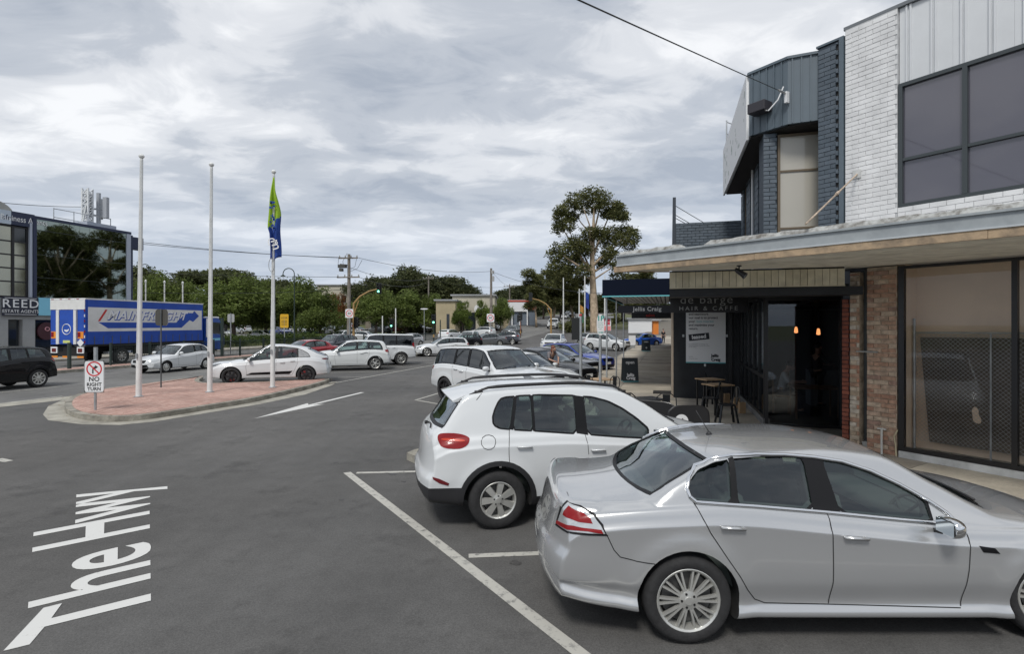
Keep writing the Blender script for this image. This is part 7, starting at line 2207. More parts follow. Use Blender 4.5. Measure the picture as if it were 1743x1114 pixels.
# ------------------------------------------------------------------ vehicles
def g2(px, py, z=0.0): p = G(px, py, z); return (p.x, p.y)
build_car('silver_sedan', 'parked_car', M_silver, *CAR_SILVER[:2], 'silver sedan with chrome window trim parked nearest the camera at lower right', 'car', ref='rR')
build_car('white_suv', 'parked_car', M_white, *CAR_TIG[:2], 'white suv with black roof rails and round red tail lamp beside the silver sedan', 'car', ref='rR')
GN, GLf = 'cars angle parked along the shop footpath', 'cars angle parked beside the highway verge'
H2 = (0.694, -0.72); H3 = (-0.956, -0.29); HE = (-EX, -EY)
bx0, by0 = g2(757, 683)
def bay(k, dx=0.0): return (bx0+k*3.0*EX+dx*H2[0], by0+k*3.0*EY+dx*H2[1])
build_car('large_suv', 'parked_car', M_white, (bx0, by0), H2, 'large white suv with black wheels and dark side glass beyond the roof railed one', 'car', GN, ref='rR')
build_car('sedan', 'parked_car', M_white2, bay(1, .15), H2, 'white sedan whose bonnet shows just beyond the large white suv', 'car', GN, ref='rR')
build_car('sedan', 'parked_car', M_black, bay(2, .35), H2, 'black sedan beside the woman with long auburn hair', 'car', GN, ref='rR')
build_car('fastback', 'parked_car', M_dgrey, bay(3.1, .1), H2, 'dark grey fastback with black mirror left of the blue hatchback', 'car', GN, ref='rR', rim=M_alloyd)
build_car('hatch', 'parked_car', M_blue, bay(4.25, .6), H2, 'deep blue hatchback nosed to the kerb', 'car', GN, ref='rR')
p = at(1033, 51); build_car('crossover', 'parked_car', M_white, (p.x, p.y), (.80, -.60), 'white suv parked beyond the blue hatchback by the footpath', 'car', GN, ref='mid')
p = at(1092, 60); build_car('sedan', 'parked_car', M_bluel, (p.x, p.y), (-.90, -.43), 'bright blue sedan at the far end of the shop footpath', 'car', GN, ref='mid')
p = at(1010, 62); build_car('hatch', 'parked_car', M_silver, (p.x, p.y), H2, 'pale silver hatchback mostly hidden behind the sign posts', 'car', GN, ref='mid', small=True)
p = at(943, 50); build_car('compact_suv', 'moving_car', M_white2, (p.x, p.y), HE, 'pale car whose roof shows above the dark grey fastback', 'car', ref='mid', small=True)
build_car('coupe_suv', 'parked_car', M_white, g2(521, 653), H3, 'white coupe shaped suv with black wheels and red calipers beside the flagpoles', 'car', GLf, ref='rL')
build_car('compact_suv', 'parked_car', M_white2, g2(639, 630.4), H3, 'white compact suv with red wedge tail lamp right of the coupe shaped suv', 'car', GLf, ref='rL')
build_car('boxy_suv', 'parked_car', M_white, g2(683, 621.8), (-.93, -.36), 'tall boxy white suv with upright tail and privacy glass', 'car', GLf, ref='rL')
build_car('hatch', 'parked_car', M_white, g2(727, 607.5), (-.95, -.32), 'white hatchback with forked wheels right of the boxy suv', 'car', GLf, ref='fL')
p = at(827, 60.5); build_car('sedan', 'parked_car', M_grey, (p.x, p.y), (-.93, -.36), 'mid grey sedan seen side on near the traffic lights', 'car', GLf, ref='mid')
p = at(786, 56); build_car('hatch', 'parked_car', M_black, (p.x, p.y), (-.93, -.36), 'black hatchback tail between the white hatchback and the grey sedan', 'car', GLf, ref='mid', small=True)
p = at(857, 66); build_car('crossover', 'parked_car', M_dgrey, (p.x, p.y), (-.90, .20), 'dark crossover with red lamp behind the grey sedan', 'car', GLf, ref='mid', small=True)
build_car('old_hatch', 'moving_car', M_white, g2(283.5, 635), HE, 'older white hatchback driving past the blue truck', 'car', ref='fL')
build_car('crossover', 'moving_car', M_black, g2(66, 659.5), HE, 'black crossover with chrome sill strip leaving at the left edge', 'car', ref='rL')
p = at(519, 35.5); build_car('sedan', 'moving_car', M_red, (p.x, p.y), (-.60, -.80), 'red sedan on the highway behind the coupe shaped suv', 'car', ref='mid')
p = at(567, 46); build_car('compact_suv', 'moving_car', M_dgrey, (p.x, p.y), (-.42, -.91), 'dark grey suv with pale windscreen on the highway near the power pole', 'car', ref='mid')
def lot(kind, m, px, Y, hd, lb, nm='parked_car', grp='cars in the car park'):
 p = at(px, Y); return build_car(kind, nm, m, (p.x, p.y), hd, lb, 'car', grp, ref='mid', small=True, z=hgt(p.x, p.y)+.02)
lot('hatch', M_white, 452, 78, (.93, -.36), 'white hatchback parked behind the hedge left of the flag bearing pole')
lot('sedan', M_white2, 378, 84, (.93, -.36), 'white sedan in the car park behind the truck cab')
lot('sedan', M_green, 534, 76, (.93, -.36), 'lime green sedan under the trees beside the hooked lamp post')
lot('sedan', M_blue, 478, 88, (.8, -.6), 'blue sedan parked behind the white hatchback in the car park')
lot('hatch', M_white, 508, 90, (.9, -.4), 'white hatchback parked behind the yellow sign')
lot('compact_suv', M_white, 582, 72, (-.5, -.86), 'white suv turning beside the power pole', 'moving_car', None)
lot('hatch', M_white, 626, 72, (.95, -.3), 'white hatchback with dark wheels crossing under the signal arm', 'moving_car', None)
lot('sedan', M_black, 562, 92, (.9, -.4), 'dark sedan deep in the car park near the russet tree')
lot('sedan', M_grey, 645, 90, (-.9, .3), 'grey sedan parked in front of the brown building')
lot('sedan', M_red, 678, 92, (.9, .3), 'dark red sedan parked in front of the brown building')
lot('old_hatch', M_silver, 693, 60, (-.6, -.8), 'silver car roof showing above the boxy white suv', 'moving_car', None)
lot('hatch', M_white, 768, 74, (.45, .89), 'white hatchback seen from behind near the left signal post', 'moving_car', None)
lot('compact_suv', M_white2, 797, 66, (-.25, -.97), 'white suv coming towards the camera with amber glint', 'moving_car', None)
lot('hatch', M_silver, 848, 96, (-.3, -.95), 'silver car waiting beneath the wooden pole', 'moving_car', None)
lot('crossover', M_grey, 871, 80, (-.42, -.91), 'grey suv coming down the highway', 'moving_car', None)
lot('boxy_suv', M_white, 943, 100, (-.25, -.97), 'white utility coming down the hill', 'moving_car', None)
for k, (kd, m, px, Y, lb) in enumerate((('hatch', M_silver, 410, 96, 'silver hatchback between the second and third flagpoles in the car park'), ('compact_suv', M_white, 545, 88, 'white suv parked behind the lime green sedan'), ('sedan', M_silver, 602, 86, 'silver sedan parked just right of the power pole'), ('sedan', M_white, 520, 100, 'white sedan deepest in the car park'), ('crossover', M_dgrey, 590, 98, 'dark grey crossover deep in the car park'), ('hatch', M_silver, 716, 92, 'silver hatchback parked left of the tan building'), ('hatch', M_white, 820, 80, 'white hatchback passing the bright small trees'))):
 lot(kd, m, px, Y, (.93, -.36) if k % 2 else (-.9, .42), lb)
for k, (px, Y, m) in enumerate(((962, 150, M_white), (974, 165, M_dgrey), (986, 128, M_silver), (967, 185, M_black))):
 lot('hatch', m, px, Y, (-.27, -.96), ('small white car high on the hill', 'dark car cresting the hill', 'silver car on the hill beside the flag poles', 'black car farthest up the hill')[k], 'moving_car', None)
# ------------------------------------------------------------------ the blue truck
M_tblue = mat('truck_blue', (.010,.065,.38), .5, var=.12, scale=2, bump=.12, bscale=3); M_twhite = mat('truck_curtain_white', (.66,.665,.65), .55, var=.08, scale=2, bump=.12, bscale=3)
M_tcab = paint('truck_cab_blue', (.012,.075,.36)); M_hiv = mat('reflective_red_yellow', (.75,.25,.02), .4)
def truck():
 hd = Vector((.215, .9766, 0)); left = Vector((-hd.y, hd.x, 0)); base = Vector((-24.2, 31.0, 0))
 mid = base+left*1.25
 t = empty('delivery_truck', mid, math.atan2(hd.y, hd.x)); tag(t, 'blue and white curtain sided freight truck waiting across the highway', 'truck')
 L_ = 8.7; I = face_frame((0, -1.25, 0), (1,0,0)); Bk = face_frame((0, 1.25, 0), (0,-1,0))
 def bxp(nm, c, d, m, bev=0.0, par=t): return MB().box(c, d).build(nm, m, par, bevel=bev)
 bxp('cargo_box', (L_/2, 0, 2.57), (L_, 2.46, 2.60), M_tblue)
 bxp('roof_rail', (L_/2, 0, 3.89), (L_+.02, 2.52, .08), M_twhite)
 # curtain, both sides
 for sgn in (1, -1):
  S_ = I if sgn == 1 else face_frame((L_, 1.25, 0), (-1,0,0))
  fpart('curtain', S_, .12, L_-.12, 1.28, 3.84, -.02, .01, M_tblue, t)
  fpart('curtain_band', S_, .14, L_-.14, 2.02, 3.42, .011, .015, M_twhite, t)
  if sgn == 1:
   # arrow bar under the name, point to the right
   mb = MB(); mb.prism([(.75,2.55),(1.35,2.20),(5.9,2.20),(6.35,2.55)], .016, .019, M=S_); mb.build('print_bar', M_tblue, t)
   mb = MB(); mb.prism([(5.8,2.20),(6.75,2.20),(7.45,2.72),(7.75,2.60),(8.3,3.02),(7.85,3.38),(7.75,3.22),(7.15,3.22),(6.3,2.55),(5.8,2.55)], .0162, .0192, M=S_); mb.build('print_arrow', M_tblue, t)
   text_mesh('MAINFREIGHT', .76, M_tblue, t, 'lettering', S_ @ Matrix.Translation((4.22, 2.92, .020)), bold=.03, spacing=1.1, shear=.35, sx=1.12)
   text_mesh('MAINFREIGHT', .76, M_signw, t, 'lettering', S_ @ Matrix.Translation((4.18, 2.96, .030)), bold=.014, spacing=1.1, shear=.35, sx=1.12)
   mb = MB(); mb.prism([(.72,2.62),(.86,2.62),(1.32,3.30),(1.18,3.30)], .0225, .025, M=S_); mb.build('print_stripe', mat('red_print'), t)
  for k in range(15): fpart('strap', S_, .5+.55*k, .545+.55*k, 1.18, 1.75, .012, .02, M_dgreyp, t)
  fpart('side_rail', S_, 0, L_, 1.16, 1.27, -.03, .025, M_under, t)
 # rear
 fpart('rear_header', Bk, .02, 2.48, 3.28, 3.84, -.02, .03, M_twhite, t)
 for a, b in ((.08,.50),(1.98,2.42)): fpart('rear_door', Bk, a, b, 1.45, 3.24, .0, .025, M_tblue, t)
 for a, b in ((.52,.72),(1.76,1.94)): fpart('lift_column', Bk, a, b, 1.3, 3.26, .0, .10, M_twhite, t)
 fpart('tail_lift', Bk, .74, 1.74, 1.32, 3.24, .0, .07, M_tblue, t)
 cx_, cz_ = 1.25, 2.15; mb = MB(); mb.tube([Bk @ Vector((cx_+.30*math.cos(a), cz_+.30*math.sin(a), .075)) for a in np.linspace(0, 2*math.pi, 21)], .022, 5); mb.build('emblem_ring', M_signw, t)
 mb = MB(); mb.prism(chaikin([(cx_-.2,cz_),(cx_-.1,cz_-.15),(cx_+.12,cz_-.14),(cx_+.2,cz_+.06),(cx_+.05,cz_-.05)], 2), .072, .078, M=Bk); mb.build('emblem', M_signw, t)
 fpart('number_plate', Bk, 1.0, 1.5, 1.36, 1.52, .071, .08, mat('yellow_plate', (.55,.60,.20), .5), t)
 for a, b in ((.10,.48),(2.0,2.40)):
  fpart('warning_panel', Bk, a, b, 1.62, 2.02, .026, .04, M_hiv, t); fpart('warning_stripe', Bk, a, (a+b)/2, 1.70, 1.98, .0402, .044, M_redlens, t)
 mb = MB(); mb.prism([(2.2,1.15),(2.45,1.38),(2.2,1.61),(1.95,1.38)], .045, .055, M=Bk); mb.build('hazard_diamond', M_signw, t)
 for k in range(8): fpart('marker_tape', Bk, 2.44, 2.48, 1.35+.3*k, 1.50+.3*k, .0, .034, M_signw if k % 2 else M_redlens, t); fpart('marker_tape', Bk, .1+.3*k, .25+.3*k, 3.85, 3.89, .0, .034, M_signw if k % 2 else M_redlens, t)
 fpart('rear_bar', Bk, .05, 2.45, .62, .86, -.12, .0, M_under, t)
 for a, b in ((.08,.55),(1.95,2.42)): fpart('lamp_cluster', Bk, a, b, .78, 1.14, .0, .05, M_signw, t); fpart('tail_lamp', Bk, a+.08, b-.08, .84, 1.06, .051, .06, M_dredlens, t)
 for a in (.1, .9, 1.95): fpart('marker_panel', Bk, a, a+.45, .52, .62, .0, .03, M_hiv, t)
 bxp('chassis', (L_/2+.8, 0, .95), (L_+1.4, .9, .34), M_under)
 bxp('mudguard', (2.35, -1.08, 1.02), (1.25, .32, .06), M_under); bxp('fuel_tank', (5.4, -1.0, .78), (1.3, .5, .5), M_galv, .08); bxp('pallet_rack', (3.9, -1.05, .8), (1.0, .4, .5), M_under)
 tme, rme = wheel_mesh(.50, .30, ('broad', 8), .29, M_alloy)
 for x in (2.35, 8.75+.65):
  for sd in (1, -1):
   w = empty('wheel'); w.parent = t; w.location = (x, sd*1.03, .5); w.rotation_euler = (0, .3, 0 if sd > 0 else math.pi); obj('tyre', tme, w); obj('rim', rme, w)
 # cab
 prof = [(9.0,.55),(10.75,.50),(10.92,.75),(10.95,1.35),(10.85,1.75),(10.55,2.72),(10.30,2.92),(9.0,2.95)]
 mb = MB(); n = len(prof); mb.prism([(x, z) for x, z in prof], -1.18, 1.18, M=Matrix(((1,0,0,0),(0,0,-1,0),(0,1,0,0),(0,0,0,1))))
 cab = mb.build('cab', M_tcab, t, bevel=.07, smooth=True)
 bm = bmesh.new(); bm.from_mesh(cab.data); bmesh.ops.recalc_face_normals(bm, faces=bm.faces[:]); bm.to_mesh(cab.data); bm.free()
 bxp('cab_roof', (9.70, 0, 2.93), (1.5, 2.3, .14), M_signw, .05); 
 C_ = face_frame((0, -1.20, 0), (1,0,0))
 mb = MB(); mb.prism([(9.35,1.75),(10.62,1.70),(10.42,2.55),(9.35,2.6)], -.01, .008, M=C_); mb.build('side_window', M_dglass, t)
 mb = MB(); mb.prism([(9.05,1.5),(9.32,1.45),(9.32,2.85),(9.05,2.85)], -.01, .006, M=C_); mb.build('cab_side_panel', M_signw, t)
 mb = MB(); vs = [(10.90,-1.0,1.72),(10.90,1.0,1.72),(10.60,.95,2.62),(10.60,-.95,2.62)]; mb.add([(x+.02,y,z) for x,y,z in vs]+[(x-.05,y,z) for x,y,z in vs], [(0,1,2,3),(7,6,5,4),(0,4,5,1),(2,6,7,3),(1,5,6,2),(0,3,7,4)]); mb.build('windscreen', M_dglass, t)
 bxp('wing_mirror', (10.75, -1.42, 2.15), (.12, .22, .50), M_under, .02); m = MB(); m.tube([(10.5,-1.18,2.5),(10.72,-1.42,2.42)], .02, 5); m.build('mirror_arm', M_under, t)
 mb = MB(); mb.prism([(9.4,1.2),(10.8,1.25),(10.78,1.42),(9.4,1.38)], -.01, .006, M=C_); mb.build('cab_stripe', mat('light_blue_sign'), t)
 bxp('cab_step', (9.75, -1.1, .52), (.7, .25, .12), M_under)
truck()
# ------------------------------------------------------------------ street furniture
M_pole = mat('white_pole_paint', (.66,.67,.66), .5, var=.10, scale=3)
M_wood = mat('timber_pole', (.20,.18,.155), .9, var=.35, scale=3, bump=.3)
M_yel = mat('yellow_mast', (.33,.21,.08), .6)
M_sigk = mat('signal_black', (.012,.014,.014), .4)
M_sgreen = mat('lit_green_lamp', (.1,.8,.5), .4, emit=(.25,1.0,.65), estr=2.2)
M_gpole = mat('green_pole', (.02,.035,.03), .5)
def flagpole(px, py, ptop, h_z=.141, rr=(.085,.045)):
 b = G(px, py, h_z); zt = H-(ptop[1]-HY)*b.y/F
 t = empty('flagpole', b); 
 tx = (ptop[0]-CX)*b.y/F-b.x; h = zt-h_z
 m = MB(); m.tube([(0,0,0), (tx*.33,0,h*.33), (tx*.34,0,h*.34), (tx,0,h)], [rr[0], rr[0]*.88, rr[0]*.80, rr[1]], 14); m.build('pole', M_pole, t, smooth=True)
 m = MB(); m.lathe([(.015,0),(.07,.03),(.085,.08),(.055,.13),(.01,.15)], c=(tx,0,h), n=12); m.build('finial', M_pole, t, smooth=True)
 m = MB(); m.box((0,-rr[0]-.02,1.3), (.05,.04,.16)); m.build('cleat_box', M_galv, t)
 m = MB(); m.lathe([(.14,.0),(.14,.025),(.09,.03)], n=14); m.build('base_plate', M_galv, t)
 m = MB(); m.tube([(.0,-rr[0]-.015,1.35), (tx,-rr[1]-.03,h-.05)], .006, 4); m.build('halyard', M_pole, t)
 return t, h, tx
f1, _, _ = flagpole(236, 676, (241, 270)); tag(f1, 'leftmost of the three tall white flagpoles on the brick paved island', 'flagpole', 'flagpoles on the island')
f2, _, _ = flagpole(357, 668, (360, 284)); tag(f2, 'middle of the three tall white flagpoles on the brick paved island', 'flagpole', 'flagpoles on the island')
f3, h3_, tx3 = flagpole(464, 660, (466, 296)); tag(f3, 'white flagpole flying the green and blue flag', 'flagpole', 'flagpoles on the island')
def hanging_flag():
 Y = f3.location.y; sc = Y/F
 fl = empty('flag', (f3.location.x, Y, 0)); tag(fl, 'limp lime green and royal blue flag hanging from the right hand flagpole', 'flag')
 def W(px, py, d): return Vector(((px-CX)*sc-f3.location.x, d, H-(py-HY)*sc))
 L_ = [(466.5,303),(464,325),(461.5,350),(460,386),(463,400),(463,440)]; R_ = [(468.5,303),(471,325),(476,350),(479,372),(478,400),(480,441)]
 lf, rf = pchip([p[1] for p in L_][:3]+[388,400,440], [p[0] for p in L_]), pchip([p[1] for p in R_], [p[0] for p in R_])
 nu, nv = 14, 40; V, Fc, M_ = [], [], []
 for j in range(nv+1):
  y = 303+(441-303)*j/nv
  for i in range(nu+1):
   u = i/nu; x = lf(y)+(rf(y)-lf(y))*u; a = min(1, (y-300)/60)
   V.append(W(x, y+3*math.sin(u*5)*a, -.10-.09*a*math.sin(u*9+y*.02)-.03*math.sin(y*.1)))
 for j in range(nv):
  for i in range(nu):
   yy = 303+138*(j+.5)/nv; u = (i+.5)/nu
   Fc.append((j*(nu+1)+i, j*(nu+1)+i+1, (j+1)*(nu+1)+i+1, (j+1)*(nu+1)+i)); M_.append(0 if yy < 389-16*u else 1)
 me = newmesh('cloth', V, Fc, [mat('lime_flag', (.26,.42,.02), .8), mat('blue_flag', (.012,.05,.26), .8)], M_, True)
 o = obj('cloth', me, fl); md = o.modifiers.new('s', 'SOLIDIFY'); md.thickness = .006
 random.seed(4); mb = MB()
 for k in range(26):
  c = W(467+random.uniform(-2.5,5), 350+random.uniform(-8, 52), -.24); r_ = random.uniform(.02,.055)
  mb.lathe([(r_,-.004),(r_,.004)], c=tuple(c), n=6, axis='Y')
 mb.build('flag_print', mat('blue_flag'), fl)['kind'] = 'stuff'
 for tx_, px, py, r_, s in (('C', 466.5, 413, -80, .42), ('m', 474.5, 418, -75, .50)):
  text_mesh(tx_, s, M_signw, fl, 'lettering', Matrix.Translation(W(px, py, -.235)) @ face_frame((0,0,0), (1,0,0)) @ Matrix.Rotation(R(r_), 4, 'Z'))
 m = MB(); c = W(464.5, 452, -.12); m.tube([c+Vector((.10*math.cos(a),0,.24*math.sin(a))) for a in np.linspace(0, 2*math.pi, 15)], .012, 5); m.build('rope_loop', M_galv, fl)
hanging_flag()
for k, (px, yt, Y) in enumerate(((959, 473, 82), (986, 492, 76), (995.5, 470, 78), (1029.5, 470, 74))):
 p = at(px, Y); z0 = hgt(p.x, p.y); h = H-(yt-HY)*Y/F-z0
 t = empty('flagpole', (p.x, p.y, z0)); tag(t, ('bare far white flagpole left of the gum trunk', 'far white flagpole with the orange and green flag', 'far white flagpole with the dark blue flag', 'bare far white flagpole by the navy awning')[k], 'flagpole', 'far flagpoles near the gum tree')
 m = MB(); m.tube([(0,0,0),(0,0,h)], [.12,.07], 8); m.build('pole', M_pole, t, smooth=True)
 if k in (1, 2):
  f_ = MB(); n = 8; V = [(.10+.3*math.sin(j*.5)*.1+i*.24, .08*math.sin(i*2+j), h-2.2-j*.32-i*.18) for j in range(n) for i in range(3)]
  f_.add(V, [(j*3+i, j*3+i+1, j*3+i+4, j*3+i+3) for j in range(n-1) for i in range(2)], 0)
  for q in range(len(f_.m)): f_.m[q] = 0 if q < 6 else 1
  o = f_.build('flag', [mat('orange_flag', (.40,.20,.04), .8), mat('green_flag', (.03,.14,.07), .8)] if k == 1 else [mat('blue_flag'), mat('blue_flag2', (.02,.04,.22), .8)], None, loc=(p.x, p.y, z0)); md = o.modifiers.new('s', 'SOLIDIFY'); md.thickness = .02
  tag(o, ('small orange and green flag on a far pole by the gum trunk', 'small dark blue flag on a far pole by the gum trunk')[k-1], 'flag')
# signs
def sign(name, label, b, ph, w, h, zc, yaw, face, back=None, pr=.03, pm=None, off=.0, rad=.03):
 """post at b, plate of w x h centred at height zc, facing yaw (direction of its normal)"""
 t = empty(name, b, yaw+math.pi/2); tag(t, label, 'sign')
 m = MB(); m.tube([(0,.03,0),(0,.03,ph)], pr, 10); m.build('post', pm or M_galv, t, smooth=True)
 I = face_frame((0,-.012,zc), (1,0,0))
 c = chaikin([(-w/2,-h/2),(w/2,-h/2),(w/2,h/2),(-w/2,h/2)], 2, min(.25, rad/min(w,h)*2))
 mb = MB(); mb.prism(c, -.004, .004, M=I); mb.build('plate', face, t)
 if back: mb = MB(); mb.prism(c, -.0085, -.005, M=I); mb.build('plate_back', back, t)
 return t, I @ Matrix.Translation((0,0,.0045))
YC = -math.pi/2      # facing the camera (-Y)
def ring(I, cx, cy, r0, r1, m, t, n=28, nm='ring', z=.0): 
 mb = MB()
 for k in range(n):
  a, b = 2*math.pi*k/n, 2*math.pi*(k+1)/n
  mb.prism([(cx+r0*math.cos(a), cy+r0*math.sin(a)), (cx+r1*math.cos(a), cy+r1*math.sin(a)), (cx+r1*math.cos(b), cy+r1*math.sin(b)), (cx+r0*math.cos(b), cy+r0*math.sin(b))], z, z+.002, M=I)
 return mb.build(nm, m, t)
M_redp = mat('red_sign_print', (.55,.02,.03), .5); M_blk = mat('black_sign_print', (.015,.015,.015), .5); M_sback = mat('sign_back_dark', (.06,.06,.055), .6); M_sgrey = mat('sign_back_grey', (.35,.36,.36), .5)
b = G(161, 699, .14); t, I = sign('traffic_sign', 'no right turn sign with red ring and black lettering at the tip of the island', b, 1.25, .52, .86, .905, YC+R(4), M_signw, M_sgrey, pr=.032)
mb = MB()
for (x0, x1, y0, y1) in ((-.255,.255,-.425,-.413),(-.255,.255,.413,.425),(-.255,-.243,-.413,.413),(.243,.255,-.413,.413)): mb.prism([(x0,y0),(x1,y0),(x1,y1),(x0,y1)], 0, .001, M=I)
mb.build('border', M_blk, t)
ring(I, 0, .205, .165, .20, M_redp, t)
mb = MB(); q = R(-45); mb.prism([(-.135-.012, .34-.012+.0), (-.135+.012, .34+.012), (.135+.012, .07+.012), (.135-.012, .07-.012)], .0022, .0032, M=I); mb.build('slash', M_redp, t)
mb = MB()
for poly in ([(-.05,.08),(-.015,.08),(-.015,.20),(-.05,.20)], [(-.05,.20),(-.015,.185),(.03,.235),(.03,.27),(-.03,.255)], [(.02,.20),(.02,.31),(.10,.255)]): mb.prism(poly, .001, .002, M=I)
mb.build('turn_arrow', M_blk, t)
for s, y, z in (('NO', -.075, .17), ('RIGHT', -.215, .125), ('TURN', -.335, .125)): text_mesh(s, z, M_blk, t, 'lettering', I @ Matrix.Translation((0, y, .001)), bold=.004, depth=.001, spacing=1.05)
b = G(275, 660, .14); sign('traffic_sign', 'dark back of a rectangular sign on a thin post between the first two flagpoles', b, 2.86, .46, .60, 2.55, -YC, M_signw, M_sback, pr=.026, pm=M_dgreyp)
b = EN(38.2, -29.9, .13); sign('traffic_sign', 'small pale sign back on the median fence line beside the truck cab', at(393, 40, .13), 3.1, .50, .62, 2.75, -YC, M_signw, M_sgrey, pr=.04)
p = at(484, 62, .1); t, I = sign('traffic_sign', 'yellow sign with small black print left of the hooked lamp post', p, 3.1, .95, 1.55, 2.7, YC, mat('yellow_sign', (.62,.36,.02), .5), M_sgrey, pr=.05)
text_mesh('LOOK', .26, M_blk, t, 'lettering', I @ Matrix.Translation((0, .35, .001)), bold=.004, depth=.001); 
for k in range(4): mb = MB(); mb.prism([(-.32,-.45+.15*k),(.32,-.45+.15*k),(.32,-.40+.15*k),(-.32,-.40+.15*k)], 0, .001, M=I); mb.build('print_line', M_blk, t)
def speed_sign(p, zc, w, s, label, ph, pm=M_galv):
 t, I = sign('speed_sign', label, p, ph, w, w*1.12, zc, YC, M_signw, M_sgrey, pr=.04, pm=pm)
 ring(I, 0, 0, w*.34, w*.43, M_redp, t); text_mesh(s, w*.42, M_blk, t, 'lettering', I @ Matrix.Translation((0,0,.001)), bold=.006, depth=.001)
speed_sign(at(594.5, 54, .05), 3.45, .78, '60', 'sixty speed sign mounted low beside the timber power pole', 3.9)
speed_sign(at(835, 68, hgt(-2.6,68)), 3.1, .92, '60', 'sixty speed sign in front of the dark wooden pole', 3.6)
sign('street_sign', 'narrow white street name blade on a post left of the tan building', at(722, 74, .4), 4.2, 1.0, .18, 4.1, YC, M_signw, M_sgrey, pr=.04)
for px, yt, lb in ((651, 538, 'short white post left of the signals'), (673.5, 525, 'grey post with small pale head right of the signal arm'), (749.5, 545, 'slim dark post beside the left signal post')):
 p = at(px, 60); post_thing(p, H-(yt-HY)*60/F, .06, M_pole if px != 749.5 else M_gpole, lb)
# parking signs on the nib
p = at(1022, 14.6, .15)
t, I = sign('parking_sign', 'one hour parking sign on a galvanised post by the cafe seats', p, 2.52, .20, .56, 2.28, YC, M_signw, M_sgrey, pr=.038)
M_pgreen = mat('green_sign_print', (.03,.30,.25), .5)
text_mesh('1P', .19, M_pgreen, t, 'lettering', I @ Matrix.Translation((0, .165, .001)), bold=.006, depth=.001)
for k, s in enumerate(('9am-5pm', 'MON-FRI', '9am-1pm', 'SAT')): text_mesh(s, .038, M_pgreen, t, 'lettering', I @ Matrix.Translation((0, .05-.055*k, .001)), depth=.001)
mb = MB(); mb.prism([(-.06,-.215),(.03,-.215),(.03,-.235),(.075,-.205),(.03,-.175),(.03,-.195),(-.06,-.195)], 0, .001, M=I); mb.build('arrow', M_pgreen, t)
p = at(988.5, 13.8, .15); t = empty('sign_post', p); tag(t, 'plain galvanised post with black box left of the parking sign', 'post')
m = MB(); m.tube([(0,0,0),(0,0,2.5)], .038, 10); m.build('post', M_galv, t, smooth=True); m = MB(); m.lathe([(.042,0),(.042,.04),(.02,.06)], c=(0,0,2.5), n=10); m.build('cap', mat('red_cap', (.4,.05,.05), .5), t)
m = MB(); m.box((-.10,.10,2.18), (.20,.20,.50)); m.box((-.10,.0,2.18), (.26,.02,.56)); m.build('black_box', mat('black_box', (.012,.014,.014), .5), t)
# traffic signals
def sig_head(t, c, lit, yaw, back=False, n=3, tgt=.30):
 """three-lamp head with visors on a backing board, lamps facing yaw"""
 h = empty('signal_head', c, yaw+math.pi/2); h.parent = t
 w = tgt; hh = tgt*n*1.05
 m = MB(); m.box((0,.02,0), (w*1.7, .02, hh*1.2)); m.build('backing_board', M_sigk, h)
 m = MB(); m.box((0,-.10,0), (w*1.02, .20, hh)); 
 for k in range(n):
  z = hh/2-hh/n*(k+.5)
  for a0 in np.linspace(R(-20), R(200), 9)[:-1]:
   a1 = a0+R(27.5); r_ = w*.44
   m.add([(r_*math.cos(a0),-.20,z+r_*math.sin(a0)),(r_*math.cos(a1),-.20,z+r_*math.sin(a1)),(r_*math.cos(a1),-.42,z+r_*math.sin(a1)),(r_*math.cos(a0),-.42,z+r_*math.sin(a0))], [(0,1,2,3)])
 m.build('housing', M_sigk, h)
 for k in range(n):
  z = hh/2-hh/n*(k+.5); m = MB(); m.lathe([(w*.36,-.20),(w*.30,-.225),(.01,-.235)], c=(0,0,z), n=12, axis='Y')
  m.build('lamp', M_sgreen if lit == k else mat('unlit_lamp', (.03,.03,.03), .3), h)
def mast(px, Y, apx, apy, label, lit, yaw, back=False):
 p = at(px, Y); z0 = hgt(p.x, p.y); t = empty('signal_mast', (p.x, p.y, z0)); tag(t, label, 'traffic light')
 ax = (apx-CX)*Y/F-p.x; az = H-(apy-HY)*Y/F-z0; sg = 1 if ax > 0 else -1
 m = MB(); m.tube([(0,0,0),(0,0,az-2.3),(0,0,az-1.5),(.25*ax,0,az-.75),(.6*ax,0,az-.25),(ax*.97,0,az)], [.13,.11,.10,.085,.07,.055], 8); m.build('mast_arm', M_yel, t, smooth=True)
 m = MB(); m.tube([(0,0,az-2.6),(.2*ax,0,az-1.2)], .05, 6); m.build('brace', M_yel, t)
 return t, ax, az, z0
t, ax, az, z0 = mast(602, 55, 645, 492, 'yellow signal mast whose arm reaches right with a green light beside the power pole', 2, YC)
sig_head(t, (ax, 0, az+.05), 2, YC)
sig_head(t, (.25, -.1, 2.6), -1, YC+R(60))
t, ax, az, z0 = mast(938, 72, 903, 508, 'yellow signal mast arching left over the highway with its head turned away', -1, YC)
sig_head(t, (ax, 0, az+.2), -1, YC+R(150))
def signal_post(px, Y, hh, lit, label, yaw=YC, pm=M_gpole):
 p = at(px, Y); z0 = hgt(p.x, p.y); t = empty('signal_post', (p.x, p.y, z0)); tag(t, label, 'traffic light')
 m = MB(); m.tube([(0,0,0),(0,0,hh)], .06, 8); m.build('post', pm, t, smooth=True); sig_head(t, (0,-.08,hh-.45), lit, yaw)
 m = MB(); m.box((0,-.1,1.15), (.16,.16,.3)); m.build('push_button', M_yel, t)
 return t
signal_post(738.5, 60, 3.4, 2, 'green traffic light on a post in front of the tan building')
signal_post(667, 66, 3.0, 2, 'small green traffic light low in front of the trees')
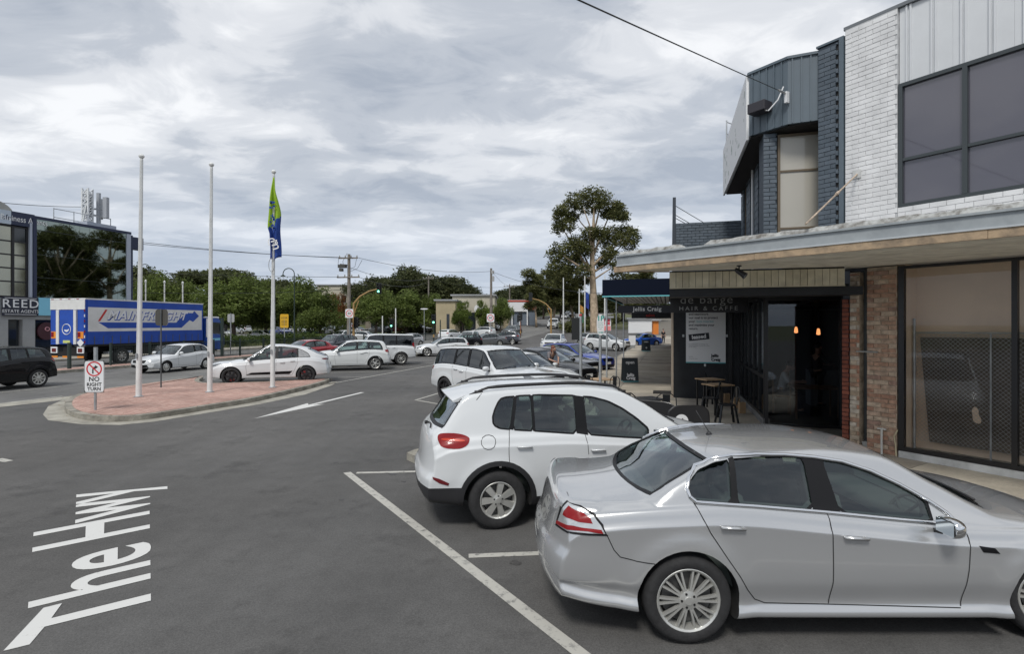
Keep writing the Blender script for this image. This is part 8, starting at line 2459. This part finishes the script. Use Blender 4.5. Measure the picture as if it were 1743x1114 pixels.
t = signal_post(886, 70, 3.7, -1, 'unlit traffic light heads on a rusty post at the right of the intersection', YC+R(160), mat('rusty_post', (.25,.10,.06), .7)); sig_head(t, (-.42,-.05,2.9), -1, YC+R(90))
# lamp posts with a shepherd's crook
def crook(px, Y, yt, label, sg=-1):
 p = at(px, Y, .1); h = H-(yt-HY)*Y/F-.1; t = empty('lamp_post', p); tag(t, label, 'street lamp', 'hooked lamp posts')
 r_ = .62; pts = [(0,0,0),(0,0,h-r_)]+[(sg*(r_-r_*math.cos(a)),0,h-r_+r_*math.sin(a)) for a in np.linspace(0, math.pi, 12)]
 m = MB(); m.tube(pts, [.085]+[.05]*(len(pts)-1), 8); m.build('post', M_gpole, t, smooth=True)
 m = MB(); m.lathe([(.04,0),(.10,-.12),(.26,-.22),(.27,-.26)], c=(sg*2*r_,0,h-r_), n=12); m.build('lamp_shade', M_gpole, t, smooth=True)
 m = MB(); m.lathe([(.18,-.262),(.12,-.32),(.02,-.34)], c=(sg*2*r_,0,h-r_), n=12); m.build('lamp_bowl', M_clens, t)
crook(501, 60, 457, 'hooked black lamp post right of the flag bearing pole'); crook(238, 66, 450, 'hooked black lamp post beside the leftmost flagpole', 1)
for k, px in enumerate((248, 280, 311)):
 p = at(px, 52, .1); t = empty('bollard_lamp', p); tag(t, ('left', 'middle', 'right')[k]+' of the three white posts rising above the truck roof', 'post', 'white posts behind the truck')
 h = H-(478+1.5*k-HY)*52/F; m = MB(); m.tube([(0,0,0),(0,0,h-.3)], .06, 8); m.build('post', M_pole, t, smooth=True); m = MB(); m.lathe([(.04,0),(.09,.05),(.09,.2),(.03,.3)], c=(0,0,h-.3), n=10); m.build('head', M_pole, t)
# power poles
def power_pole(px, Y, yt, label, arms, r=.17, low=None):
 p = at(px, Y); z0 = hgt(p.x, p.y); h = H-(yt-HY)*Y/F-z0; t = empty('power_pole', (p.x, p.y, z0), R(-8)); tag(t, label, 'power pole')
 m = MB(); m.tube([(0,0,0),(0,0,h)], [r*1.25, r*.8], 10); m.build('pole', M_wood, t, smooth=True)
 for (dz, w) in arms:
  m = MB(); m.box((0,-r,h-dz), (w,.10,.14)); m.build('crossarm', M_wood, t)
  for x in np.linspace(-w/2+.1, w/2-.1, 4): m = MB(); m.lathe([(.05,0),(.09,.06),(.05,.12),(.08,.18),(.03,.24)], c=(x,-r,h-dz+.07), n=8); m.build('insulator', M_sgrey, t)
 return t, h, z0
pp1, hp1, z1_ = power_pole(594, 60, 433, 'tall timber power pole with crossarms and switch gear left of the yellow signal arm', [(.45, 2.2), (2.55, 2.6)], .19)
m = MB(); m.box((-.62,-.3,hp1-1.35), (.85,.5,.35)); m.box((-.75,-.3,hp1-1.75), (.35,.4,.3)); m.tube([(-.1,-.2,hp1-1.2),(-.95,-.2,hp1-1.1)], .05, 5); m.build('switch_gear', M_sback, pp1)
for pts in ([(-1.1,-.2,hp1-.4),(-1.15,-.25,hp1-1.2),(-.9,-.3,hp1-1.6)], [(1.0,-.2,hp1-.4),(.8,-.25,hp1-1.4),(.3,-.25,hp1-1.7)], [(1.6,-.2,hp1-.7),(1.1,-.25,hp1-1.6),(.3,-.25,hp1-1.9)], [(-.1,-.2,hp1+.1),(-.6,-.25,hp1-.8),(-.5,-.3,hp1-1.2)]):
 m = MB(); m.tube(pts, .02, 4); m.build('jumper_wire', M_sigk, pp1)
pp2, _, _ = power_pole(836, 84, 457, 'dark wooden pole with lamp fitting in front of the cream building', [], .20)
m = MB(); m.box((.3,-.2,9.6), (.35,.4,.5)); m.box((.35,-.2,8.6), (.3,.3,.8)); m.build('fitting', M_sgrey, pp2)
pp3, _, _ = power_pole(729.5, 104, 470, 'distant timber power pole above the green trees', [(.5, 2.2)], .15); pp4, _, _ = power_pole(867.5, 112, 484, 'distant pale power pole with crossarm left of the highway hill', [(.5, 2.4)], .15)
def wire(a, b, sag, label, r=.014, n=16):
 a, b = Vector(a), Vector(b); m = MB(); m.tube([a+(b-a)*t+Vector((0,0,-4*sag*t*(1-t))) for t in np.linspace(0, 1, n)], r, 4)
 return tag(m.build('overhead_wire', M_sigk), label, 'wire')
pr_p = Mc2 @ Vector((*pr_at(Mc2, 1340, 160), .08)); wire(pr_p+(P(985, -6, 4.6)-pr_p)*2.6, pr_p, .03, 'service cable running from overhead to the blue grey upper floor', .009)
m = MB(); fbox(m, Mc2, *(lambda x, y: (x-.03, x+.03, y-.12, y+.10))(*pr_at(Mc2, 1342, 166)), .02, .10); m.build('cable_bracket', M_signw, cafe)
m = MB(); a_ = pr_p; b_ = P(985, -4, 4.6); d_ = (b_-a_).normalized(); m.tube([a_, a_+d_*.55], .022, 6); m.build('cable_clamp', M_sgrey, cafe)
top1 = lambda dx, dz: P(594+dx, 433, 60)+Vector((0, 0, -dz))
def w_(p0, p1, sag, lb): wire(p0, p1, sag, lb, .022)
w_(top1(-14,.4), P(-60, 372, 42), .5, 'upper power wire passing left from the timber pole'); w_(top1(14,.4), P(-60, 380, 42), .5, 'second upper power wire passing left from the timber pole')
w_(top1(-16,2.5), P(-60, 448, 44), .3, 'lower power wire passing left from the timber pole'); w_(top1(-8,3.9), P(-60, 486, 40), .5, 'lowest telephone wire passing left from the timber pole')
w_(top1(16,.4), P(836, 462, 84), .7, 'upper power wire running right to the dark wooden pole'); w_(top1(16,2.5), P(729, 480, 104), 1.0, 'lower power wire running right to a distant pole')
w_(P(836, 460, 84), P(867, 487, 112), .5, 'wire between the dark wooden pole and the distant pale pole'); w_(P(836, 462, 84), P(1045, 500, 60), .8, 'wire running right from the dark wooden pole to the shops')
w_(P(867, 488, 112), P(729, 474, 104), .8, 'wire between the two distant poles'); w_(P(729, 474, 104), P(594, 455, 60), .9, 'wire from a distant pole back to the timber pole')
w_(P(160, 352, 48), P(-60, 338, 40), .2, 'wire crossing above the office roof')
# median pool-type fence
def median_fence(s0, s1, n0, label, h=1.15, z=.13, step=2.4):
 p0 = EN(s0, n0, z); t = empty('railing_fence', p0, EROT); tag(t, label, 'fence'); L_ = s1-s0
 k = 0; x = 0.0
 while x <= L_+.01:
  MB().box((x, 0, h*.55), (.09, .09, h*1.1)).build('fence_post', M_gpole, t); x += step
 x = 0.0
 while x < L_-.1:
  for zz_ in (.12, h-.05): MB().box((x+step/2, 0, zz_), (step-.1, .035, .035)).build('rail', M_gpole, t)
  m = MB()
  for q in range(1, int(step/.12)): m.box((x+q*.12, 0, h/2), (.018, .018, h-.12))
  m.build('picket', M_gpole, t)['kind'] = 'stuff'; x += step
median_fence(23.2, 52, -30.1, 'dark railing fence along the median between the truck and the older white hatchback')
median_fence(62, 100, -30.1, 'dark railing fence running up the highway median beyond the signals', z=.3, h=1.0)
for k, (px, Y) in enumerate(((118, 28.3), (378, 39.2))):
 p = at(px, Y, .13); post_thing(p, 1.35 if k == 0 else 2.75, .09 if k == 0 else .12, M_gpole, ('thick dark fence post in front of the truck tail', 'tall dark fence post in front of the truck cab')[k], 'post', 'fence_post')
p = at(163, 27.5, .13); post_thing(p, 1.15, .09, M_galv, 'short galvanised bollard on the median behind the no right turn sign', 'bollard', 'bollard')
# a-frame boards
def a_frame(p, w, h, label, lines, yaw=0.0):
 t = empty('sandwich_board', p, yaw); tag(t, label, 'sign'); 
 for sg in (1, -1):
  I = Matrix.Rotation(R(9)*sg, 4, 'X') if sg == 1 else Matrix.Rotation(-R(9), 4, 'X')
  Ms = Matrix.Translation((0, -.20*sg, 0)) @ Matrix.Rotation(-R(11)*sg, 4, 'X') @ (face_frame((0,0,0), (1,0,0)) if sg == 1 else face_frame((0,0,0), (-1,0,0)))
  fpart('board', Ms, -w/2, w/2, .06, h, -.02, .0, mat('board_black', (.025,.032,.038), .5), t); fpart('foot_rail', Ms, -w/2, w/2, .03, .058, -.022, .004, M_teal, t)
  if sg == 1:
   for s, y, z, bo in lines: text_mesh(s, z, M_signw, t, 'lettering', Ms @ Matrix.Translation((0, y, .003)), bold=bo, depth=.002)
a_frame(G(1072, 651, .15), .62, .98, 'black sandwich board reading open on the footpath before the navy awning', [('open', .80, .17, .004), ('Jellis', .30, .16, .008), ('Craig', .18, .16, .008)])
a_frame(G(1099.5, 598.5, .15), .70, .98, 'small black sandwich board farther along the footpath', [('OPEN', .80, .14, .004), ('+', .3, .3, .01)])
p = at(1076, 52, .15); t = empty('notice_board', p); tag(t, 'white notice board standing at the kerb beyond the sandwich boards', 'sign'); MB().box((0,0,.75), (.65,.05,.9)).build('board', M_signw, t); MB().box((0,0,.15), (.5,.3,.3)).build('foot', M_galv, t)
# cafe barriers and chairs on the footpath corner
def barrier(c, rz, w, label, logo=False):
 t = empty('cafe_barrier', c, rz); tag(t, label, 'barrier', 'black canvas cafe barriers')
 pl = chaikin([(-w/2,.10,True),(w/2,.10,True),(w/2,.80),(-w/2,.80)], 3, .16); I = face_frame((0,0,0), (1,0,0))
 mb = MB(); mb.prism(pl, -.012, .012, M=I); mb.build('canvas', mat('barrier_canvas', (.010,.010,.012), .8), t)
 m = MB(); m.tube([I @ Vector((x, y, 0)) for x, y in pl]+[I @ Vector((*pl[0], 0))], .017, 6); m.build('frame', M_blackf, t, smooth=True)
 for sx in (-1, 1): MB().box((sx*w*.4, 0, .02), (.08, .42, .03)).build('foot', M_blackf, t)
 if logo:
  mb = MB(); mb.lathe([(.13,-.013),(.13,-.018)], c=(-w*.18,0,.52), n=24, axis='Y'); mb.build('logo_disc', M_signw, t)
  for a in range(5): mb = MB(); mb.lathe([(.012,-.019),(.012,-.022)], c=(-w*.18+.06*math.cos(a*1.257),0,.52+.05*math.sin(a*1.257)), n=8, axis='Y'); mb.build('logo_mark', M_blackf, t)
barrier(at(1172, 10.0, .15), R(6), .78, 'black canvas barrier with round white logo beside the silver sedan roof', True)
barrier(at(1108, 10.6, .15), R(-28), 1.0, 'plain black canvas barrier behind the white suv bonnet')
cafe_chair(at(1078, 11.2, .15), R(200), 'black metal chair showing above the plain barrier'); cafe_chair(at(1133, 11.1, .15), R(160), 'black metal chair between the two canvas barriers')
cafe_chair(at(1036, 15.0, .15), R(120), 'black metal chair beside the one hour parking post'); cafe_chair(at(1012, 15.6, .15), R(-60), 'black metal chair behind the galvanised post near the dark sedan')
table(at(1024, 15.6, .15), R(20), .6, .6, .74, M_tabletop, M_blackf, 'small timber table between the chairs near the parking sign')
table(at(1103, 11.5, .15), R(20), .55, .55, .74, M_blackf, M_blackf, 'small black table behind the canvas barriers')
m = MB(); m.box((0,0,0), (.75,.5,.05)); o = m.build('doormat', M_inner, None, loc=EN(18.9, -.15, .175), rotz=EROT-math.pi/2); tag(o, 'dark doormat at the step beyond the black end wall', 'mat')
# ------------------------------------------------------------------ people
M_skin = mat('skin', (.42,.25,.18), .6)
def grow_skin(name, verts, edges, radii, m, parent, sub=1, root=0):
 me = bpy.data.meshes.new(name); me.from_pydata([tuple(v) for v in verts], edges, []); o = bpy.data.objects.new(name, me); COL.objects.link(o)
 md = o.modifiers.new('k', 'SKIN'); md.use_smooth_shade = True
 for i, r in enumerate(radii):
  me.skin_vertices[0].data[i].radius = (r, r) if not isinstance(r, tuple) else r
  me.skin_vertices[0].data[i].use_root = (i == root)
 s = o.modifiers.new('s', 'SUBSURF'); s.levels = sub; s.render_levels = sub
 dg = bpy.context.evaluated_depsgraph_get(); me2 = bpy.data.meshes.new_from_object(o.evaluated_get(dg))
 bpy.data.objects.remove(o); bpy.data.meshes.remove(me); me2.name = name; me2.materials.clear(); me2.materials.append(m)
 me2.polygons.foreach_set('use_smooth', [True]*len(me2.polygons))
 return obj(name, me2, parent)
def person(pos, rz, label, pose, top, bottom, hair, long_hair=False, scale=1.0):
 """joints in metres, facing -Y; one body, clothes and hair over it"""
 t = empty('person', pos, rz); tag(t, label, 'person'); t.scale = (scale,)*3
 J = dict(pel=(0,0,.95), wai=(0,0,1.10), che=(0,0,1.32), nek=(0,0,1.48), hd0=(0,-.01,1.56), hd1=(0,-.02,1.66), hd2=(0,-.01,1.73),
  lsh=(.17,0,1.42), lel=(.23,.02,1.14), lwr=(.24,-.06,.90), rsh=(-.17,0,1.42), rel=(-.23,.02,1.14), rwr=(-.24,-.06,.90),
  lhp=(.09,0,.90), lkn=(.10,-.01,.50), lan=(.10,.03,.09), lto=(.11,-.15,.04), rhp=(-.09,0,.90), rkn=(-.10,-.01,.50), ran=(-.10,.03,.09), rto=(-.11,-.15,.04))
 J.update(pose)
 for s in ('l', 'r'):
  w = Vector(J[s+'wr']); e = Vector(J[s+'el']); J[s+'ha'] = tuple(w+(w-e).normalized()*.08)
 rad = dict(pel=(.135,.10), wai=(.115,.085), che=(.145,.10), nek=.055, hd0=.075, hd1=(.078,.095), hd2=(.05,.06), lsh=.062, rsh=.062, lel=.043, rel=.043, lwr=.029, rwr=.029, lha=(.035,.018), rha=(.035,.018), lhp=.088, rhp=.088, lkn=.058, rkn=.058, lan=.042, ran=.042, lto=.035, rto=.035)
 names = list(rad.keys()); ix = {n: i for i, n in enumerate(names)}
 ed = [('pel','wai'),('wai','che'),('che','nek'),('nek','hd0'),('hd0','hd1'),('hd1','hd2'),('che','lsh'),('lsh','lel'),('lel','lwr'),('lwr','lha'),('che','rsh'),('rsh','rel'),('rel','rwr'),('rwr','rha'),('pel','lhp'),('lhp','lkn'),('lkn','lan'),('lan','lto'),('pel','rhp'),('rhp','rkn'),('rkn','ran'),('ran','rto')]
 verts = [Vector(J[n]) for n in names]; vs = list(verts); es = [(ix[a], ix[b]) for a, b in ed]; rs = [rad[n] for n in names]
 for s, sg in (('l', 1), ('r', -1)):
  h = Vector(J[s+'ha']); d = (h-Vector(J[s+'wr'])).normalized(); side = d.cross(Vector((0,1,0)) if abs(d.y) < .8 else Vector((1,0,0))).normalized()
  for q in range(4):
   L_ = (.075,.085,.08,.06)[q]; a = h+side*(q-1.5)*.02; vs += [a, a+d*L_*.55, a+d*L_+Vector((0,-.012,0))]; n = len(vs); es += [(ix[s+'ha'], n-3), (n-3, n-2), (n-2, n-1)]; rs += [.010, .009, .008]
  a = h-d*.03+side*.035; vs += [a, a+side*.02+d*.035]; n = len(vs); es += [(ix[s+'ha'], n-2), (n-2, n-1)]; rs += [.011, .009]
 grow_skin('body', vs, es, rs, M_skin, t, 1)
 def sub(nm, keys, eds, grow_, m, tr={}):
  kk = {k: i for i, k in enumerate(keys)}; v = [Vector(tr.get(k, J[k])) for k in keys]
  r_ = [tuple(x+grow_ for x in rad[k]) if isinstance(rad[k], tuple) else rad[k]+grow_ for k in keys]
  return grow_skin(nm, v, [(kk[a], kk[b]) for a, b in eds], r_, m, t, 1)
 nb = Vector(J['nek'])*.6+Vector(J['che'])*.4
 sub('shirt', ['pel','wai','che','nek','lsh','lel','rsh','rel'], [('pel','wai'),('wai','che'),('che','nek'),('che','lsh'),('lsh','lel'),('che','rsh'),('rsh','rel')], .014, top, {'nek': nb})
 sub('trousers', ['pel','lhp','lkn','lan','rhp','rkn','ran'], [('pel','lhp'),('lhp','lkn'),('lkn','lan'),('pel','rhp'),('rhp','rkn'),('rkn','ran')], .012, bottom)
 hd = Vector(J['hd1']); fw = Vector(pose.get('face', (0,-1,0))).normalized(); upv = (Vector(J['hd2'])-Vector(J['hd0'])).normalized(); sd = fw.cross(upv).normalized()
 def blobm(nm, c, r3, m, seg=2):
  bm = bmesh.new(); bmesh.ops.create_icosphere(bm, subdivisions=seg, radius=1)
  for v in bm.verts: x, y, z = v.co; v.co = sd*x*r3[0]+fw*y*r3[1]+upv*z*r3[2]+c
  me = bpy.data.meshes.new(nm); bm.to_mesh(me); bm.free(); me.materials.append(m); me.polygons.foreach_set('use_smooth', [True]*len(me.polygons)); return obj(nm, me, t)
 blobm('hair', hd-fw*.022+upv*.03, (.088,.098,.095), hair)
 if long_hair: blobm('long_hair', hd-fw*.06-upv*.11, (.082,.06,.17), hair)
 blobm('face', hd+fw*.035-upv*.018, (.066,.068,.088), M_skin); blobm('nose', hd+fw*.105-upv*.02, (.011,.016,.02), M_skin, 1)
 for s in (1, -1): blobm('eye', hd+fw*.092+sd*.028*s+upv*.004, (.010,.008,.007), M_blk, 1); blobm('ear', hd+sd*.074*s-upv*.015, (.012,.02,.03), M_skin, 1)
 blobm('mouth', hd+fw*.095-upv*.06, (.022,.008,.005), M_redp, 1)
 for s in ('l', 'r'):
  a, b_ = Vector(J[s+'an']), Vector(J[s+'to']); m = MB(); m.tube([a+Vector((0,.05,-.04)), (a+b_)/2+Vector((0,0,-.012)), b_+Vector((0,0,.002))], [.045,.045,.038], 8); m.build('shoe', M_blk, t, smooth=True)
 return t
M_hairr = mat('auburn_hair', (.16,.05,.025), .55); M_hairk = mat('black_hair', (.015,.012,.012), .5); M_dk = mat('dark_clothes', (.03,.03,.035), .9); M_wsh = mat('white_shirt', (.55,.57,.60), .8); M_lt = mat('grey_top', (.17,.16,.17), .8); M_den = mat('denim', (.06,.08,.12), .9)
p = at(936.5, 21.6); person((p.x, p.y, 0), R(35), 'woman with long auburn hair leaning beside the black sedan', {'face': (.3,-.9,-.35), 'che': (0,-.10,1.28), 'nek': (0,-.16,1.42), 'hd0': (0,-.19,1.48), 'hd1': (0,-.22,1.56), 'hd2': (0,-.22,1.63), 'lsh': (.17,-.11,1.37), 'rsh': (-.17,-.11,1.37), 'lel': (.21,-.28,1.17), 'lwr': (.10,-.40,1.02), 'rel': (-.22,-.20,1.12), 'rwr': (-.15,-.42,1.05)}, M_lt, M_den, M_hairr, True, .96)
p = at(1129, 62, .15); person((p.x, p.y, .15), R(15), 'pedestrian in dark top and shorts standing far along the footpath', {'lkn': (.11,-.05,.50), 'ran': (-.10,.10,.09)}, M_dk, M_dk, M_hairk)
p = pray(1335, 690, 15.6); person((p.x, p.y, .16), R(62), 'man in white shirt and dark vest seated at the cafe table inside', {'face': (0,-.85,-.5), 'pel': (0,.10,.52), 'wai': (0,.06,.68), 'che': (0,0,.92), 'nek': (0,-.07,1.07), 'hd0': (0,-.10,1.14), 'hd1': (0,-.14,1.22), 'hd2': (0,-.14,1.30), 'lsh': (.17,0,1.01), 'rsh': (-.17,0,1.01), 'lel': (.24,-.12,.78), 'lwr': (.12,-.36,.80), 'rel': (-.24,-.12,.78), 'rwr': (-.12,-.36,.80), 'lhp': (.10,.05,.50), 'lkn': (.12,-.36,.50), 'lan': (.12,-.34,.09), 'lto': (.12,-.50,.04), 'rhp': (-.10,.05,.50), 'rkn': (-.12,-.36,.50), 'ran': (-.12,-.34,.09), 'rto': (-.12,-.50,.04)}, M_wsh, M_dk, M_hairk)
sc_ = empty('dining_chair', (p.x, p.y, .16), R(62)); tag(sc_, 'brown timber chair the seated man in the cafe sits on', 'chair')
MB().box((0,.08,.44), (.42,.42,.04)).build('seat', M_woodd, sc_)
for sx in (-1,1):
 for sy in (-1,1): MB().bar((sx*.18,.08+sy*.18,0),(sx*.18,.08+sy*.18,.42 if sy < 0 else .95),.035).build('leg', M_woodd, sc_)
MB().box((0,.27,.80), (.40,.03,.22)).build('backrest', M_woodd, sc_)
p = pray(1392, 620, 17.0); person((p.x, p.y, .16), R(100), 'waiter in dark clothes standing deep inside the cafe', {'lel': (.22,-.12,1.18), 'lwr': (.12,-.34,1.16), 'rel': (-.22,-.12,1.18), 'rwr': (-.12,-.34,1.16)}, M_dk, M_dk, M_hairk)
